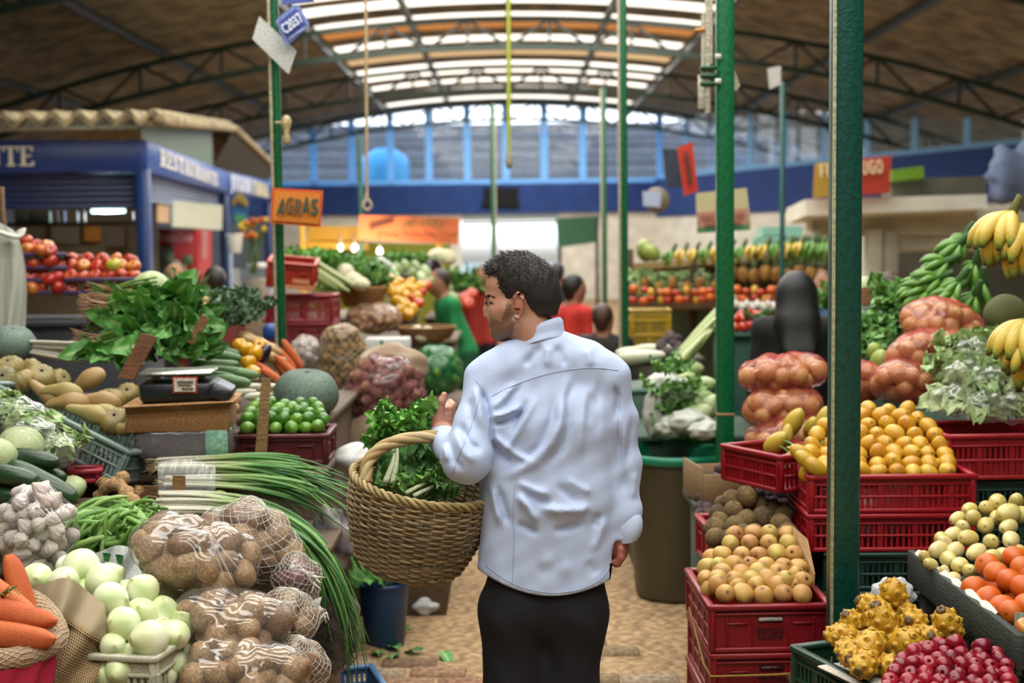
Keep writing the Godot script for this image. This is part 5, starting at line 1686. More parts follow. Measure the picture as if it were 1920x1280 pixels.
	g = geo("16406e")
	g.lathe(PackedVector2Array([Vector2(0.003, 0.0), Vector2(0.085, 0.0), Vector2(0.112, 0.27), Vector2(0.12, 0.275), Vector2(0.12, 0.29), Vector2(0.108, 0.29), Vector2(0.08, 0.02), Vector2(0.003, 0.02)]), 28)
	part("tub", g.mesh(M.crate), bk)
	leafy("bucket_greens", "dark leafy greens drooping from the blue bucket", "greens", bk.position + Vector3(0, 0.3, 0), "spinach_leaf", 14, Vector3(0.09, 0.03, 0.09), 0.8, Vector3.UP, 1.8)
	gs = ball(func(d: Vector3): return [d * Vector3(0.09, 0.055, 0.08) * (1.0 + 0.12 * noise3(d, 6.0, 2)), lin("d4d8d8")], 30, 20)
	single("white_bag", gs.mesh(M.white_bag), "crumpled white plastic bag lying on the earth floor", "bag", Transform3D(Basis(), on_height(800, 1148, 0.0) + Vector3(0, 0.045, 0)))
	for q in [[745, 1215], [768, 1180], [735, 1232], [790, 1220], [710, 1225], [830, 1222]]:
		var lf := single("fallen_leaf", K.spinach_leaf[rng.randi() % 3], "green leaf fallen on the earth floor near blue bucket", "leaf", Transform3D(Basis(Vector3.UP, rnd(0, TAU)) * Basis(Vector3.RIGHT, -PI / 2 + 0.1).scaled(Vector3.ONE * 0.7), on_height(q[0], q[1], 0.02)), "fallen leaves on the floor")
		lf.rotation.x = -1.5
	crate("blue crate corner on the floor at the stall foot", on_height(640, 1330, 0.0), Vector3(0.3, 0.12, 0.3), 0.3, "4c78a8", "slots", "", "blue_crate")
	sack("purple_onion_bag", "net bag of muddy potatoes hanging low at stall edge", "bag", "dark_potato", "muddy_potato", "muddy dark potato in the low hanging net bag", 30, [630, 1185, 4.55], Vector3(0.075, 0.16, 0.08), 0.03, 1.0, plastic_film(0.04, "ffffff", 0.2), "ffffff", {"net": "9a8a8a", "item_cat": "potato", "segs": 30, "rings": 24})
	crate("red crate corner behind the cucumbers", W(160, 902, 4.85), Vector3(0.1, 0.05, 0.1), 0.3, "a02030", "solid", "", "small_red_crate")

func far_sack(label: String, kname: String, item: String, il: String, n: int, c: Array, half: Vector3, net: String, film := 0.06, r := 0.032, size := 1.0) -> Node3D:
	return sack("vegetable_sack", label, "sack", kname, item, il, n, c, half, r, size, plastic_film(film, net, 0.2), "ffffff", {"segs": 30, "rings": 22, "net": net, "strand": 0.0014, "step": 2, "item_cat": item.get_slice("_", item.get_slice_count("_") - 1)})
func bowl(label: String, at: Vector3, r: float, h: float, hex: String) -> Node3D:
	var o := thing("shallow_basket", label, "basket", at)
	for k in 7:
		var t := float(k) / 6
		var g := geo(hex)
		var pts := PackedVector3Array()
		for j in 41:
			var a := TAU * j / 40
			var rr := lerpf(r * 0.72, r, pow(t, 0.7)) + 0.004 * sin(a * 20 + k * PI)
			pts.append(Vector3(cos(a) * rr, h * t + 0.01, sin(a) * rr))
		g.tube(pts, PackedFloat32Array([h / 11.0]), 6)
		part("strand", g.mesh(M.wood), o)
	var g := geo(hex)
	g.lathe(PackedVector2Array([Vector2(0.003, 0.0), Vector2(r * 0.7, 0.0), Vector2(r * 0.95, h * 0.95), Vector2(r * 0.9, h * 0.95), Vector2(r * 0.66, 0.015), Vector2(0.003, 0.015)]), 26)
	part("lining", g.mesh(M.wood), o)
	return o
func build_left_back() -> void:
	var g: Geo
	var dark := "66543f"
	# ---- spinach heap with roots and stakes
	for q in [[300, 585, 5.75, 0.5], [330, 610, 5.65, 0.9], [280, 620, 5.7, 0.2], [345, 655, 5.6, 0.9], [250, 600, 5.8, -0.3], [320, 560, 5.85, 0.5], [295, 655, 5.6, 0.3], [230, 665, 5.62, -0.3], [350, 590, 5.8, 1.0], [260, 570, 5.85, 0.0]]:
		leafy("spinach_bunch", "bunch of broad dark green spinach leaves in the heap", "spinach", W(q[0], q[1], q[2]), "spinach_leaf", 18, Vector3(0.09, 0.05, 0.07), 0.95, Vector3(q[3] * 0.8, 0.25, 0.75), 0.9, "spinach bunches behind the scale")
	for q in [[205, 560, 5.75], [200, 575, 5.7], [210, 600, 5.72], [190, 635, 5.65], [195, 650, 5.62], [215, 545, 5.85]]:
		var t := thing("spinach_roots", "pale stems and brown roots of a spinach bunch", "stems", W(q[0], q[1], q[2]), 0.0, "spinach stems and roots behind the scale")
		g = geo("7fa850")
		for j in 8:
			var yy := rnd(-0.03, 0.03)
			g.tube(path([Vector3(0.0, yy * 0.5, 0), Vector3(0.08, yy + 0.01, 0.02), Vector3(0.19, yy * 1.6 + 0.01, 0.04)]), PackedFloat32Array([0.007, 0.006, 0.004]), 5)
		part("stems", g.mesh(M.leaf), t)
		g = geo("9a7450")
		for j in 16:
			var yy := rnd(-0.03, 0.03)
			g.tube(path([Vector3(0.0, yy * 0.5, 0), Vector3(-0.05, yy + rnd(-0.01, 0.01), rnd(-0.02, 0.02)), Vector3(-0.12, yy * 1.8 + rnd(-0.02, 0.02), rnd(-0.03, 0.03))]), PackedFloat32Array([0.005, 0.003, 0.001]), 4)
		part("roots", g.mesh(M.matte), t)
	single("wooden_stake", board([Vector2(265, 624), Vector2(295, 632), Vector2(250, 712), Vector2(220, 708)], [5.42], 0.015, "8a5a38", M.wood), "broad brown stake leaning against the spinach heap", "stake")
	single("wooden_stake", board([Vector2(378, 588), Vector2(391, 598), Vector2(366, 650), Vector2(350, 640)], [5.5], 0.015, "8f6840", M.wood), "small brown stake at the spinach heap's far edge", "stake")
	scallion_bunch("short scallion bunch lying beside the mottled squash", "", [[60, 650, 5.75], [105, 655, 5.7], [150, 660, 5.66], [185, 668, 5.64]], 16, 0.05, 0.9, 0.008, 0.03)
	spots("grey_squash", "grey_squash", [[22, 645, 5.75]], 0.8, "mottled grey green squash below the hanging cloth", "squash", "", Vector3(0.2, 1, 0.2), 0.05)
	spots("white_melon", "cabbage", [[282, 540, 6.3]], 0.95, "smooth pale melon behind the spinach heap", "melon", "")
	leafy("spiky_pineapple", "spiky grey green pineapple crown behind the spinach", "pineapple", W(345, 560, 6.8), "blade_leaf", 26, Vector3(0.05, 0.02, 0.05), 0.95, Vector3.UP, 1.1)
	for q in [[372, 562, 6.2, 12], [378, 575, 6.15, 10], [370, 585, 6.1, 8]]:
		put("yellow_courgette", "butternut", W(q[0], q[1], q[2]), Vector3(-1, 0.1, 0.1), 0.55, "bright yellow courgette beside the spinach heap", "courgette", "yellow courgettes by the spinach", 1)
	for q in [[440, 575, 6.4], [415, 590, 6.35], [455, 595, 6.3], [430, 605, 6.25], [470, 580, 6.5], [425, 565, 6.55], [448, 560, 6.6]]:
		leafy("kale_bunch", "grey green curly kale bunch behind the courgettes", "kale", W(q[0], q[1], q[2]), "kale_leaf", 14, Vector3(0.06, 0.03, 0.05), 0.75, Vector3(0.2, 0.6, 0.5), 1.0, "kale bunches behind the courgettes")
	for q in [[408, 668, 5.9], [402, 682, 5.85], [412, 695, 5.8], [398, 706, 5.75], [404, 660, 5.95], [424, 714, 5.72], [440, 700, 5.8]]:
		put("striped_courgette", "courgette", W(q[0], q[1], q[2]), Vector3(1, -0.05, 0.1), 1.05, "pale striped courgette stacked behind the scale", "courgette", "striped courgettes behind the scale")
	spots("yellow_pepper", "yellow_pepper", [[462, 655, 6.0], [478, 662, 6.0], [466, 680, 5.9], [474, 698, 5.86], [450, 648, 6.1], [486, 650, 6.1]], 0.82, "bright yellow pepper behind the striped courgettes", "pepper", "yellow peppers behind the courgettes")
	for q in [[480, 640, 6.2], [495, 645, 6.2], [470, 634, 6.25], [505, 655, 6.15], [512, 670, 6.1]]:
		put("long_yellow_pepper", "butternut", W(q[0], q[1], q[2]), Vector3(1, -0.3, 0), 0.7, "long pale yellow squash behind the yellow peppers", "squash", "long squash behind the peppers", 1)
	spots("garlic_bulb", "shallot", [[400, 722, 5.6], [415, 735, 5.55], [430, 745, 5.5], [440, 765, 5.45], [438, 785, 5.4], [428, 728, 5.6], [443, 752, 5.5]], 1.1, "pink shallot strung beside the weighing scale", "shallot", "pink shallots beside the scale")
	for q in [[520, 680, 6.2, 0.6], [534, 672, 6.25, 0.5], [548, 664, 6.3, 0.6], [540, 690, 6.1, 0.4], [505, 700, 6.0, 0.3], [520, 712, 5.95, 0.3]]:
		put("carrot", "carrot", W(q[0], q[1], q[2]), Vector3(-0.6, q[3] * 1.6, 0.1), 0.75, "slender carrot in the row behind the grey squash", "carrot", "carrots behind the grey squash")
	spots("eggplant", "eggplant", [[492, 665, 6.05]], 0.8, "dark purple eggplant beside the yellow peppers", "eggplant", "")
	for q in [[455, 735, 5.7], [470, 725, 5.75], [500, 725, 5.75], [460, 712, 5.85], [485, 742, 5.66]]:
		put("white_radish", "white_radish", W(q[0], q[1], q[2]), Vector3(1, 0.1, 0.1), 0.5, "small white radish behind the limes", "radish", "white radishes behind the limes")
	# ---- apples in stacked trays
	block("apple_table", "black table carrying the stacked apple trays", "table", Vector3(-2.95, 0, -7.2), Vector3(-1.95, 1.4, -7.9), "33343a", M.wood)
	var at1 := "purple tray under the"
	for q in [[38, 135, 7.45, [481, 505, 528, 551]], [130, 268, 7.4, [527, 551]]]:
		for y in q[3]:
			var a := W(q[0], y, q[2])
			var b := W(q[1], y, q[2])
			var tr := thing("fruit_tray", "thin purple fruit tray stacked in the apple display", "tray", (a + b) / 2, 0.0, "purple trays in the apple display")
			g = geo("3c2c50")
			g.box(Vector3(0, 0.004, -0.06), Vector3(b.x - a.x, 0.008, 0.3), 0.003)
			part("base", g.mesh(M.crate), tr)
			g = geo("52406a")
			g.box(Vector3(0, 0.012, 0.085), Vector3(b.x - a.x, 0.02, 0.01), 0.004)
			part("lip", g.mesh(M.crate), tr)
	rows("apple", "apple", [[40, 95, 470, 3, 7.42], [50, 100, 495, 2, 7.4], [48, 90, 518, 2, 7.4], [50, 92, 541, 2, 7.38], [60, 98, 460, 2, 7.5], [95, 150, 540, 2, 7.36], [160, 260, 544, 4, 7.4], [95, 265, 518, 7, 7.36], [100, 262, 498, 7, 7.42], [122, 258, 486, 5, 7.5], [40, 60, 452, 1, 7.55], [70, 100, 468, 2, 7.36], [84, 104, 490, 1, 7.36], [80, 104, 524, 1, 7.35]], 0.98, "shiny red apple displayed in the purple trays", "apple", "red apples in the purple trays", Vector3(0, 0.6, 0.6), 0.8, 2.0)
	spots("yellow_apple", "lime", [[213, 497, 7.36]], 1.45, "single yellow green apple among the red apples", "apple", "")
	(get_child(get_child_count() - 1) as MeshInstance3D).mesh = fruit({"r": Vector3(0.03, 0.028, 0.03), "a": "b8b43a", "b": "c8b848", "dimple": 0.25}, M.glossy)
	# ---- white coat hanging at the left
	var ct := thing("hanging_coat", "off white cotton coat hanging beside the apples", "coat", W(10, 480, 6.6))
	var p := PackedVector3Array()
	for b in 40:
		var v := float(b) / 39
		for a in 40:
			var u := float(a) / 39
			var x := -70 + u * lerpf(100, 122, pow(v, 0.6)) + (6 * sin(v * 4) if u > 0.7 else 0.0)
			var y := 410 + v * 215 + 22 * pow(absf(u - 0.45) * 2, 1.6) * (1 - v)
			p.append(W(x, y, 6.6 - 0.05 * sin(PI * u) - 0.018 * sin(u * 24 + v * 3) * (0.3 + v)) - ct.position)
	g = geo("c9cabd")
	g.grid(p, 40, 40, false, PackedColorArray(), true)
	part("cloth", g.mesh(M.cloth), ct)
	g = geo("d2d2c6")
	g.tube(curve([W(-30, 424, 6.5) - ct.position, W(8, 438, 6.5) - ct.position, W(34, 444, 6.52) - ct.position, W(40, 432, 6.55) - ct.position], 12), PackedFloat32Array([0.03]), 8, PackedColorArray(), 0.4)
	part("collar", g.mesh(M.cloth), ct)
	g = geo("8a6a44")
	g.tube(path([W(3, 350, 6.62) - ct.position, W(5, 395, 6.62) - ct.position, W(8, 425, 6.62) - ct.position]), PackedFloat32Array([0.012]), 6)
	part("hanger", g.mesh(M.wood), ct)
	# ---- stack of red crates
	block("crate_plinth", "dark box under the red crate stack", "box", Vector3(-1.62, 0, -8.3), Vector3(-1.0, 1.17, -8.9), dark, M.wood)
	var rc := at_height(570, 8.6, 1.175)
	crate("red crate at the bottom of the stack by yellow awning", rc, Vector3(0.4, 0.13, 0.3), 0.0, "8f1c26", "slots", "", "red_crate")
	crate("red crate in the middle of the stack by yellow awning", rc + Vector3(0, 0.132, 0), Vector3(0.4, 0.17, 0.3), 0.0, "96202a", "slots", "", "red_crate")
	var tc := crate("orange red crate tilted on top of the stack", rc + Vector3(-0.05, 0.36, 0.1), Vector3(0.28, 0.16, 0.25), 0.05, "b83826", "solid", "", "red_crate")
	tc.rotation = Vector3(0.15, 0.05, -0.1)
	for q in [[548, 580, 522], [530, 590, 533]]:
		part("pale_print", board([Vector2(q[0], q[2]), Vector2(q[1], q[2] + 3), Vector2(q[1], q[2] + 11), Vector2(q[0], q[2] + 8)], [8.2], 0.004, "cf8a5c", M.card), tc).global_transform = Transform3D()
	var bb := thing("blue_tub", "small blue tub beside the red crate stack", "tub", W(512, 622, 7.6))
	g = geo("22509a")
	g.box(Vector3.ZERO, Vector3(0.1, 0.09, 0.12), 0.02)
	part("tub", g.mesh(M.crate), bb)
	# ---- sacks of potatoes along the aisle
	far_sack("clear sack of small golden potatoes", "yellow_potato", "golden_potato", "small golden potato inside the clear sack", 90, [642, 668, 7.4], Vector3(0.13, 0.19, 0.12), "d8c8a8", 0.08, 0.026, 0.9)
	far_sack("big net sack of muddy pink potatoes", "pink_potato", "pink_potato", "muddy pink potato inside the big net sack", 150, [722, 742, 6.6], Vector3(0.2, 0.21, 0.16), "a06a60", 0.1, 0.028, 0.95)
	far_sack("green net sack standing before the woman in green", "lime", "netted_lime", "green fruit inside the standing green net sack", 90, [818, 695, 9.2], Vector3(0.18, 0.18, 0.16), "0c7a48", 0.3, 0.036, 1.3)
	far_sack("brown net sack lying under the shallow basket", "shallot", "brown_shallot", "brown shallot inside the sack under the basket", 80, [700, 598, 9.6], Vector3(0.2, 0.11, 0.16), "a88868", 0.12, 0.03, 1.5)
	far_sack("white net sack of garlic behind the grey squash", "garlic", "far_garlic", "garlic bulb inside the net sack behind squash", 36, [572, 660, 7.4], Vector3(0.09, 0.1, 0.09), "d0c0b8", 0.1, 0.026, 1.1)
	var gs := ball(func(d: Vector3): return [d * Vector3(0.19, 0.15, 0.14) * (1.0 + 0.08 * noise3(d, 7.0, 4)), lin("a89478").lerp(lin("8a745c"), clampf(0.5 + noise3(d, 4, 2), 0, 1))], 32, 22)
	single("burlap_sack", gs.mesh(M.cloth), "rolled down burlap sack below the pink potatoes", "sack", Transform3D(Basis(), W(700, 835, 6.5)))
	gs = ball(func(d: Vector3): return [d * Vector3(0.17, 0.12, 0.13) * (1.0 + 0.1 * noise3(d, 8.0, 4)), lin("c0ad94").lerp(lin("9c846c"), clampf(0.5 + noise3(d, 5, 2), 0, 1))], 32, 22)
	single("burlap_sack", gs.mesh(M.cloth), "pale burlap top of the pink potato sack", "sack", Transform3D(Basis(), W(735, 690, 6.75)))
	block("sack_plinth", "low dark pallet under the potato sacks", "pallet", Vector3(-1.1, 0, -6.52), Vector3(-0.3, 0.74, -7.6), dark, M.wood)
	block("sack_plinth", "dark pallet under the green net sack", "pallet", Vector3(-0.95, 0, -9.0), Vector3(-0.15, 0.72, -9.9), dark, M.wood)
	var wbx := thing("white_carton", "white carton with green print beside the green net sack", "carton", W(728, 672, 8.6))
	g = geo("d4d6d0")
	g.box(Vector3(0, 0.065, 0), Vector3(0.27, 0.13, 0.2), 0.006)
	part("box", g.mesh(M.card), wbx)
	g = geo("3f8a5a")
	g.box(Vector3(-0.03, 0.07, 0.102), Vector3(0.02, 0.1, 0.004))
	part("print", g.mesh(M.card), wbx)
	block("basket_stand", "dark stand carrying the shallow vegetable basket", "stand", Vector3(-1.5, 0, -9.95), Vector3(-0.4, 1.08, -11.0), dark, M.wood)
	bowl("shallow brown basket heaped with greens and cauliflower", W(680, 574, 9.8), 0.165, 0.12, "a8743c")
	bowl("wide brown basket of white tubers above green sack", W(800, 640, 9.6), 0.2, 0.09, "a07040")
	spots("white_tuber", "cauliflower", [[770, 630, 9.5], [790, 632, 9.45], [812, 630, 9.5], [830, 634, 9.55], [800, 622, 9.6], [780, 618, 9.65]], 0.62, "knobbly white tuber in the wide brown basket", "tuber", "white tubers in the wide basket")
	# ---- leafy heap under the orange banner
	for q in [[600, 485, 9.6, "celery_leaf", 1.6], [575, 480, 9.6, "celery_leaf", 1.6], [560, 478, 9.4, "celery_leaf", 1.5], [665, 500, 9.9, "ruffled_leaf", 1.1], [690, 505, 10.0, "ruffled_leaf", 1.1], [680, 520, 9.8, "ruffled_leaf", 1.1], [650, 490, 10.1, "spinach_leaf", 1.2], [700, 525, 9.9, "ruffled_leaf", 1.0], [640, 530, 9.7, "ruffled_leaf", 0.9]]:
		leafy("leafy_bunch", "bushy green herb bunch heaped under the orange banner", "greens", W(q[0], q[1] + 10, q[2]), q[3], 20, Vector3(0.1, 0.05, 0.08), q[4] * 0.7, Vector3(0, 0.8, 0.4), 1.1, "herb bunches under the orange banner")
	for q in [[595, 505], [610, 515], [620, 525], [605, 498], [630, 515], [600, 522]]:
		put("celery_stalk", "celery_long", W(q[0], q[1], 9.3), Vector3(-0.8, 0.5, 0), 0.75, "pale celery stalk fanned beside the orange red crate", "celery", "celery stalks beside the crate")
	spots("cauliflower", "cauliflower", [[648, 512, 9.6], [662, 524, 9.5], [676, 532, 9.5], [838, 482, 13.5, 1.4], [820, 478, 13.6, 1.4]], 0.9, "cream cauliflower among the herb bunches", "cauliflower", "cauliflowers among the greens")
	spots("yellow_pepper", "yellow_pepper", [[738, 535, 10.6], [752, 545, 10.5], [765, 540, 10.6], [745, 552, 10.4], [776, 545, 10.6], [730, 525, 10.8], [758, 572, 10.2], [772, 580, 10.2], [745, 565, 10.3], [782, 558, 10.4], [735, 545, 10.5], [760, 556, 10.45], [770, 530, 10.7], [748, 530, 10.7], [790, 538, 10.65], [728, 540, 10.6], [765, 590, 10.1], [752, 582, 10.15]], 1.2, "glossy yellow pepper heaped before the woman in green", "pepper", "yellow peppers before the woman in green")
	spots("red_pepper", "tomato", [[775, 560, 10.4], [790, 548, 10.6], [800, 535, 10.9], [785, 568, 10.3], [870, 560, 12.5, 1.5], [885, 552, 12.6, 1.5], [878, 570, 12.4, 1.5]], 1.3, "shiny red pepper beside the yellow peppers", "pepper", "red peppers beside the yellow peppers")
	spots("chayote", "chayote", [[798, 510, 12], [790, 522, 11.8], [772, 515, 12], [760, 500, 12.2], [815, 520, 12], [745, 505, 12], [850, 560, 11.8], [838, 540, 12.2], [780, 500, 12.1], [735, 512, 11.5], [742, 520, 11.4], [805, 530, 11.6]], 1.2, "pale green chayote in the far heap", "chayote", "chayotes in the far heap")
	spots("eggplant", "eggplant", [[805, 505, 12.4], [818, 498, 12.6], [760, 518, 12.2], [755, 528, 11.9]], 1.2, "dark purple eggplant in the far heap", "eggplant", "eggplants in the far heap")
	for q in [[745, 478], [765, 488], [785, 480], [740, 495], [860, 500], [880, 510], [865, 520], [850, 515], [890, 525], [770, 470]]:
		leafy("far_greens", "dark leafy greens banked in the far heap", "greens", W(q[0], q[1] + 22, 13.0), "ruffled_leaf", 18, Vector3(0.14, 0.05, 0.1), 0.85, Vector3(0, 0.7, 0.5), 1.1, "leafy greens in the far heap")
	block("far_counter", "far counter under the banked vegetables", "counter", Vector3(-2.2, 0, -12.2), Vector3(-0.9, 1.12, -13.8), "4a3a28", M.wood)
	block("far_counter", "narrow far counter under the red peppers", "counter", Vector3(-0.8, 0, -12.45), Vector3(-0.48, 1.1, -13.6), "4a3a28", M.wood)
	var dl := thing("desk_lamp", "white tilted lamp head over the far greens", "lamp", W(720, 492, 11.0))
	g = geo("d8d8d0")
	g.tube(path([Vector3(-0.05, 0.03, 0), Vector3(0, 0, 0), Vector3(0.06, -0.04, 0)]), PackedFloat32Array([0.03]), 10)
	part("head", g.mesh(M.paint), dl)
	g = geo("c8c4b4")
	g.tube(path([Vector3(0.0, -0.02, 0), Vector3(0.02, -0.15, 0), Vector3(0.02, -0.4, 0)]), PackedFloat32Array([0.012]), 6)
	part("arm", g.mesh(M.paint), dl)

# ================================================================ produce: the stalls along the right of the aisle
func lean_up(px: float, lo: float, hi: float) -> Vector3:
	return Vector3(rnd(-0.3, 0.3), 0.5, 0.7)
func build_right_stall() -> void:
	var g: Geo
	# ---- guava crates by the aisle: four of them standing on the floor
	var gc := at_height(1417, 4.72, 0.0)
	for k in 4:
		var nm: String = ["red crate on the floor at the foot of guava stack", "red crate second from the floor under the guavas", "red crate tied with cord under the guavas", "top red crate of the stack, heaped with guavas"][k]
		var o := crate(nm, gc + Vector3(rnd(-0.004, 0.004), k * 0.158, rnd(-0.004, 0.004)), Vector3(0.385, 0.156, 0.5), 0.02, "8f1420", "front_solid", "", "red_crate")
		g = geo("3a0c10")
		g.box(Vector3(0, 0.104, 0.002), Vector3(0.082, 0.018, 0.014), 0.006)
		var front: Node3D = o.get_child(0)
		part("hand_hole", g.mesh(M.paint), front)
		if k == 3:
			g = geo("a8a098")
			g.box(Vector3(0, 0.106, 0.006), Vector3(0.08, 0.014, 0.012), 0.005)
			part("grey_handle", g.mesh(M.paint), front)
		var lm := mat(0.6, "3c0a0e"); lm.vertex_color_use_as_albedo = false
		for j in 2:
			var tx := part("lettering", text_mesh(["CENTRAL", "ABASTO"][j], 0.02, lm, false, true, 0.004), front, Vector3(0, 0.072 - j * 0.022, 0.005))
			tx.scale = Vector3(1.1, 1, 1)
	var cd := thing("tie_cord", "thin yellow cord tied round the guava crates", "cord", gc + Vector3(0, 0.4, 0))
	g = geo("a88a3c")
	g.tube(path([Vector3(-0.2, 0.1, -0.2), Vector3(-0.203, 0.02, 0.2), Vector3(-0.19, 0.0, 0.262), Vector3(0.0, 0.003, 0.262), Vector3(0.19, 0.012, 0.262), Vector3(0.3, 0.03, 0.3)]), PackedFloat32Array([0.0035]), 5)
	part("cord", g.mesh(M.cloth), cd)
	var gl := "yellow brown guava heaped in the top aisle crate"
	rows("guava", "guava", [[1340, 1522, 1114, 5, 4.47], [1322, 1345, 1106, 1, 4.55], [1330, 1520, 1088, 6, 4.54], [1316, 1335, 1086, 1, 4.6], [1330, 1515, 1062, 6, 4.62], [1340, 1505, 1040, 5, 4.7], [1352, 1498, 1020, 4, 4.78], [1362, 1492, 1002, 4, 4.86], [1316, 1340, 1066, 1, 4.68], [1325, 1345, 1045, 1, 4.74], [1330, 1510, 1098, 5, 4.52], [1335, 1510, 1075, 5, 4.58]], 1.08, gl, "guava", "guavas in the aisle crate", Vector3(0, 0.25, 1), 0.8, 2.5)
	single("carton_flap", board([Vector2(1484, 985), Vector2(1512, 1010), Vector2(1526, 1075), Vector2(1524, 1100), Vector2(1508, 1090), Vector2(1494, 1050)], [4.85, 4.7, 4.55, 4.55, 4.6, 4.75], 0.005, "c29a6a", M.card), "torn tan carton flap at the guava crate's edge", "carton")
	# ---- sapotes in the next crate, dark potatoes in a carton
	crate("red crate of brown sapotes behind the guavas", at_height(1412, 5.2, 0.585), Vector3(0.36, 0.15, 0.36), 0.05, "a01824", "solid", "", "red_crate")
	block("crate_plinth", "dark box under the sapote crate", "box", Vector3(0.73, 0, -5.0), Vector3(1.08, 0.58, -5.42), "66583f", M.wood)
	spots("sapote", "sapote", [[1350, 978, 5.1], [1375, 958, 5.12, 1.05], [1398, 975, 5.04], [1372, 938, 5.2], [1400, 932, 5.18, 1.15], [1430, 972, 5.08, 1.1], [1465, 985, 5.02, 1.1], [1340, 990, 5.02], [1378, 988, 5.0], [1415, 1000, 4.96], [1450, 1008, 4.95], [1478, 1000, 4.96], [1345, 962, 5.16, 0.9], [1425, 948, 5.2, 1.0], [1355, 945, 5.25, 0.9], [1450, 955, 5.2], [1395, 1002, 4.95], [1470, 965, 5.15], [1340, 1008, 4.95, 0.9], [1365, 1010, 4.95, 0.9]], 0.98, "round brown sapote heaped behind the guavas", "sapote", "brown sapotes behind the guavas")
	var cb := thing("open_carton", "brown open carton full of small dark potatoes", "carton", at_height(1362, 5.65, 0.74), 0.15)
	for q in [[Vector3(0, 0.06, 0.13), Vector3(0.28, 0.12, 0.008)], [Vector3(0, 0.06, -0.13), Vector3(0.28, 0.12, 0.008)], [Vector3(-0.14, 0.075, 0), Vector3(0.008, 0.15, 0.27)], [Vector3(0.14, 0.06, 0), Vector3(0.008, 0.12, 0.27)], [Vector3(0, 0.004, 0), Vector3(0.28, 0.008, 0.26)]]:
		g = geo("9a7c58")
		g.box(q[0], q[1], 0.002)
		part("panel", g.mesh(M.card), cb)
	block("carton_plinth", "dark stand under the carton of dark potatoes", "stand", Vector3(0.72, 0, -5.48), Vector3(0.89, 0.735, -5.85), "4f6152", M.wood)
	rows("dark_potato", "dark_potato", [[1305, 1350, 950, 3, 5.5], [1305, 1365, 932, 4, 5.55], [1315, 1410, 915, 5, 5.6], [1330, 1415, 898, 5, 5.66], [1345, 1410, 882, 4, 5.72], [1365, 1405, 872, 2, 5.78], [1430, 1480, 945, 4, 5.45], [1420, 1475, 925, 4, 5.5], [1305, 1335, 968, 2, 5.46], [1420, 1485, 960, 4, 5.4], [1400, 1440, 905, 3, 5.6]], 1.0, "small dark purple potato in the brown carton", "potato", "dark potatoes in the carton", Vector3(0, 1, 0), 1.2)
	# ---- golden mangos: red crates on green crates
	var mc := at_height(1643, 5.12, 0.0)
	for k in 7:
		var red := k > 4
		var nm: String = "dark green crate in the stack under the mango crates" if not red else "red crate directly under the heaped golden mangos" if k == 5 else "red slotted crate heaped with small golden mangos"
		crate(nm, mc + Vector3(0.06 if not red else 0.0, k * 0.138, 0), Vector3(0.575, 0.136, 0.4), -0.02, "a8141e" if red else "0f3d34", "slots", "dark green crates under the mangos" if not red else "", "red_crate" if red else "green_crate")
	var ml := "small golden mango heaped in the red slotted crate"
	rows("mango", "mango", [[1500, 1792, 884, 9, 4.93], [1497, 1790, 868, 9, 4.97], [1502, 1786, 850, 9, 5.02], [1508, 1778, 832, 8, 5.07], [1516, 1770, 814, 7, 5.12], [1530, 1758, 797, 6, 5.18], [1600, 1740, 782, 4, 5.24], [1612, 1720, 770, 3, 5.3], [1505, 1780, 876, 7, 5.02], [1515, 1770, 842, 7, 5.1]], 1.04, ml, "mango", "golden mangos in the red crate", Vector3(0.1, 0.2, 1), 0.8, 3.0)
	for q in [[1512, 862, 4.88], [1528, 875, 4.86], [1502, 850, 4.95]]:
		put("long_mango", "pale_mango", W(q[0], q[1], q[2]), Vector3(1, -0.7, 0.2), 0.85, "long yellow mango lying at the mango crate's corner", "mango", "long mangos at the crate corner")
		(get_child(get_child_count() - 1) as MeshInstance3D).mesh = fruit({"r": Vector3(0.034, 0.055, 0.033), "a": "d8b030", "b": "c89a24", "lump": 0.03}, M.waxy)
	# ---- mixed tray behind: papayas, chillies, small pods
	crate("red crate leaning behind the mango crates", W(1462, 905, 5.25), Vector3(0.28, 0.14, 0.34), 0.5, "98141e", "slots", "", "red_crate")
	spots("papaya", "papaya", [[1488, 792, 5.45, 1.0], [1455, 830, 5.35, 1.0], [1545, 790, 5.45, 0.9], [1475, 815, 5.4, 0.7], [1520, 800, 5.5, 0.7]], 0.82, "mottled yellow green papaya before the orange net bags", "papaya", "papayas before the net bags", Vector3(0.1, 1, 0.2), 0.5)
	for k in 14:
		put("green_chilli", "bean", W(1470 + k * 6.5 + rnd(-4, 4), 862 - k * 2.6 + rnd(-10, 10), 5.28), Vector3(rnd(-1, 1), 0.6, 0.4), 0.75, "dark green chilli beside the papayas", "chilli", "green chillies beside the papayas")
	for k in 30:
		put("small_pale_pod", "bean", W(1480 + (k % 10) * 8 + rnd(-4, 4), 872 - (k / 10) * 12 + rnd(-5, 5), 5.2), Vector3(rnd(-1, 1), 0.4, 0.6), 0.6, "small pale yellow pod heaped before the papayas", "pod", "pale pods before the papayas")
		(get_child(get_child_count() - 1) as MeshInstance3D).material_override = M.pod
	# ---- orange net bags
	var nl := "orange inside the stacked pink net bags"
	var names := ["pink net bag of oranges on top of the stack", "pink net bag of oranges second in the stack", "pink net bag of oranges third in the stack", "pink net bag of oranges at the foot of stack"]
	var ys := [700, 760, 815, 865]
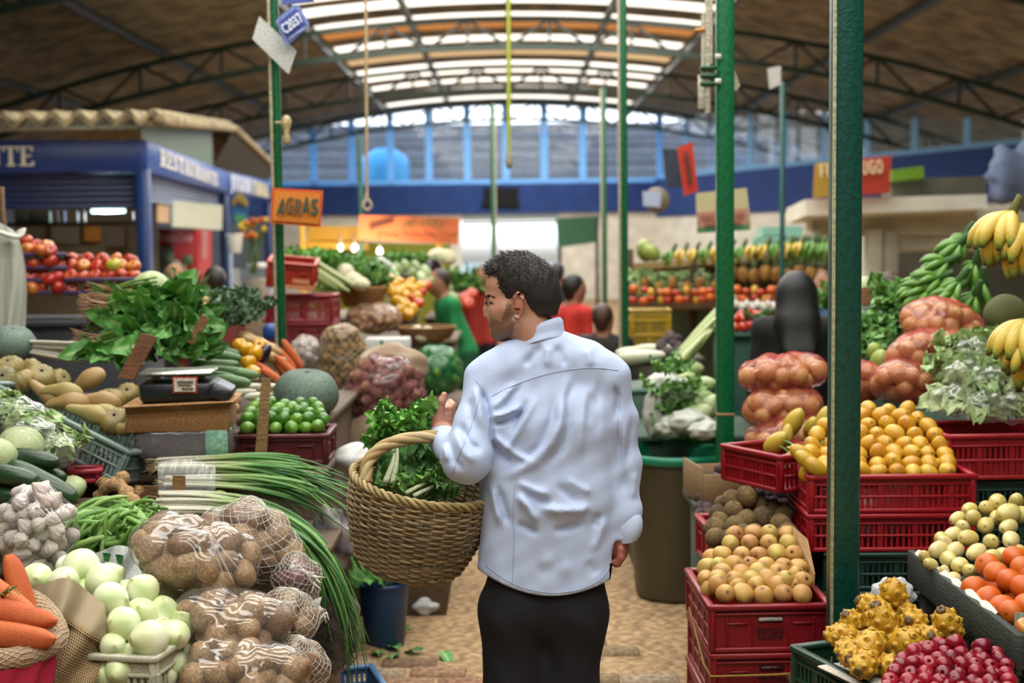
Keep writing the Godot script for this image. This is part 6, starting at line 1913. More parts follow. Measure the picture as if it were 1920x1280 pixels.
	for k in 4:
		sack("orange_net_bag", names[k], "bag", "bag_orange", "netted_orange", nl, 24, [1468 + [0, 4, 14, 20][k], ys[k], 5.85 - 0.04 * k], Vector3(0.195, 0.082, 0.12), 0.037, 1.08, plastic_film(0.07, "e0705c", 0.22), "ffffff", {"basis": Basis(Vector3.BACK, 0.1), "net": "d4584c", "strand": 0.0007, "step": 1, "segs": 44, "rings": 24, "item_cat": "orange", "slack": 0.4})
	block("net_bag_plinth", "dark green box under the stacked orange net bags", "box", Vector3(0.9, 0, -5.62), Vector3(1.42, 0.78, -6.2), "2f5a4a", M.wood)
	var nb := [[[1765, 605, 5.75], Vector3(0.17, 0.105, 0.13), -0.2, "pink net bag of oranges leaning on the green bananas", 28], [[1740, 665, 5.65], Vector3(0.18, 0.11, 0.13), 0.25, "pink net bag of oranges slumped in the middle", 32], [[1715, 715, 5.6], Vector3(0.19, 0.085, 0.13), -0.1, "pink net bag of oranges lowest of the slumped ones", 26], [[1620, 715, 5.75], Vector3(0.09, 0.09, 0.1), 0.1, "small pink net bag of oranges beside the striped gourds", 12]]
	for q in nb:
		sack("orange_net_bag", q[3], "bag", "bag_orange", "netted_orange", "orange inside the slumped pink net bags", q[4], q[0], q[1], 0.037, 1.06, plastic_film(0.07, "e0705c", 0.22), "ffffff", {"basis": Basis(Vector3.BACK, q[2]), "net": "d8665a", "strand": 0.0007, "step": 1, "segs": 40, "rings": 24, "item_cat": "orange", "slack": 0.4})
	block("net_bag_plinth", "dark green stand under the slumped orange net bags", "stand", Vector3(1.46, 0, -5.5), Vector3(2.4, 1.03, -6.1), "3f604c", M.wood)
	# ---- lettuce crate, upper right
	var lcp := at_height(1870, 5.35, 0.0)
	for k in 6:
		crate("dark green crate in the stack under bagged lettuce", lcp + Vector3(0.04, k * 0.15, 0), Vector3(0.55, 0.148, 0.36), 0.03, "0f4038", "slots", "dark green crates under the lettuce", "green_crate")
	crate("red slotted crate full of bagged pale lettuce", lcp + Vector3(0, 0.902, 0.02), Vector3(0.56, 0.17, 0.38), 0.03, "a8141e", "slots", "", "red_crate")
	for q in [[1785, 755, 5.25], [1830, 765, 5.2], [1880, 770, 5.2], [1800, 715, 5.3], [1850, 725, 5.28], [1900, 735, 5.25], [1780, 690, 5.38], [1825, 680, 5.36], [1850, 640, 5.45], [1800, 650, 5.45], [1915, 690, 5.3], [1880, 680, 5.4]]:
		leafy("bagged_lettuce", "pale frilly lettuce in a crinkled clear bag", "lettuce", W(q[0], q[1], q[2]), "lettuce_leaf", 16, Vector3(0.055, 0.03, 0.05), 0.62, Vector3(0, 0.5, 0.6), 1.3, "bagged lettuces above the red crate")
	for q in [[1790, 750, 5.16], [1850, 762, 5.1], [1905, 765, 5.1], [1810, 705, 5.22], [1870, 715, 5.2], [1830, 660, 5.34]]:
		var cf := ball(func(d: Vector3): return [d * Vector3(0.085, 0.06, 0.07) * (1.0 + 0.1 * noise3(d, 10.0, q[0])), Color(1, 1, 1)], 34, 22)
		single("lettuce_wrapper", cf.mesh(M.film), "crinkled clear bag over the pale lettuce", "bag", Transform3D(Basis(), W(q[0], q[1], q[2])), "clear bags over the pale lettuce")
	# ---- bananas
	for q in [[1868, 408, 5.0, 13], [1905, 430, 4.95, 11], [1898, 610, 4.95, 12], [1925, 640, 4.9, 12]]:
		banana_hand("hand of ripe yellow bananas hanging by the lettuce", W(q[0] + 30, q[1] - 10, q[2]), "banana", q[3], 1.42, "ripe banana hands hanging up")
	g = geo("3c3a34")
	g.tube(path([W(1935, 340, 5.0), W(1935, 500, 4.98), W(1940, 700, 4.95)]), PackedFloat32Array([0.01]), 6)
	single("banana_rope", g.mesh(M.cloth), "dark rope carrying the ripe banana hands", "rope")
	for q in [[1800, 455, 6.3, -0.2], [1775, 490, 6.25, -0.6], [1830, 490, 6.2, 0.4], [1760, 520, 6.2, -0.7], [1800, 525, 6.1, 0.0], [1845, 525, 6.15, 0.6], [1790, 545, 6.1, -0.3], [1740, 540, 6.2, -0.8], [1830, 550, 6.1, 0.3], [1812, 440, 6.35, 0.1]]:
		var bh := banana_hand("hand of green bananas in the big green bunch", W(q[0], q[1], q[2]), "green_banana", 8, 0.9, "green banana hands in the bunch")
		bh.rotation = Vector3(0.5, 0, q[3])
	spots("netted_melon", "melon", [[1885, 590, 5.6]], 0.95, "round netted melon between bananas and orange bags", "melon", "")
	# ---- dark tray of pale mangos and oranges
	var tx := 1.305
	var tr := thing("wooden_tray", "dark green wooden tray of pale mangos and oranges", "tray", Vector3(1.75, 0.0, -4.05))
	g = geo("3a4238")
	g.box(Vector3(-0.43, 0.7, 0), Vector3(0.025, 0.11, 1.0), 0.004)
	part("side_board", g.mesh(M.wood), tr)
	g = geo("3a4238")
	g.box(Vector3(0.0, 0.655, 0), Vector3(0.86, 0.02, 1.0), 0.003)
	part("base_board", g.mesh(M.wood), tr)
	g = geo("3a4238")
	for sx in [-0.38, 0.38]:
		for sz in [-0.45, 0.45]:
			var lg := geo("3a4238")
			lg.box(Vector3(sx, 0.322, sz), Vector3(0.05, 0.645, 0.05), 0.004)
			part("leg", lg.mesh(M.wood), tr)
	g = geo("d8d4c6")
	var p := PackedVector3Array()
	for b in 3:
		for a in 30:
			var u := float(a) / 29
			p.append(Vector3(-0.442 + 0.02 * b, 0.765 - 0.02 * absf(b - 1) + 0.006 * sin(u * 37), -0.45 + 0.75 * u))
	g.grid(p, 30, 3)
	part("paper_liner", g.mesh(M.card), tr)
	var pml := "pale yellow oval mango piled in the dark tray"
	spots("pale_mango", "pale_mango", [[1745, 1058, 4.36, 0.75], [1770, 1072, 4.3, 0.75], [1735, 1045, 4.42, 0.75], [1778, 1048, 4.36], [1760, 1030, 4.42], [1788, 1085, 4.26, 0.9], [1800, 1060, 4.3], [1818, 1070, 4.26, 0.9], [1790, 1032, 4.4], [1830, 1035, 4.36], [1862, 1045, 4.3], [1765, 1010, 4.46, 0.9], [1772, 1018, 4.44, 0.85], [1788, 1002, 4.48], [1815, 1008, 4.42], [1805, 988, 4.5, 1.0], [1858, 1015, 4.38], [1895, 1012, 4.35], [1795, 972, 4.54, 0.9], [1825, 970, 4.5], [1848, 985, 4.46], [1890, 988, 4.42], [1818, 955, 4.56, 0.9], [1850, 952, 4.54], [1870, 942, 4.56, 1.1], [1890, 963, 4.46, 1.25], [1915, 965, 4.5, 1.0], [1845, 1062, 4.3], [1880, 1040, 4.34], [1910, 1035, 4.34], [1870, 970, 4.5], [1905, 940, 4.58]], 0.74, pml, "mango", "pale mangos in the dark tray", Vector3(-0.5, 0.25, 0.9), 0.5)
	spots("orange", "orange", [[1852, 1060, 4.2], [1826, 1104, 4.1, 1.0], [1868, 1075, 4.12], [1902, 1045, 4.2], [1853, 1122, 4.02], [1892, 1088, 4.06], [1918, 1100, 4.0], [1879, 1140, 3.96], [1918, 1066, 4.12], [1895, 1148, 3.92], [1925, 1135, 3.95], [1910, 1120, 4.06], [1870, 1100, 4.12], [1930, 1080, 4.1]], 0.92, "bright orange piled in front of the pale mangos", "orange", "oranges in the dark tray", Vector3(0, 0.8, 0.3), 0.8)
	single("price_card", board([Vector2(1904, 1148), Vector2(1930, 1150), Vector2(1930, 1180), Vector2(1902, 1176)], [3.85], 0.004, "a8b4a0", M.card), "small pale price card in front of the oranges", "card")
	# ---- dragon fruit crate and plums
	var dc := at_height(1672, 4.0, 0.42)
	crate("dark green crate of yellow dragon fruit beside thick pole", dc, Vector3(0.4, 0.17, 0.42), 0.35, "1c4030", "slots", "", "green_crate")
	block("fruit_plinth", "dark box under the dragon fruit and plums", "box", Vector3(0.86, 0, -3.5), Vector3(1.28, 0.415, -4.32), "5e4e3a", M.wood)
	g = geo("d8d0c0")
	g.box(dc + Vector3(-0.1, 0.165, 0.12), Vector3(0.2, 0.006, 0.2), 0.002, Basis(Vector3.UP, 0.4))
	single("paper_liner", g.mesh(M.card), "crumpled white paper under the dragon fruit", "paper")
	spots("dragon_fruit", "dragon_fruit", [[1676, 1120, 4.1, 1.05], [1636, 1140, 4.05, 1.0], [1654, 1165, 3.95, 1.15], [1598, 1166, 3.98, 0.9], [1575, 1190, 3.95, 0.9], [1629, 1210, 3.86, 1.15], [1690, 1205, 3.9, 1.0], [1713, 1165, 4.02, 0.95], [1742, 1195, 3.94, 0.9], [1776, 1170, 3.98, 1.1], [1585, 1215, 3.86, 0.75], [1620, 1245, 3.78, 1.0], [1668, 1248, 3.8, 0.9], [1610, 1180, 4.0, 0.9], [1650, 1195, 3.98, 0.9], [1720, 1190, 3.98, 0.9], [1595, 1228, 3.84, 0.9], [1700, 1150, 4.08, 0.9]], 1.04, "spiky yellow dragon fruit heaped in the dark crate", "dragon fruit", "yellow dragon fruit in the dark crate", Vector3(-0.5, 0.3, 0.6), 0.9)
	var gs := ball(func(d: Vector3): return [d * Vector3(0.07, 0.06, 0.04) * (1.0 + 0.13 * noise3(d, 9.0, 2)), lin("d4d6d2")], 30, 20)
	single("white_bag", gs.mesh(M.white_bag), "crumpled white plastic bag behind the dragon fruit", "bag", Transform3D(Basis(), W(1674, 1118, 4.28)))
	var pb := thing("plum_box", "shallow dark box heaped with red plums", "box", at_height(1790, 3.72, 0.415), 0.1)
	for q in [[Vector3(0, 0.045, 0.17), Vector3(0.42, 0.09, 0.01)], [Vector3(0, 0.045, -0.17), Vector3(0.42, 0.09, 0.01)], [Vector3(-0.21, 0.045, 0), Vector3(0.01, 0.09, 0.34)], [Vector3(0.21, 0.045, 0), Vector3(0.01, 0.09, 0.34)], [Vector3(0, 0.005, 0), Vector3(0.42, 0.01, 0.34)]]:
		g = geo("4e4238")
		g.box(q[0], q[1], 0.002)
		part("panel", g.mesh(M.card), pb)
	rows("plum", "plum", [[1652, 1905, 1276, 8, 3.55], [1660, 1905, 1262, 8, 3.58], [1672, 1900, 1248, 8, 3.62], [1680, 1892, 1236, 7, 3.66], [1694, 1880, 1224, 6, 3.7], [1716, 1850, 1213, 4, 3.75], [1752, 1800, 1206, 2, 3.8], [1690, 1885, 1230, 5, 3.74], [1650, 1905, 1290, 9, 3.53], [1665, 1900, 1268, 7, 3.64]], 0.95, "round red plum heaped in the shallow dark box", "plum", "red plums in the shallow box", Vector3(0, 0.6, 0.7), 0.9, 4.0)
	spots("plum", "plum", [[1790, 1204, 3.72], [1842, 1211, 3.7], [1742, 1216, 3.7], [1718, 1222, 3.7]], 1.05, "round red plum heaped in the shallow dark box", "plum", "red plums in the shallow box")
	spots("red_apple", "apple", [[1925, 1178, 3.7]], 0.8, "dark red fruit at the tray corner behind the price card", "fruit", "")

func banana_hand(label: String, at: Vector3, kname: String, n: int, size: float, group: String) -> Node3D:
	var o := thing("banana_hand" if kname == "banana" else "green_banana_hand", label, "bananas", at, 0.0, group)
	for k in n:
		var row := k % 2
		var a := PI + (float(k) / (n - 1) - 0.5) * 2.3
		var m := part("banana", K[kname][k % 2], o, Vector3(0.02 * cos(a), -0.02 * row, 0.02 * sin(a) + 0.01))
		m.basis = (Basis(Vector3.UP, -a + PI * 2.0 / 3.0 * 0.0 + rnd(-0.1, 0.1)) * Basis(Vector3.BACK, -0.35 - 0.35 * row + rnd(-0.08, 0.08))).scaled(Vector3.ONE * size * rnd(0.92, 1.06))
	var g := geo("6a6a2c" if kname == "banana" else "3f6a2c")
	g.tube(path([Vector3(0.03, 0.06, 0), Vector3(0.0, 0.0, 0), Vector3(-0.01, -0.04, 0)]), PackedFloat32Array([0.014, 0.02, 0.016]), 8)
	part("crown", g.mesh(M.matte), o)
	return o

func build_right_back() -> void:
	var g: Geo
	# ---- brown bin with green liner
	var bn := thing("rubbish_bin", "tall brown plastic rubbish bin with green liner", "bin", on_height(1256, 1126, 0.0) + Vector3(0.04, 0, -0.12))
	bn.scale = Vector3(1.14, 1.06, 1.14)
	g = geo("4f4630")
	g.lathe(PackedVector2Array([Vector2(0.003, 0.0), Vector2(0.165, 0.0), Vector2(0.175, 0.02), Vector2(0.225, 0.68), Vector2(0.215, 0.68), Vector2(0.16, 0.03), Vector2(0.003, 0.03)]), 36)
	part("barrel", g.mesh(M.crate), bn)
	g = geo("128a62")
	g.lathe(PackedVector2Array([Vector2(0.235, 0.655), Vector2(0.243, 0.675), Vector2(0.238, 0.695), Vector2(0.222, 0.695), Vector2(0.218, 0.67)]), 36)
	part("rim_band", g.mesh(M.crate), bn)
	var ln := geo("16906a")
	var p := PackedVector3Array()
	for b in 12:
		for a in 49:
			var an := TAU * a / 48
			var v := float(b) / 11
			var r := lerpf(0.214, 0.186, v) + 0.004 * sin(an * 9 + v * 6)
			p.append(Vector3(cos(an) * r, 0.7 - v * 0.24 + (0.03 * sin(an * 2.0 + 1.0) if b == 0 else 0.0), sin(an) * r))
	ln.grid(p, 49, 12, true)
	part("liner", ln.mesh(M.leaf), bn)
	# ---- green bin and pale vegetables behind
	var gb := thing("green_crate_bin", "dark green tall crate behind the rubbish bin", "crate", at_height(1245, 8.2, 0.0))
	g = geo("0d4632")
	g.box(Vector3(0.0, 0.46, 0), Vector3(0.5, 0.92, 0.5), 0.01)
	part("body", g.mesh(M.crate), gb)
	g = geo("11573c")
	g.box(Vector3(0.0, 0.925, 0), Vector3(0.52, 0.03, 0.52), 0.008)
	part("rim", g.mesh(M.crate), gb)
	for q in [[1205, 668, 8.0, 6, 1.25], [1225, 655, 8.15, 4, 1.1], [1195, 660, 8.2, 0, 1.1]]:
		put("white_radish", "white_radish", W(q[0], q[1], q[2]), Vector3(1, 0.08, 0.1), q[4], "fat white radish lying on the green crate", "radish", "fat radishes on the green crate")
	spots("brown_tuber", "dark_potato", [[1248, 640, 8.2], [1262, 648, 8.15], [1255, 632, 8.25], [1270, 638, 8.2], [1240, 650, 8.1], [1276, 652, 8.1], [1266, 660, 8.0], [1250, 662, 8.0]], 1.3, "round brown tuber beside the fat radishes", "tuber", "brown tubers beside the radishes")
	block("veg_table", "dark table under the celery and bagged vegetables", "table", Vector3(0.62, 0, -7.08), Vector3(1.3, 0.78, -7.85), "3f5a4a", M.wood)
	for k in 14:
		var yy := 690 - k * 7
		put("celery_stalk", "white_radish", W(1275 + k * 4.2 + rnd(-8, 8), yy + rnd(-6, 6), 7.3 + k * 0.06), Vector3(0.7, 0.75, -0.1), 1.15, "pale green celery stalk leaning by green pole", "celery", "celery stalks leaning by the pole", k)
		(get_child(get_child_count() - 1) as MeshInstance3D).mesh = K.celery_long[k % 2]
	spots("pale_gourd", "chayote", [[1318, 745, 7.0, 1.2], [1300, 760, 6.95], [1285, 750, 7.0], [1330, 762, 6.9, 1.2], [1310, 775, 6.85, 1.2], [1278, 690, 7.3], [1290, 710, 7.2], [1322, 720, 7.1], [1265, 705, 7.3], [1300, 690, 7.3]], 1.05, "pale green gourd in the heap by green pole", "gourd", "pale gourds by the green pole", Vector3(1, 0.3, 0.2), 0.5)
	for q in [[1245, 720, 7.1, 0.1, 0.06], [1270, 735, 6.95, 0.09, 0.07], [1225, 775, 6.9, 0.05, 0.13], [1290, 790, 6.8, 0.11, 0.06], [1320, 805, 6.75, 0.09, 0.05], [1255, 800, 6.85, 0.08, 0.06]]:
		var cf := ball(func(d: Vector3): return [d * Vector3(q[3], q[4], 0.09) * (1.0 + 0.12 * noise3(d, 8.0, q[0])), lin("d2d6ca")], 30, 20)
		single("pale_vegetable_bag", cf.mesh(M.white_bag), "white plastic bag of vegetables behind the rubbish bin", "bag", Transform3D(Basis(), W(q[0], q[1], q[2])), "white bags behind the rubbish bin")
	for q in [[1255, 695], [1240, 735], [1262, 765], [1285, 735], [1240, 790], [1275, 815], [1310, 820]]:
		leafy("bagged_greens", "green leaves bagged in the heap behind rubbish bin", "greens", W(q[0], q[1], 6.9), "ruffled_leaf", 10, Vector3(0.05, 0.03, 0.04), 0.6, Vector3(0, 0.7, 0.5), 1.1, "bagged greens behind the rubbish bin")
	# ---- yellow crate and fruit shelves further back
	var yc := crate("yellow plastic crate standing on end", at_height(1218, 9.6, 1.0), Vector3(0.27, 0.31, 0.2), 0.0, "b9961c", "slots", "", "yellow_crate")
	block("crate_plinth", "dark box under the yellow crate", "box", Vector3(0.78, 0, -9.3), Vector3(1.3, 0.99, -9.9), "5a5a44", M.wood)
	var sh := thing("fruit_shelf", "long wooden fruit shelf with a pale board edge", "shelf")
	g = geo("b89a62")
	board_into(g, [Vector2(1178, 494), Vector2(1560, 470), Vector2(1560, 480), Vector2(1178, 506)], [12.4, 11.4, 11.4, 12.4], 0.5)
	part("top_board", g.mesh(M.wood), sh)
	g = geo("6a4e2c")
	board_into(g, [Vector2(1180, 570), Vector2(1560, 560), Vector2(1560, 572), Vector2(1180, 582)], [11.9, 11.0, 11.0, 11.9], 0.6)
	part("lower_board", g.mesh(M.wood), sh)
	g = geo("55603f")
	board_into(g, [Vector2(1180, 500), Vector2(1560, 478), Vector2(1560, 800), Vector2(1180, 800)], [12.9, 12.0, 12.0, 12.9], 0.05)
	part("back_board", g.mesh(M.wood), sh)
	for q in [1182, 1300, 1420, 1555]:
		g = geo("5a4326")
		g.box(at_height(q, 12.3 - (q - 1180) * 0.0026, 0.85), Vector3(0.06, 1.7, 0.06), 0.005)
		part("post", g.mesh(M.wood), sh)
	var dd := func(x: float) -> float: return 12.2 - (x - 1180) * 0.0026
	for k in 9:
		var x := 1372.0 + k * 21
		pineapple("pineapple hanging in the row under the fruit shelf", W(x, 512 + (k % 3) * 3, dd.call(x) - 0.25), 0.8)
	for k in 6:
		var x := 1190.0 + k * 26
		pineapple("small pineapple standing on the lower fruit shelf", W(x + 20, 532 + (k % 2) * 8, dd.call(x) - 0.3), 0.7)
	for k in 13:
		var x := 1262.0 + k * 22
		banana_hand("yellow green banana hand on the fruit shelf", W(x, 470 - k * 1.4, dd.call(x) - 0.15), "banana" if k % 3 else "green_banana", 7, 0.95, "banana hands on the fruit shelf")
	for k in 7:
		var x := 1490.0 + k * 11
		banana_hand("green banana hand by the mint boxes on shelf", W(x, 458 - k * 0.5, dd.call(x) - 0.1), "green_banana", 7, 1.1, "green banana hands on the fruit shelf")
	spots("water_melon", "pepino_round", [[1210, 470, 12.0, 1.6], [1222, 474, 11.9, 1.3]], 1.4, "round green melon at the fruit shelf's end", "melon", "round melons on the fruit shelf")
	for k in 46:
		var x := 1190.0 + (k % 23) * 16 + rnd(-4, 4)
		put("shelf_fruit", ["orange", "tomato", "mango", "apple"][k % 4], W(x, 545 + (k / 23) * 16 + rnd(-4, 4), dd.call(x) - 0.45), Vector3.UP, 1.0, "assorted ripe fruit packed on the lower fruit shelf", "fruit", "assorted fruit on the lower shelf")
	for k in 16:
		var x := 1185.0 + k * 10
		leafy("shelf_greens", "leafy greens packed under the fruit shelf edge", "greens", W(x, 520 + (k % 4) * 10, 12.0), "lettuce_leaf", 8, Vector3(0.08, 0.03, 0.05), 0.7, Vector3(0, 0.6, 0.6), 1.1, "greens under the fruit shelf")
	# trays of tomatoes by the woman in black
	block("tomato_counter", "dark green counter of tomatoes before the woman in black", "counter", Vector3(1.32, 0, -8.6), Vector3(2.1, 1.2, -9.3), "1f5040", M.wood)
	rows("tomato", "tomato", [[1372, 1450, 612, 6, 8.7], [1375, 1450, 600, 6, 8.8], [1380, 1445, 588, 5, 8.9]], 1.1, "red tomato in the tray beside the woman in black", "tomato", "tomatoes beside the woman in black", Vector3.UP, 0.6)
	for k in 6:
		put("green_pepper", "courgette", W(1400 + k * 9, 590 + (k % 3) * 6, 8.7), Vector3(rnd(-1, 1), 0.4, 0.4), 0.8, "green pepper lying among the tomatoes", "pepper", "green peppers among the tomatoes")
	for k in 12:
		put("white_bulb", "garlic", W(1380 + k * 10, 572 + (k % 2) * 4, 9.2), Vector3.UP, 1.3, "white garlic bulb lined up behind the tomatoes", "garlic", "garlic bulbs behind the tomatoes")
	# ---- greens between thick pole and orange bags
	block("greens_counter", "dark counter under the cabbages and cucumbers", "counter", Vector3(1.75, 0, -6.6), Vector3(3.1, 1.25, -7.6), "3f5a4a", M.wood)
	spots("cabbage", "cabbage", [[1622, 540, 7.2], [1648, 558, 7.0], [1612, 560, 6.95], [1660, 572, 6.9, 0.8]], 0.72, "pale round cabbage beyond the thick green pole", "cabbage", "cabbages beyond the thick pole")
	single("wooden_stake", board([Vector2(1614, 540), Vector2(1636, 536), Vector2(1638, 570), Vector2(1616, 572)], [6.8], 0.02, "a07048", M.wood), "tan wooden stake stuck among the cabbages", "stake")
	for q in [[1630, 582, 6.8], [1640, 590, 6.75], [1625, 598, 6.7], [1645, 604, 6.68], [1655, 592, 6.75], [1618, 612, 6.65]]:
		put("cucumber", "cucumber", W(q[0], q[1], q[2]), Vector3(1, 0.1, 0.2), 1.15, "dark cucumber stacked below the pale cabbages", "cucumber", "cucumbers below the cabbages")
	for q in [[1690, 580, 6.4], [1680, 560, 6.6], [1705, 600, 6.3], [1625, 635, 6.4], [1645, 650, 6.3], [1620, 660, 6.2], [1665, 635, 6.3], [1640, 625, 6.4], [1560, 575, 8.0], [1545, 570, 8.0]]:
		leafy("green_lettuce", "bright green leafy lettuce beyond the thick pole", "lettuce", W(q[0], q[1], q[2]), "ruffled_leaf", 16, Vector3(0.07, 0.04, 0.06), 0.8, Vector3(0, 0.7, 0.5), 1.1, "green lettuces beyond the thick pole")
	spots("striped_gourd", "pepino_round", [[1650, 678, 5.95, 1.2], [1640, 660, 6.0], [1755, 728, 5.5, 0.7]], 1.0, "yellow green striped gourd beside the orange bags", "gourd", "striped gourds beside the orange bags")

func pineapple(label: String, at: Vector3, size: float) -> void:
	var o := thing("pineapple", label, "pineapple", at, rnd(0, TAU), label + " row")
	var b := part("body", K.pineapple_body[rng.randi() % 2], o)
	b.scale = Vector3.ONE * size
	for k in 7:
		var a := TAU * k / 7
		var m := part("crown_leaf", K.blade_leaf[k % 2], o, Vector3(0, 0.075 * size, 0))
		m.basis = basis_up(Vector3(cos(a) * 0.45, 1, sin(a) * 0.45), a).scaled(Vector3.ONE * size * 0.7)

# ================================================================ people
# a field of tapered capsules and ellipsoids joined smoothly, meshed as surface nets
class Field:
	var a := PackedVector3Array()
	var ba := PackedVector3Array()
	var il := PackedFloat32Array()
	var ra := PackedFloat32Array()
	var rb := PackedFloat32Array()
	var col := PackedColorArray()
	var ec := PackedVector3Array()
	var em: Array[Basis] = []
	var er := PackedFloat32Array()
	var cut := PackedVector3Array()
	var cutr := PackedFloat32Array()
	var k := 0.03
	var slack := 0.0
	var extra: Variant = null
	func bone(p: Vector3, q: Vector3, r0: float, r1: float, c := Color.WHITE) -> void:
		a.append(p); ba.append(q - p); il.append(1.0 / maxf((q - p).length_squared(), 1e-9)); ra.append(r0); rb.append(r1); col.append(c)
	func chain(ps: Array, rs: Array, c := Color.WHITE) -> void:
		for j in ps.size() - 1: bone(ps[j], ps[j + 1], rs[j], rs[j + 1], c)
	func egg(c: Vector3, axes: Basis, r: Vector3) -> void:
		ec.append(c)
		em.append((axes * Basis.from_scale(r)).inverse())
		er.append(minf(r.x, minf(r.y, r.z)))
	func at(p: Vector3) -> float:
		var d := 1e3
		for j in a.size():
			var pa := p - a[j]
			var h := clampf(pa.dot(ba[j]) * il[j], 0.0, 1.0)
			var e := (pa - ba[j] * h).length() - lerpf(ra[j], rb[j], h)
			var m := maxf(k - absf(d - e), 0.0) / k
			d = minf(d, e) - m * m * k * 0.25
		for j in ec.size():
			var q := em[j] * (p - ec[j])
			var l := q.length()
			var e := (l - 1.0) * er[j] if l < 1.0 else (l - 1.0) * (p - ec[j]).length() / l
			var m := maxf(k - absf(d - e), 0.0) / k
			d = minf(d, e) - m * m * k * 0.25
		for j in cut.size():
			var e := cutr[j] - (p - cut[j]).length()
			var kk := 0.008
			var m := maxf(kk - absf(d - e), 0.0) / kk
			d = maxf(d, e) + m * m * kk * 0.25
		if extra != null: d = extra.call(p, d)
		return d
	func nearest_col(p: Vector3) -> Color:
		var best := 1e9
		var c := Color.WHITE
		for j in a.size():
			var pa := p - a[j]
			var h := clampf(pa.dot(ba[j]) * il[j], 0.0, 1.0)
			var e := (pa - ba[j] * h).length() - lerpf(ra[j], rb[j], h)
			if e < best: best = e; c = col[j]
		return c
	func net(g: Geo, lo: Vector3, hi: Vector3, cell: float, colour: Callable) -> void:
		var n := Vector3i(((hi - lo) / cell).ceil()) + Vector3i.ONE
		var B := 4
		var first := g.v.size()
		var nx := n.x
		var nxy := n.x * n.y
		var val := PackedFloat32Array()
		val.resize(n.x * n.y * n.z)
		val.fill(1e3)
		var reach := cell * B * 0.87 * 1.25 + cell + slack
		var blocks := []
		for bz in range(0, n.z, B):
			for by in range(0, n.y, B):
				for bx in range(0, n.x, B):
					var c := lo + (Vector3(bx, by, bz) + Vector3.ONE * B * 0.5) * cell
					if absf(at(c)) > reach: continue
					blocks.append(Vector3i(bx, by, bz))
					for z in range(bz, mini(bz + B + 1, n.z)):
						for y in range(by, mini(by + B + 1, n.y)):
							for x in range(bx, mini(bx + B + 1, n.x)):
								var id := x + y * nx + z * nxy
								if val[id] > 999.0: val[id] = at(lo + Vector3(x, y, z) * cell)
		var vid := PackedInt32Array()
		vid.resize(val.size())
		vid.fill(-1)
		var off := PackedInt32Array([0, 1, nx, nx + 1, nxy, nxy + 1, nxy + nx, nxy + nx + 1])
		var pos := [Vector3(0, 0, 0), Vector3(1, 0, 0), Vector3(0, 1, 0), Vector3(1, 1, 0), Vector3(0, 0, 1), Vector3(1, 0, 1), Vector3(0, 1, 1), Vector3(1, 1, 1)]
		var edges := [[0, 1], [2, 3], [4, 5], [6, 7], [0, 2], [1, 3], [4, 6], [5, 7], [0, 4], [1, 5], [2, 6], [3, 7]]
		for b in blocks:
			for z in range(b.z, mini(b.z + B, n.z - 1)):
				for y in range(b.y, mini(b.y + B, n.y - 1)):
					for x in range(b.x, mini(b.x + B, n.x - 1)):
						var id := x + y * nx + z * nxy
						var neg := 0
						for o in off:
							if val[id + o] < 0.0: neg += 1
						if neg == 0 or neg == 8: continue
						var s := Vector3.ZERO
						var m := 0
						for e in edges:
							var v0 := val[id + off[e[0]]]
							var v1 := val[id + off[e[1]]]
							if (v0 < 0.0) != (v1 < 0.0):
								s += pos[e[0]].lerp(pos[e[1]], clampf(v0 / (v0 - v1), 0, 1)); m += 1
						var p := lo + (Vector3(x, y, z) + s / m) * cell
						vid[id] = g.v.size()
						g.v.append(p)
						g.n.append(Vector3.ZERO)
						g.t.append(Vector2(p.x, p.y))
						g.c.append(colour.call(p, Vector3.UP))
		var stepa := [1, nx, nxy]
		for b in blocks:
			for z in range(maxi(b.z, 1), mini(b.z + B, n.z - 1)):
				for y in range(maxi(b.y, 1), mini(b.y + B, n.y - 1)):
					for x in range(maxi(b.x, 1), mini(b.x + B, n.x - 1)):
						var id := x + y * nx + z * nxy
						var s0 := val[id] < 0.0
						for ax in 3:
							if s0 == (val[id + stepa[ax]] < 0.0): continue
							var u: int = stepa[(ax + 1) % 3]
							var w: int = stepa[(ax + 2) % 3]
							var q := [vid[id], vid[id - u], vid[id - u - w], vid[id - w]]
							if q.min() < 0: continue
							var fn := (g.v[q[2]] - g.v[q[0]]).cross(g.v[q[3]] - g.v[q[1]])
							if not s0: fn = -fn
							for t in q: g.n[t] += fn
							for t in ([0, 2, 1, 0, 3, 2] if s0 else [0, 1, 2, 0, 2, 3]):
								g.i.append(q[t])
		for j in range(first, g.n.size()): g.n[j] = g.n[j].normalized()

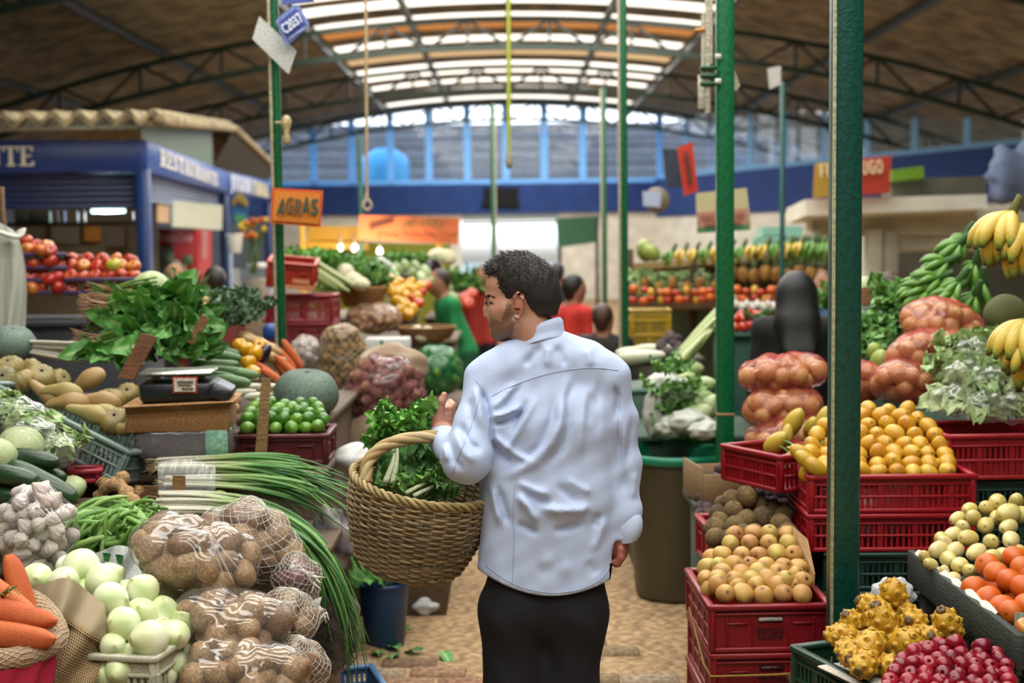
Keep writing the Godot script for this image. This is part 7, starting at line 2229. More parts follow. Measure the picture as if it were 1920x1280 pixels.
# displacement of the shirt, drawn as folds over the photograph's view of the back
var fold_map := PackedFloat32Array()
const FX0 := 770
const FY0 := 580
const FW := 226
const FH := 276
func draw_folds() -> void:
	# each fold: amplitude in mm, width in pixels, then points
	var folds := [
		[12, 13, 1074, 700, 1058, 745, 1052, 790, 1034, 830, 1003, 866, 960, 888, 925, 900], [-9, 9, 1086, 692, 1064, 745, 1066, 800, 1050, 845, 1020, 880],
		[-8, 8, 1040, 740, 1034, 785, 1012, 835, 975, 868], [8, 8, 1010, 735, 984, 785, 962, 825, 948, 850], [-8, 8, 992, 745, 972, 782, 950, 815],
		[9, 7, 918, 782, 945, 776, 986, 758], [-11, 7, 920, 796, 950, 790, 992, 768], [9, 8, 920, 806, 945, 836, 975, 856, 1005, 866], [-10, 7, 920, 822, 940, 852, 962, 872],
		[8, 7, 920, 770, 945, 745, 968, 715], [-6, 6, 935, 775, 960, 745, 978, 718], [-8, 9, 1016, 642, 1000, 665, 980, 690], [6, 9, 1028, 645, 1026, 690], [-6, 8, 1042, 645, 1052, 668, 1060, 690],
		[6, 9, 1100, 650, 1110, 690], [-5, 8, 1126, 700, 1118, 760, 1120, 830], [6, 10, 1098, 720, 1092, 790, 1086, 860], [-5, 9, 1108, 730, 1106, 800],
		[-9, 6, 1152, 722, 1158, 745, 1156, 790], [-12, 6, 897, 722, 910, 752, 921, 800, 926, 850], [9, 9, 890, 720, 898, 760, 905, 810], [-6, 7, 880, 745, 884, 800],
		[-8, 8, 862, 790, 878, 830, 905, 850], [8, 9, 850, 800, 868, 845, 896, 872], [-6, 7, 840, 820, 852, 862, 872, 885], [6, 6, 832, 830, 838, 868],
		[12, 10, 965, 922, 990, 950, 1010, 985], [-10, 8, 968, 978, 990, 990, 1012, 1002], [12, 11, 1004, 948, 1045, 958, 1092, 956, 1108, 940], [-10, 10, 1030, 996, 1065, 990, 1098, 974],
		[8, 9, 965, 900, 1000, 918, 1036, 930], [-8, 9, 980, 920, 1010, 938, 1040, 944], [-7, 9, 1040, 905, 1070, 930, 1090, 938], [6, 8, 1060, 895, 1090, 915, 1112, 925], [6, 9, 1136, 965, 1130, 990, 1120, 1015, 1106, 1040], [-7, 8, 1122, 960, 1112, 990],
		[-10, 8, 930, 905, 945, 950, 955, 990], [7, 7, 920, 900, 928, 950, 940, 990], [4, 16, 1010, 1050, 1080, 1070], [-4, 14, 1000, 1075, 1060, 1050], [-4, 12, 1100, 1050, 1120, 1080],
		[-6, 7, 1186, 770, 1180, 830, 1176, 880], [6, 8, 1176, 780, 1168, 850, 1166, 920], [-6, 7, 1160, 800, 1164, 870, 1172, 930], [5, 8, 1190, 880, 1188, 940]]
	fold_map.resize(FW * FH)
	fold_map.fill(0.0)
	for f in folds:
		var w: float = f[1]
		var n: int = (f.size() - 2) / 2
		var lo := Vector2(1e4, 1e4)
		var hi := Vector2(-1e4, -1e4)
		for s in n:
			lo = lo.min(Vector2(f[2 + s * 2], f[3 + s * 2])); hi = hi.max(Vector2(f[2 + s * 2], f[3 + s * 2]))
		for y in range(maxi(int((lo.y - FY0 - w * 2) / 2), 0), mini(int((hi.y - FY0 + w * 2) / 2), FH - 1) + 1):
			for x in range(maxi(int((lo.x - FX0 - w * 2) / 2), 0), mini(int((hi.x - FX0 + w * 2) / 2), FW - 1) + 1):
				var at := Vector2(FX0 + x * 2, FY0 + y * 2)
				var best := 1e9
				var where := 0.0
				for s in n - 1:
					var p := Vector2(f[2 + s * 2], f[3 + s * 2])
					var q := Vector2(f[4 + s * 2], f[5 + s * 2])
					var t := clampf((at - p).dot(q - p) / (q - p).length_squared(), 0, 1)
					var dd := (at - p - (q - p) * t).length_squared()
					if dd < best: best = dd; where = (s + t) / (n - 1)
				var taper := smoothstep(0.0, 0.3, where) * (1.0 - smoothstep(0.7, 1.0, where))
				fold_map[y * FW + x] += f[0] * 0.0016 * exp(-best / (w * w * 0.7)) * taper
func fold_at(q: Vector2) -> float:
	var x := (q.x - FX0) / 2.0
	var y := (q.y - FY0) / 2.0
	if x < 0 or y < 0 or x >= FW - 1 or y >= FH - 1: return 0.0
	var i := int(x) + int(y) * FW
	return lerpf(lerpf(fold_map[i], fold_map[i + 1], x - int(x)), lerpf(fold_map[i + FW], fold_map[i + FW + 1], x - int(x)), y - int(y))

const MD := 3.93
var h_o: Vector3
var h_ax: Basis   # x forward (face), y up, z towards the viewer's side
func H(px: float, py: float, s: float) -> Vector3:
	var f := ((975.0 - px) / 661.0 - s * 0.2588) / 0.966
	return h_o + h_ax * Vector3(f, (560.0 - py) / 661.0, s)

func build_people() -> void:
	build_man()
	build_basket()
	build_others()

func build_man() -> void:
	draw_folds()
	var base := on_height(1020, 1640, 0.0)
	var man := thing("person", "person in white shirt and black trousers carrying a wicker basket", "person", base)
	var off := -base
	# ---------------- shirt
	var S := Field.new()
	S.k = 0.045
	S.slack = 0.02
	S.chain([W(948, 704, MD), W(960, 790, MD), W(968, 930, MD), W(962, 1085, MD)], [0.066, 0.09, 0.094, 0.104])
	S.chain([W(1108, 700, MD), W(1092, 790, MD), W(1086, 930, MD), W(1086, 1110, MD)], [0.068, 0.09, 0.094, 0.104])
	S.chain([W(1026, 690, MD), W(1027, 800, MD), W(1026, 930, MD), W(1026, 1130, MD)], [0.088, 0.113, 0.116, 0.118])
	S.chain([W(1014, 646, MD), W(960, 682, MD), W(912, 712, MD)], [0.052, 0.052, 0.05])
	S.chain([W(1020, 646, MD), W(1090, 678, MD), W(1142, 708, MD)], [0.052, 0.054, 0.05])
	# arms
	S.chain([W(912, 712, MD), W(896, 790, 3.88), W(874, 862, 3.82), W(832, 826, 4.02)], [0.056, 0.055, 0.057, 0.046])
	S.chain([W(1142, 708, MD), W(1160, 790, 3.94), W(1170, 870, 3.95), W(1173, 960, 3.93), W(1174, 1004, 3.92)], [0.052, 0.048, 0.042, 0.037, 0.036])
	var cuff_c := W(1174, 985, 3.92)
	var mid_d := MD
	S.extra = func(p: Vector3, d: float) -> float:
		var q := cam_xf.affine_inverse() * p
		var px := Vector2(960.0 - q.x / q.z * F, 640.0 + q.y / q.z * F)
		if absf(d) < 0.08:
			d -= fold_at(px) * smoothstep(MD + 0.06, MD - 0.04, -q.z)
			d -= 0.0015 * sin(px.x * 0.11 + px.y * 0.05) * sin(px.y * 0.09 - px.x * 0.03)
		# hem: a shirt tail, lowest behind; cuff end; collar opening
		var arm := smoothstep(1146.0, 1152.0, px.x) * smoothstep(3.98, 3.97, -q.z)
		var hem := lerpf(1117.0 - 0.0026 * pow(px.x - 1035.0, 2), 1014.0, arm)
		d = maxf(d, (px.y - hem) / 661.0)
		return d
	var g := Geo.new()
	var cw := lin("b2c2e0")
	S.net(g, W(775, 625, MD) - Vector3(0, 0.62, 0.34) + Vector3(0, -0.2, 0), W(1215, 610, MD) + Vector3(0.02, 0.04, 0.24), 0.0062, func(_p, _n): return cw)
	var shirt_mat := mat(0.72, "ffffff", 40.0, noise_tex(0.2, 2, 256, false, 0, FastNoiseLite.TYPE_SIMPLEX, greys(0.95, 1.0), 31), 0.1, {"rim_enabled": true, "rim": 0.1, "rim_tint": 0.5})
	var shirt := part("shirt", g.mesh(shirt_mat), man, off)
	# seams laid on the cloth
	for s in [[[922, 742], [950, 728], [985, 714], [1030, 700], [1075, 692], [1120, 690], [1160, 694]], [[966, 905], [962, 960], [964, 1010], [962, 1060], [960, 1096]], [[898, 748], [890, 780], [872, 825], [858, 860], [848, 890]], [[892, 712], [908, 735], [918, 770], [924, 810]], [[1150, 715], [1157, 760], [1158, 820]], [[912, 1060], [945, 1085], [990, 1104], [1040, 1111], [1090, 1104], [1125, 1086], [1142, 1066]]]:
		var pts := []
		var flat := []
		for q in s: flat.append(Vector3(q[0], q[1], 0))
		for q in curve(flat, s.size() * 9):
			var dirn := ray(q.x, q.y)
			var t := 3.6
			for it in 60:
				var dd := S.at(cam_xf.origin + dirn * t)
				if dd < 0.0005: break
				t += maxf(dd * 0.7, 0.0005)
			if t < 4.1: pts.append(cam_xf.origin + dirn * (t - 0.0002))
		if pts.size() < 3: continue
		g = geo("9caccb")
		g.tube(PackedVector3Array(pts), PackedFloat32Array([0.0012]), 5)
		part("seam", g.mesh(shirt_mat), shirt)
	# turned up cuff of the hanging arm
	g = geo("b9c8e4")
	var p := PackedVector3Array()
	var axis := (W(1172, 950, 3.92) - W(1175, 1010, 3.92)).normalized()
	var cx := axis.cross(Vector3.BACK).normalized()
	var cz := cx.cross(axis)
	for b in 9:
		var v := float(b) / 8
		for a in 41:
			var an := TAU * a / 40
			var r: float = [0.038, 0.043, 0.046, 0.0475, 0.048, 0.047, 0.045, 0.041, 0.036][b] + 0.003 * sin(an * 3 + v * 3)
			p.append(W(1175, 986, 3.92) + axis * (0.036 - v * 0.072) * (1.0 + 0.25 * sin(an + 0.5)) + cx * cos(an) * r * -1.0 + cz * sin(an) * r * 0.9)
	g.grid(p, 41, 9, true)
	part("cuff", g.mesh(shirt_mat), man, off)
	# cuff of the bent arm, round the wrist
	g = geo("b9c8e4")
	g.tube(path([W(834, 824, 4.03), W(828, 808, 4.05), W(827, 804, 4.055)]), PackedFloat32Array([0.044, 0.032, 0.03]), 18)
	part("cuff", g.mesh(shirt_mat), man, off)
	# collar
	g = geo("b4c4e1")
	p = PackedVector3Array()
	var cc := W(1014, 622, MD)
	for b in 8:
		var v := float(b) / 7
		for a in 49:
			var an := TAU * a / 48
			var bk := maxf(sin(an), 0.0)   # towards the viewer: back of the neck
			var r := lerpf(0.062, 0.0705, v) + (0.004 if v > 0.85 else 0.0)
			if b == 0: r -= 0.006
			var y := lerpf(0.03, -0.018, v) + 0.011 * cos(an) * 1.0 - 0.02 * (1 - bk) * v + 0.004 * sin(an * 2)
			p.append(cc + Vector3(cos(an) * r, y, sin(an) * r * 0.98))
	g.grid(p, 49, 8, true)
	part("collar", g.mesh(shirt_mat), man, off)
	# ---------------- trousers
	var T := Field.new()
	T.k = 0.05
	T.chain([W(974, 1060, MD), W(964, 1150, MD), W(966, 1400, MD), W(972, 1600, MD)], [0.086, 0.092, 0.088, 0.066])
	T.chain([W(1078, 1060, MD), W(1076, 1150, MD), W(1062, 1400, MD), W(1066, 1600, MD)], [0.086, 0.088, 0.08, 0.064])
	T.bone(W(1026, 1060, MD), W(1026, 1130, MD), 0.08, 0.095)
	T.extra = func(q: Vector3, d: float) -> float:
		return d + 0.003 * sin(q.y * 38.0 + q.x * 30.0) * sin(q.x * 24.0 + q.y * 9.0)
	g = Geo.new()
	T.net(g, W(860, 1620, MD) + Vector3(0, -0.1, -0.16), W(1160, 1020, MD) + Vector3(0, 0.05, 0.18), 0.011, func(_p, _n): return lin("0b0c0f"))
	part("trousers", g.mesh(mat(0.85, "ffffff", 30.0, grain_tex, 0.2)), man, off)
	for sx in [[970, 0.0], [1066, 0.0]]:
		var fp := on_height(sx[0], 1640, 0.0)
		g = geo("141414")
		g.tube(curve([fp + Vector3(0, 0.045, 0.08), fp + Vector3(0, 0.05, 0.0), fp + Vector3(0, 0.045, -0.1), fp + Vector3(0, 0.035, -0.18)], 10), PackedFloat32Array([0.03, 0.04, 0.043, 0.043, 0.044, 0.045, 0.044, 0.042, 0.036, 0.024]), 14)
		part("shoe", g.mesh(M.paint), man, off)
	# ---------------- body: head and hands in fine cells, the rest within the clothes
	h_o = W(975, 560, MD)
	var th := deg_to_rad(15)
	h_ax = Basis(Vector3(-cos(th), 0, -sin(th)), Vector3.UP, Vector3(-sin(th), 0, cos(th)))
	var D := Field.new()
	D.k = 0.022
	D.egg(H(984, 537, 0), h_ax, Vector3(0.092, 0.079, 0.073))
	D.egg(H(942, 532, 0), h_ax, Vector3(0.046, 0.05, 0.056))
	D.egg(H(948, 576, 0), h_ax, Vector3(0.05, 0.062, 0.056))
	D.egg(H(955, 610, 0), h_ax, Vector3(0.046, 0.036, 0.047))
	D.bone(H(936, 620, -0.008), H(936, 620, 0.008), 0.026, 0.026)
	for s in [-1.0, 1.0]:
		D.bone(H(966, 604, s * 0.05), H(938, 622, s * 0.02), 0.02, 0.02)
		D.bone(H(938, 584, s * 0.034), H(950, 576, s * 0.046), 0.026, 0.024)
		D.bone(H(917, 557, s * 0.012), H(922, 557, s * 0.036), 0.0095, 0.01)
	D.bone(H(931, 605, -0.012), H(931, 605, 0.012), 0.019, 0.019)
	D.chain([H(991, 580, 0), H(1000, 620, 0), W(1014, 668, MD)], [0.055, 0.054, 0.06])
	var E := Field.new()   # fine features joined with a tighter blend
	E.k = 0.006
	E.chain([H(914, 561, 0), H(911.5, 580, 0), H(912.5, 590, 0)], [0.007, 0.0085, 0.0105])
	for s in [-1.0, 1.0]:
		E.bone(H(918, 593, s * 0.011), H(921, 593, s * 0.012), 0.0075, 0.006)
		E.bone(H(920, 605.5, s * 0.003), H(926, 606, s * 0.02), 0.0052, 0.003)
		E.bone(H(921, 611, s * 0.003), H(927, 609, s * 0.019), 0.006, 0.003)
		# ear: rim, lobe and bowl
		var z: float = s * 0.076
		E.chain([H(967, 566, z * 0.97), H(966, 555, z), H(971, 547.5, z * 1.08), H(979, 551, z * 1.16), H(981, 564, z * 1.17), H(977, 578, z * 1.1), H(970, 590, z * 1.01), H(967, 592, z * 0.98)], [0.0035, 0.004, 0.0045, 0.005, 0.005, 0.0048, 0.006, 0.0055])
		E.egg(H(974, 569, z * 0.99), h_ax, Vector3(0.011, 0.027, 0.0055))
		E.bone(H(965.5, 573, z * 0.97), H(966, 577, z * 0.98), 0.004, 0.004)
	var eyes := [H(922, 567.5, 0.029), H(922, 567.5, -0.029)]
	D.extra = func(q: Vector3, d: float) -> float:
		for e in eyes:
			var sd: float = 0.0125 - (q - (e + h_ax.x * 0.016)).length()
			var m := maxf(0.012 - absf(d - sd), 0.0) / 0.012
			d = maxf(d, sd) + m * m * 0.003
			d = minf(d, (q - e).length() - 0.0125)
		if d > 0.018: return d
		var e2 := E.at(q)
		var m2 := maxf(0.009 - absf(d - e2), 0.0) / 0.009
		return minf(d, e2) - m2 * m2 * 0.00225
	var skin := lin("d6a288")
	var beard := [Vector2(949, 570), Vector2(957, 570), Vector2(962, 588), Vector2(966, 606), Vector2(962, 625), Vector2(950, 645), Vector2(925, 648), Vector2(918, 628), Vector2(921, 619), Vector2(914, 602), Vector2(922, 597), Vector2(930, 602), Vector2(938, 600), Vector2(946, 588)]
	var bp := PackedVector2Array(beard)
	var brow := PackedVector2Array([Vector2(904, 556), Vector2(914, 552), Vector2(926, 554), Vector2(931, 559), Vector2(922, 557.5), Vector2(912, 558), Vector2(904, 560)])
	var lids := PackedVector2Array([Vector2(908, 567), Vector2(914, 564), Vector2(922, 566), Vector2(929, 571), Vector2(920, 570), Vector2(912, 572)])
	var rnd_noise := FastNoiseLite.new()
	rnd_noise.frequency = 900.0; rnd_noise.seed = 3
	var inv := h_ax.inverse()
	var face := func(q: Vector3, nn: Vector3) -> Color:
		var l := inv * (q - h_o)
		var w := q if l.z >= 0.0 else h_o + h_ax * Vector3(l.x, l.y, -l.z)
		var x := pix(w)
		# points near the midline carry the same pattern pulled onto the outline
		var c := skin.lerp(lin("c47c66"), clampf(0.35 + 0.5 * rnd_noise.get_noise_3dv(q * 0.05), 0, 1) * 0.35)
		if x.x > 962 and x.x < 986 and x.y > 540 and x.y < 598 and absf(l.z) > 0.066: c = lin("cc8872")
		if Geometry2D.is_point_in_polygon(x + Vector2(rnd_noise.get_noise_3dv(q * 3.1), rnd_noise.get_noise_3dv(q * 2.3 + Vector3.ONE)) * 7.0, bp):
			c = lin("6a5240").lerp(lin("4a3a2e"), clampf(0.5 + rnd_noise.get_noise_3dv(q) * 1.2, 0, 1)).lerp(c, 0.28)
		if Geometry2D.is_point_in_polygon(x, brow) and l.x > 0.04: c = lin("33261f")
		if Geometry2D.is_point_in_polygon(x, lids) and l.x > 0.04: c = lin("4a3026")
		if x.y > 604 and x.y < 614 and x.x < 926 and x.x > 912 and l.x > 0.06: c = lin("9a5a4c")
		for e in eyes:
			var ed: float = (q - e).length()
			if ed < 0.0135 and l.x > 0.05:
				var gz: float = (q - e).normalized().dot(h_ax.x)
				c = lin("1c1410") if gz > 0.86 else lin("c8bcb0") if absf((q - e).normalized().y) < 0.42 else lin("6a4434")
		return c
	g = Geo.new()
	D.net(g, h_o + Vector3(-0.13, -0.15, -0.12), h_o + Vector3(0.13, 0.14, 0.12), 0.0035, face)
	# bent arm's hand: closed loosely, thumb up
	var Fh := Field.new()
	Fh.k = 0.008
	Fh.chain([W(828, 812, 4.04), W(826, 798, 4.06), W(829, 785, 4.07), W(834, 768, 4.08)], [0.026, 0.025, 0.025, 0.021])
	Fh.bone(W(824, 788, 4.06), W(831, 768, 4.07), 0.02, 0.015)
	Fh.chain([W(824, 784, 4.055), W(825, 766, 4.05), W(829, 751, 4.04), W(833, 740, 4.04)], [0.015, 0.0122, 0.011, 0.0092])
	for k in 4:
		var yy := 758.0 + k * 10.0
		Fh.chain([W(835, yy + 6, 4.1), W(844, yy - 3 + k, 4.105), W(849 - k * 0.6, yy + 2, 4.075), W(843, yy + 8, 4.055)], [0.011, 0.0102, 0.0096, 0.0086])
	var handc := func(q: Vector3, _n: Vector3) -> Color:
		return lin("d49c82").lerp(lin("c07464"), clampf(0.4 + noise3(q, 60.0, 2) * 0.5, 0, 1) * 0.5)
	Fh.net(g, W(826, 780, 4.07) + Vector3(-0.06, -0.06, -0.09), W(826, 780, 4.07) + Vector3(0.06, 0.09, 0.08), 0.0034, handc)
	# hanging hand, fingers curled beside the hip
	var Gh := Field.new()
	Gh.k = 0.008
	Gh.chain([W(1166, 995, 3.92), W(1163, 1015, 3.92), W(1161, 1034, 3.92)], [0.026, 0.026, 0.026])
	for k in 4:
		var dz := 3.88 + k * 0.021
		Gh.chain([W(1164, 1030, dz), W(1164 - k * 0.5, 1046, dz - 0.004), W(1158 - k, 1056, dz), W(1151, 1054, dz + 0.004)], [0.0112, 0.0102, 0.0096, 0.0086])
	Gh.chain([W(1158, 1015, 3.96), W(1152, 1030, 3.975), W(1149, 1044, 3.97)], [0.013, 0.0115, 0.0095])
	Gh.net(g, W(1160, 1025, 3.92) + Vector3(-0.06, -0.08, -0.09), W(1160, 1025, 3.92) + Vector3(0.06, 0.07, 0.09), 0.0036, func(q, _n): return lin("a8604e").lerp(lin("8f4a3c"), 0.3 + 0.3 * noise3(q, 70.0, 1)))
	# trunk and limbs under the clothes
	var Z := Field.new()
	Z.k = 0.05
	Z.chain([W(1012, 655, MD), W(1024, 720, MD), W(1026, 900, MD), W(1026, 1080, MD)], [0.045, 0.05, 0.06, 0.06])
	Z.chain([W(1024, 700, MD), W(920, 722, MD), W(878, 862, 3.83), W(832, 820, 4.03), W(827, 800, 4.06)], [0.04, 0.03, 0.03, 0.028, 0.024])
	Z.chain([W(1024, 700, MD), W(1138, 718, MD), W(1168, 870, 3.95), W(1166, 1005, 3.92)], [0.04, 0.03, 0.028, 0.024])
	Z.chain([W(1026, 1080, MD), W(972, 1140, MD), W(968, 1400, MD), W(972, 1612, MD)], [0.05, 0.06, 0.045, 0.04])
	Z.chain([W(1026, 1080, MD), W(1072, 1140, MD), W(1062, 1400, MD), W(1066, 1612, MD)], [0.05, 0.06, 0.045, 0.04])
	Z.net(g, W(800, 1640, MD) + Vector3(0, -0.02, -0.22), W(1210, 640, MD) + Vector3(0, 0.06, 0.16), 0.018, func(_p, _n): return skin)
	part("body", g.mesh(mat(0.5, "ffffff", 60.0, grain_tex, 0.12)), man, off)
	# ---------------- hair: cropped sides, brushed up front
	var Hh := Field.new()
	Hh.k = 0.02
	Hh.egg(H(985, 535, 0), h_ax, Vector3(0.097, 0.084, 0.0775))
	Hh.egg(H(948, 512, 0), h_ax, Vector3(0.055, 0.044, 0.06))
	Hh.bone(H(925, 507, -0.03), H(925, 507, 0.03), 0.017, 0.017)
	Hh.bone(H(985, 492, -0.02), H(950, 492, 0.02), 0.028, 0.028)
	Hh.chain([H(1012, 560, 0), H(1010, 580, 0)], [0.062, 0.055])
	var line := [[880, 512], [932, 511], [935, 538], [944, 547], [949, 561], [957, 563], [964, 548], [981, 549], [990, 572], [999, 581], [1008, 590], [1100, 592]]
	Hh.extra = func(q: Vector3, d: float) -> float:
		if d > 0.03: return d
		var l := inv * (q - h_o)
		var w := q if l.z >= 0.0 else h_o + h_ax * Vector3(l.x, l.y, -l.z)
		var x := pix(w)
		# the hairline bends forward near the midline as the head turns away from the eye
		var xx := x.x + (0.07 - minf(absf(l.z), 0.07)) * 100.0 * (1.0 if x.x < 950 else 0.0)
		var yl := 592.0
		for k in line.size() - 1:
			if xx >= line[k][0] and xx < line[k + 1][0]:
				yl = lerpf(line[k][1], line[k + 1][1], (xx - line[k][0]) / (line[k + 1][0] - line[k][0]))
		var tuft := 0.0022 * sin(l.x * 260.0 + 3.0 * sin(l.z * 90.0)) * sin(l.z * 210.0 + l.x * 60.0) * smoothstep(0.01, 0.07, l.y)
		yl += 1.6 * sin(xx * 1.7 + l.z * 300.0) + 1.2 * sin(xx * 3.1)
		return maxf(d - tuft, (x.y - yl) / 661.0 * 0.8)
	g = Geo.new()
	Hh.net(g, h_o + Vector3(-0.13, -0.08, -0.12), h_o + Vector3(0.13, 0.15, 0.12), 0.0034, func(q: Vector3, _n):
		var l := inv * (q - h_o)
		var streak := clampf(0.5 + 0.5 * sin(l.z * 420.0 + 2.0 * sin(l.x * 110.0)) * sin(l.x * 60.0 + l.y * 50.0), 0, 1)
		return lin("15110e").lerp(lin("2c241e"), streak * 0.6).lerp(lin("3a2e26"), smoothstep(0.0, -0.06, l.y) * 0.4))
	part("hair", g.mesh(mat(0.6, "ffffff", 90.0, grain_tex, 0.7)), man, off)
	var st := Geo.new()
	for k in range(0, g.v.size(), 3):
		var q := g.v[k]
		var l := inv * (q - h_o)
		if l.y < 0.015 or rng.randf() > 0.6: continue
		var grow := smoothstep(0.015, 0.09, l.y)
		var dirn := (g.n[k] * 0.3 + h_ax.x * 0.75 + Vector3(rnd(-0.3, 0.3), rnd(-0.1, 0.4), rnd(-0.3, 0.3))).normalized()
		var L := lerpf(0.004, 0.012, grow) * rnd(0.7, 1.2)
		st.col = lin("1a1512").lerp(lin("3d332a"), rng.randf())
		st.tube(path([q - g.n[k] * 0.002, q + dirn * L * 0.5 + g.n[k] * 0.001, q + dirn * L]), PackedFloat32Array([0.0012, 0.0009, 0.0003]), 3)
	var strands := part("hair_strands", st.mesh(mat(0.5, "ffffff")), man.get_node("hair"))
	strands.set_meta("kind", "stuff")
	g = geo("c8c4bc")
	var ep := PackedVector3Array()
	for k in 17:
		var an := TAU * k / 16
		ep.append(H(967.5, 594.5, 0.08) + h_ax * Vector3(0.0055 * cos(an), 0.0065 * sin(an), 0.001 * sin(an * 2)))
	g.tube(ep, PackedFloat32Array([0.0013]), 6)
	part("earring", g.mesh(mat(0.2, "ffffff", 4.0, null, 0.0, {"metallic": 0.9})), man, off)

func build_basket() -> void:
	# tilted round basket hanging by its hoop handle from the bent arm
	var c := W(793, 908, 3.98)
	var bas := Basis(Vector3.BACK, -0.2) * Basis(Vector3.RIGHT, 0.12) * Basis(Vector3.UP, 0.35)
	var b := thing("wicker_basket", "round woven wicker basket with hoop handle full of greens", "basket", c)
	b.basis = bas
	var R := func(t: float) -> float: return 0.2 * (0.66 + 0.36 * pow(sin(PI * 0.5 * clampf(t * 1.12, 0, 1)), 0.8)) if t > 0.12 else 0.2 * (0.5 + 0.28 * sqrt(t / 0.12))
	var hh := 0.262
	var stakes := 34
	var rows_n := 30
	var wm := mat(0.68, "ffffff", 30.0, grain_tex, 0.35)
	var tones := ["a08c66", "8a7856", "ad9a74", "7c7256", "968058", "a4906a", "6f664c"]
	for k in rows_n:
		var t := (k + 0.5) / rows_n
		var g := Geo.new()
		var pts := PackedVector3Array()
		var cols := PackedColorArray()
		var base_c := lin(tones[(k * 5 + k / 3) % 7])
		var n := stakes * 4
		for j in n + 1:
			var a := TAU * j / n
			var wv := sin(a * stakes * 0.5 + (PI if k % 2 else 0.0))
			var r: float = R.call(t) + 0.0042 * wv
			pts.append(Vector3(cos(a) * r, -hh * (1.0 - t) + 0.0015 * sin(a * 7 + k), sin(a) * r))
			cols.append(base_c.lerp(lin("c0a878"), clampf(0.4 * sin(a * 3.0 + k * 2.1) + 0.1, 0, 1)).lerp(lin("5f5838"), clampf(0.5 * sin(a * 2.0 + k * 1.3) - 0.1, 0, 1)))
		g.tube(pts, PackedFloat32Array([0.0048]), 6, cols, 0.75)
		part("strand", g.mesh(wm), b)
	for k in stakes:
		var a := TAU * k / stakes
		var g := geo(["a8906a", "8a6f4a", "b08a64"][k % 3])
		var pts := PackedVector3Array()
		for j in 9:
			var t := float(j) / 8
			var r: float = R.call(t)
			pts.append(Vector3(cos(a) * r, -hh * (1.0 - t), sin(a) * r))
		g.tube(pts, PackedFloat32Array([0.0042]), 5)
		part("stake", g.mesh(wm), b)
	var g := geo("7a6840")
	g.lathe(PackedVector2Array([Vector2(0.002, -hh - 0.004), Vector2(0.1, -hh - 0.003), Vector2(0.1, -hh + 0.006), Vector2(0.002, -hh + 0.006)]), 24)
	part("bottom", g.mesh(wm), b)
	for s in 3:
		g = geo(["ab965f", "9a8654", "b8a470"][s])
		var pts := PackedVector3Array()
		for j in 145:
			var a := TAU * j / 144
			var ph := a * 17.0 + TAU * s / 3
			var r: float = R.call(1.0) + 0.007 * cos(ph)
			pts.append(Vector3(cos(a) * r, 0.008 + 0.008 * sin(ph), sin(a) * r))
		g.tube(pts, PackedFloat32Array([0.0062]), 6)
		part("rim_strand", g.mesh(wm), b)
	# hoop handle of twisted canes
	var hl := W(686, 905, 3.9) - c
	var top := W(815, 819, 3.97) - c
	var hr := W(912, 905, 4.04) - c
	var bi := bas.inverse()
	var spine := curve([bi * hl, bi * (W(692, 862, 3.92) - c), bi * (W(735, 830, 3.94) - c), bi * top, bi * (W(868, 838, 4.03) - c), bi * (W(902, 872, 4.04) - c), bi * hr], 60)
	for s in 4:
		g = geo(["c4aa78", "b3955f", "cdb688", "bda06c"][s])
		var pts := PackedVector3Array()
		for j in 60:
			var d := (spine[mini(j + 1, 59)] - spine[maxi(j - 1, 0)]).normalized()
			var x := d.cross(bi * Vector3.BACK).normalized()
			var y := d.cross(x)
			var ph := TAU * (j / 60.0 * 2.6 + s / 4.0)
			pts.append(spine[j] + (x * cos(ph) + y * sin(ph)) * 0.0085)
		g.tube(pts, PackedFloat32Array([0.0112]), 8)
		part("handle_cane", g.mesh(wm), b)
	# greens inside
	var gr := thing("chard_bunch", "bunch of dark green chard with white ribs in the wicker basket", "chard", W(775, 900, 3.99))
	for q in [[735, 890, 700, 800, 1.0], [740, 900, 715, 815, 1.1], [760, 905, 745, 790, 1.1], [780, 900, 770, 800, 1.1], [800, 905, 800, 820, 1.1], [770, 915, 830, 880, 1.1], [760, 920, 850, 920, 1.0], [745, 905, 690, 830, 0.9], [790, 915, 850, 895, 1.0], [765, 900, 790, 790, 1.0], [750, 900, 730, 800, 1.0], [810, 920, 870, 915, 0.9], [730, 895, 705, 840, 0.9], [785, 905, 815, 850, 1.0], [755, 912, 775, 850, 1.0], [740, 905, 800, 890, 0.9], [800, 935, 840, 905, 0.9], [830, 935, 870, 905, 0.9], [720, 900, 712, 850, 0.9], [770, 930, 760, 870, 1.1], [790, 930, 805, 870, 1.1], [820, 930, 830, 880, 1.0], [850, 930, 860, 890, 0.9]]:
		var a := W(q[0], q[1], 4.05 + rnd(-0.04, 0.05))
		var e := W(q[2], q[3], 4.06 + rnd(-0.03, 0.06))
		var m := part("leaf", K.chard_leaf[rng.randi() % 3], gr, a - gr.position)
		m.basis = basis_up(e - a, rnd(-0.7, 0.7)).scaled(Vector3.ONE * (e - a).length() / 0.2 * 0.95 * q[4])
	for q in [[735, 906, 745, 840], [722, 905, 740, 850], [760, 925, 800, 905], [775, 930, 830, 905]]:
		g = geo("c4d0a8")
		var a := W(q[0], q[1], 3.9) - gr.position
		var e := W(q[2], q[3], 3.93) - gr.position
		g.tube(curve([a, (a + e) / 2 + Vector3(0.004, 0.004, 0), e], 8), PackedFloat32Array([0.012, 0.0115, 0.0105, 0.0095, 0.0085, 0.0075, 0.006, 0.004]), 8, PackedColorArray(), 0.6)
		part("rib", g.mesh(M.leaf), gr)
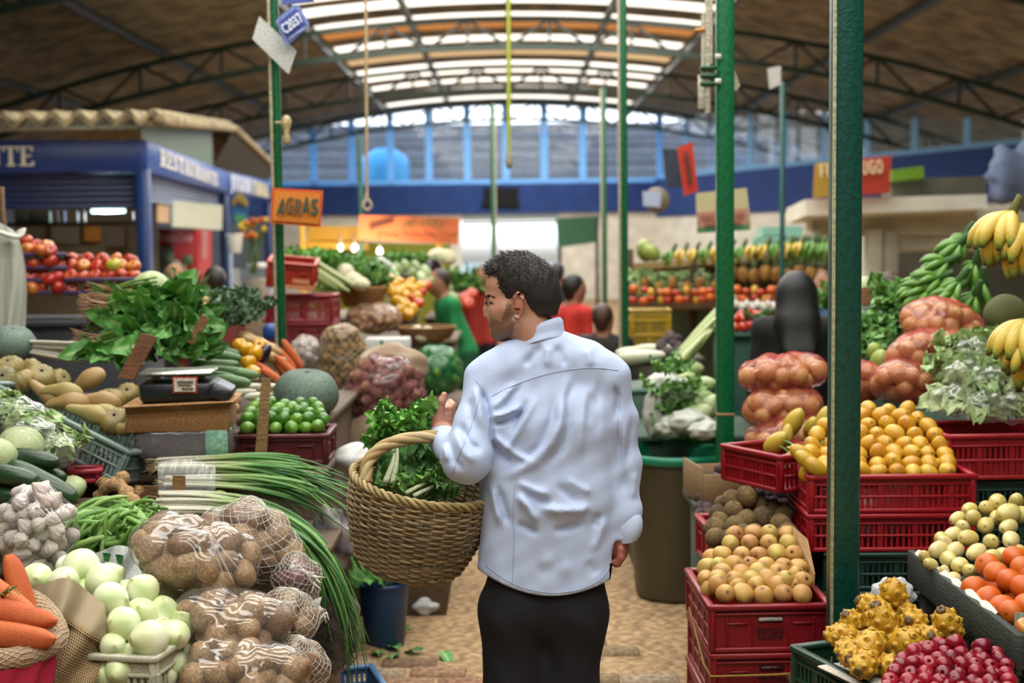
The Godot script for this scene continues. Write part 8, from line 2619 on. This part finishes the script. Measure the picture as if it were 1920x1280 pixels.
	leafy("basket_lettuce", "bright green lettuce hearts down inside the wicker basket", "lettuce", W(780, 915, 4.0), "ruffled_leaf", 16, Vector3(0.09, 0.03, 0.07), 0.62, Vector3(0, 0.9, 0.4), 1.0)
	var ce := thing("celery_bunch", "bright green celery leaves rising beside the man's hand", "celery", W(775, 870, 4.05))
	for k in 30:
		var e := W(745 + rnd(-38, 48), 800 + rnd(-34, 34), 4.08 + rnd(-0.04, 0.05))
		var m := part("leaf", K.celery_leaf[k % 3], ce, e - ce.position)
		m.basis = basis_up(Vector3(rnd(-0.8, 0.8), rnd(0.2, 1.0), rnd(0.0, 0.8)), rnd(-0.8, 0.8)).scaled(Vector3.ONE * rnd(0.7, 1.0))
	for k in 9:
		g = geo("7fae54")
		g.tube(curve([Vector3(rnd(-0.03, 0.03), -0.03, 0), Vector3(rnd(-0.04, 0.04), 0.04, 0), W(735 + k * 10, 800, 4.06) - ce.position], 6), PackedFloat32Array([0.005, 0.0045, 0.004, 0.0035, 0.003, 0.002]), 5)
		part("stalk", g.mesh(M.leaf), ce)

# a standing figure further off; joints in metres from the feet, +x to the right of the picture, +z towards the viewer
func figure(label: String, px: float, py: float, d: float, o: Dictionary) -> Node3D:
	var hd := W(px, py, d)
	var tall: float = hd.y / 0.93
	var foot := Vector3(hd.x, 0, hd.z) + Vector3(o.get("foot", 0.0), 0, 0)
	var man := thing("person", label, "person", foot)
	var hx := hd - foot
	var s := tall / 1.7
	var lean: Vector3 = o.get("lean", Vector3.ZERO)
	var hip := Vector3(0, 0.9 * s, 0)
	var neck := Vector3(hx.x, hx.y - 0.15 * s, hx.z) - lean * 0.12
	var shw := 0.185 * s
	var fw: Vector3 = o.get("face", Vector3(0, 0, 1))
	var side := Vector3.UP.cross(fw).normalized()
	var sk := lin(o.get("skin", "a8765a"))
	var sh := lin(o.shirt)
	var tr := lin(o.get("trousers", "23262e"))
	var Fd := Field.new()
	Fd.k = 0.05
	Fd.egg(hx + Vector3(0, 0.015, 0), Basis(side, Vector3.UP, fw), Vector3(0.075, 0.11, 0.092) * s)
	Fd.bone(hx - Vector3(0, 0.06, 0) + fw * 0.04, hx - Vector3(0, 0.075, 0) + fw * 0.05, 0.04 * s, 0.035 * s, sk)
	Fd.bone(hx + fw * 0.088, hx + fw * 0.1 - Vector3(0, 0.02, 0), 0.012, 0.014, sk)
	Fd.bone(hx, hx + Vector3(0, 0.02, 0), 0.07 * s, 0.07 * s, sk)
	Fd.bone(hx - Vector3(0, 0.06, 0) * s, neck, 0.05 * s, 0.055 * s, sk)
	for e in [-1.0, 1.0]:
		var shd: Vector3 = neck + side * e * shw - Vector3(0, 0.05, 0) * s
		var elb: Vector3 = o.get("elbow_r" if e > 0 else "elbow_l", shd + Vector3(0, -0.3, 0) * s + side * e * 0.05)
		var hnd: Vector3 = o.get("hand_r" if e > 0 else "hand_l", elb + Vector3(0, -0.18, 0) * s + fw * 0.14)
		Fd.bone(neck - Vector3(0, 0.05, 0), shd, 0.075 * s, 0.065 * s, sh)
		Fd.bone(neck - Vector3(0, 0.1, 0) + side * e * 0.06, hip + side * e * 0.07 + Vector3(0, 0.05, 0), 0.105 * s, 0.115 * s, sh)
		Fd.bone(shd, elb, 0.058 * s, 0.048 * s, sh)
		Fd.bone(elb, hnd, 0.044 * s, 0.03 * s, sh if o.get("long", true) else sk)
		Fd.bone(hnd, hnd + (hnd - elb).normalized() * 0.09, 0.034 * s, 0.026 * s, sk)
		Fd.bone(hip + side * e * 0.08, Vector3(side.x * e * 0.09, 0.48 * s, side.z * e * 0.09), 0.11 * s, 0.075 * s, tr)
		Fd.bone(Vector3(side.x * e * 0.09, 0.48 * s, side.z * e * 0.09), Vector3(side.x * e * 0.09, 0.07, side.z * e * 0.09), 0.07 * s, 0.05 * s, tr)
		Fd.bone(Vector3(side.x * e * 0.09, 0.045, side.z * e * 0.09), Vector3(side.x * e * 0.1, 0.04, side.z * e * 0.1) + fw * 0.15, 0.045, 0.035, lin("1c1814"))
	var g := Geo.new()
	Fd.net(g, Vector3(-0.75, -0.02, -0.7), Vector3(0.75, hx.y + 0.25, 0.7), 0.026, func(q, _n): return Fd.nearest_col(q))
	part("body", g.mesh(mat(0.8, "ffffff", 20.0, grain_tex, 0.2)), man)
	# hair
	var Hf := Field.new()
	Hf.k = 0.04
	var hb: Vector3 = hx + Vector3(0, 0.045, 0) * s - fw * 0.02
	Hf.egg(hb, Basis(side, Vector3.UP, fw), Vector3(0.086, 0.09, 0.098) * s)
	Hf.bone(hx - fw * 0.05 * s, hx - fw * 0.055 * s - Vector3(0, 0.05, 0) * s, 0.066 * s, 0.05 * s)
	if o.has("hair_to"):
		var ht: Vector3 = o.hair_to
		for e in [-0.035, 0.0, 0.035]:
			Hf.chain([hx - fw * 0.04 + side * e, hx - fw * 0.09 - Vector3(0, 0.15, 0) + side * e * 1.3, ht + side * e * 1.6], [0.085 * s, 0.075 * s, 0.045 * s])
	var cutp := hx + fw * 0.13 * s - Vector3(0, 0.055, 0)
	Hf.cut.append(cutp); Hf.cutr.append(0.1 * s)
	g = Geo.new()
	Hf.net(g, hx - Vector3(0.3, 0.65, 0.35), hx + Vector3(0.3, 0.25, 0.35), 0.017, func(q, _n): return lin(o.get("hair", "1a1512")) * (1.0 + 0.5 * clampf(noise3(q, 50.0, 1), -1, 1)))
	part("hair", g.mesh(mat(0.5, "ffffff", 40.0, grain_tex, 0.5)), man)
	return man

func build_others() -> void:
	var a := figure("person in bright green top bending over the far vegetable stall", 822, 530, 11.8, {"shirt": "0d8a4a", "trousers": "14603c", "face": Vector3(-0.9, 0, 0.35).normalized(), "foot": 0.2, "lean": Vector3(-0.6, 0, 0), "hair": "3a2a22"})
	figure("person in red top with back to the aisle", 1078, 542, 10.5, {"shirt": "d23024", "face": Vector3(0.75, 0, -0.6).normalized(), "foot": -0.1, "lean": Vector3(0.3, 0, 0)})
	figure("person in dark jacket bowing over the far stall", 1131, 598, 9.2, {"shirt": "231f20", "face": Vector3(0.3, 0, -0.95).normalized(), "hair": "4a2f22"})
	figure("person with long straight black hair wearing black", 1492, 550, 7.5, {"shirt": "0d0d10", "face": Vector3(0.1, 0, -1).normalized(), "hair": "080706", "hair_to": W(1500, 660, 7.35) - Vector3(W(1492, 550, 7.5).x, 0, W(1492, 550, 7.5).z)})
	figure("person in red top standing beyond the red peppers", 904, 520, 13.0, {"shirt": "c23a2c", "face": Vector3(-0.3, 0, 0.9).normalized()})
	figure("person in dark blue hooded jacket near the bright doorway", 1045, 512, 15.0, {"shirt": "2a3040", "face": Vector3(0, 0, -1), "hair": "2a2c34"})
	figure("person with high forehead behind the pineapple crown", 326, 516, 11.6, {"shirt": "4a4438", "face": Vector3(0.35, 0, 0.9).normalized(), "skin": "c08f6c"})
	figure("person with short dark hair seen from behind by fridge", 402, 528, 11.0, {"shirt": "7a2f28", "face": Vector3(-0.5, 0, -0.85).normalized(), "hair": "2c2620"})
	figure("person with brown hair behind the cabbages", 1664, 545, 8.6, {"shirt": "8a3a34", "face": Vector3(-0.3, 0, -0.9).normalized(), "hair": "4a2c20"})
	figure("person in blue beside the long haired person", 1546, 540, 9.6, {"shirt": "3f5f8c", "face": Vector3(-0.5, 0, 0.8).normalized()})
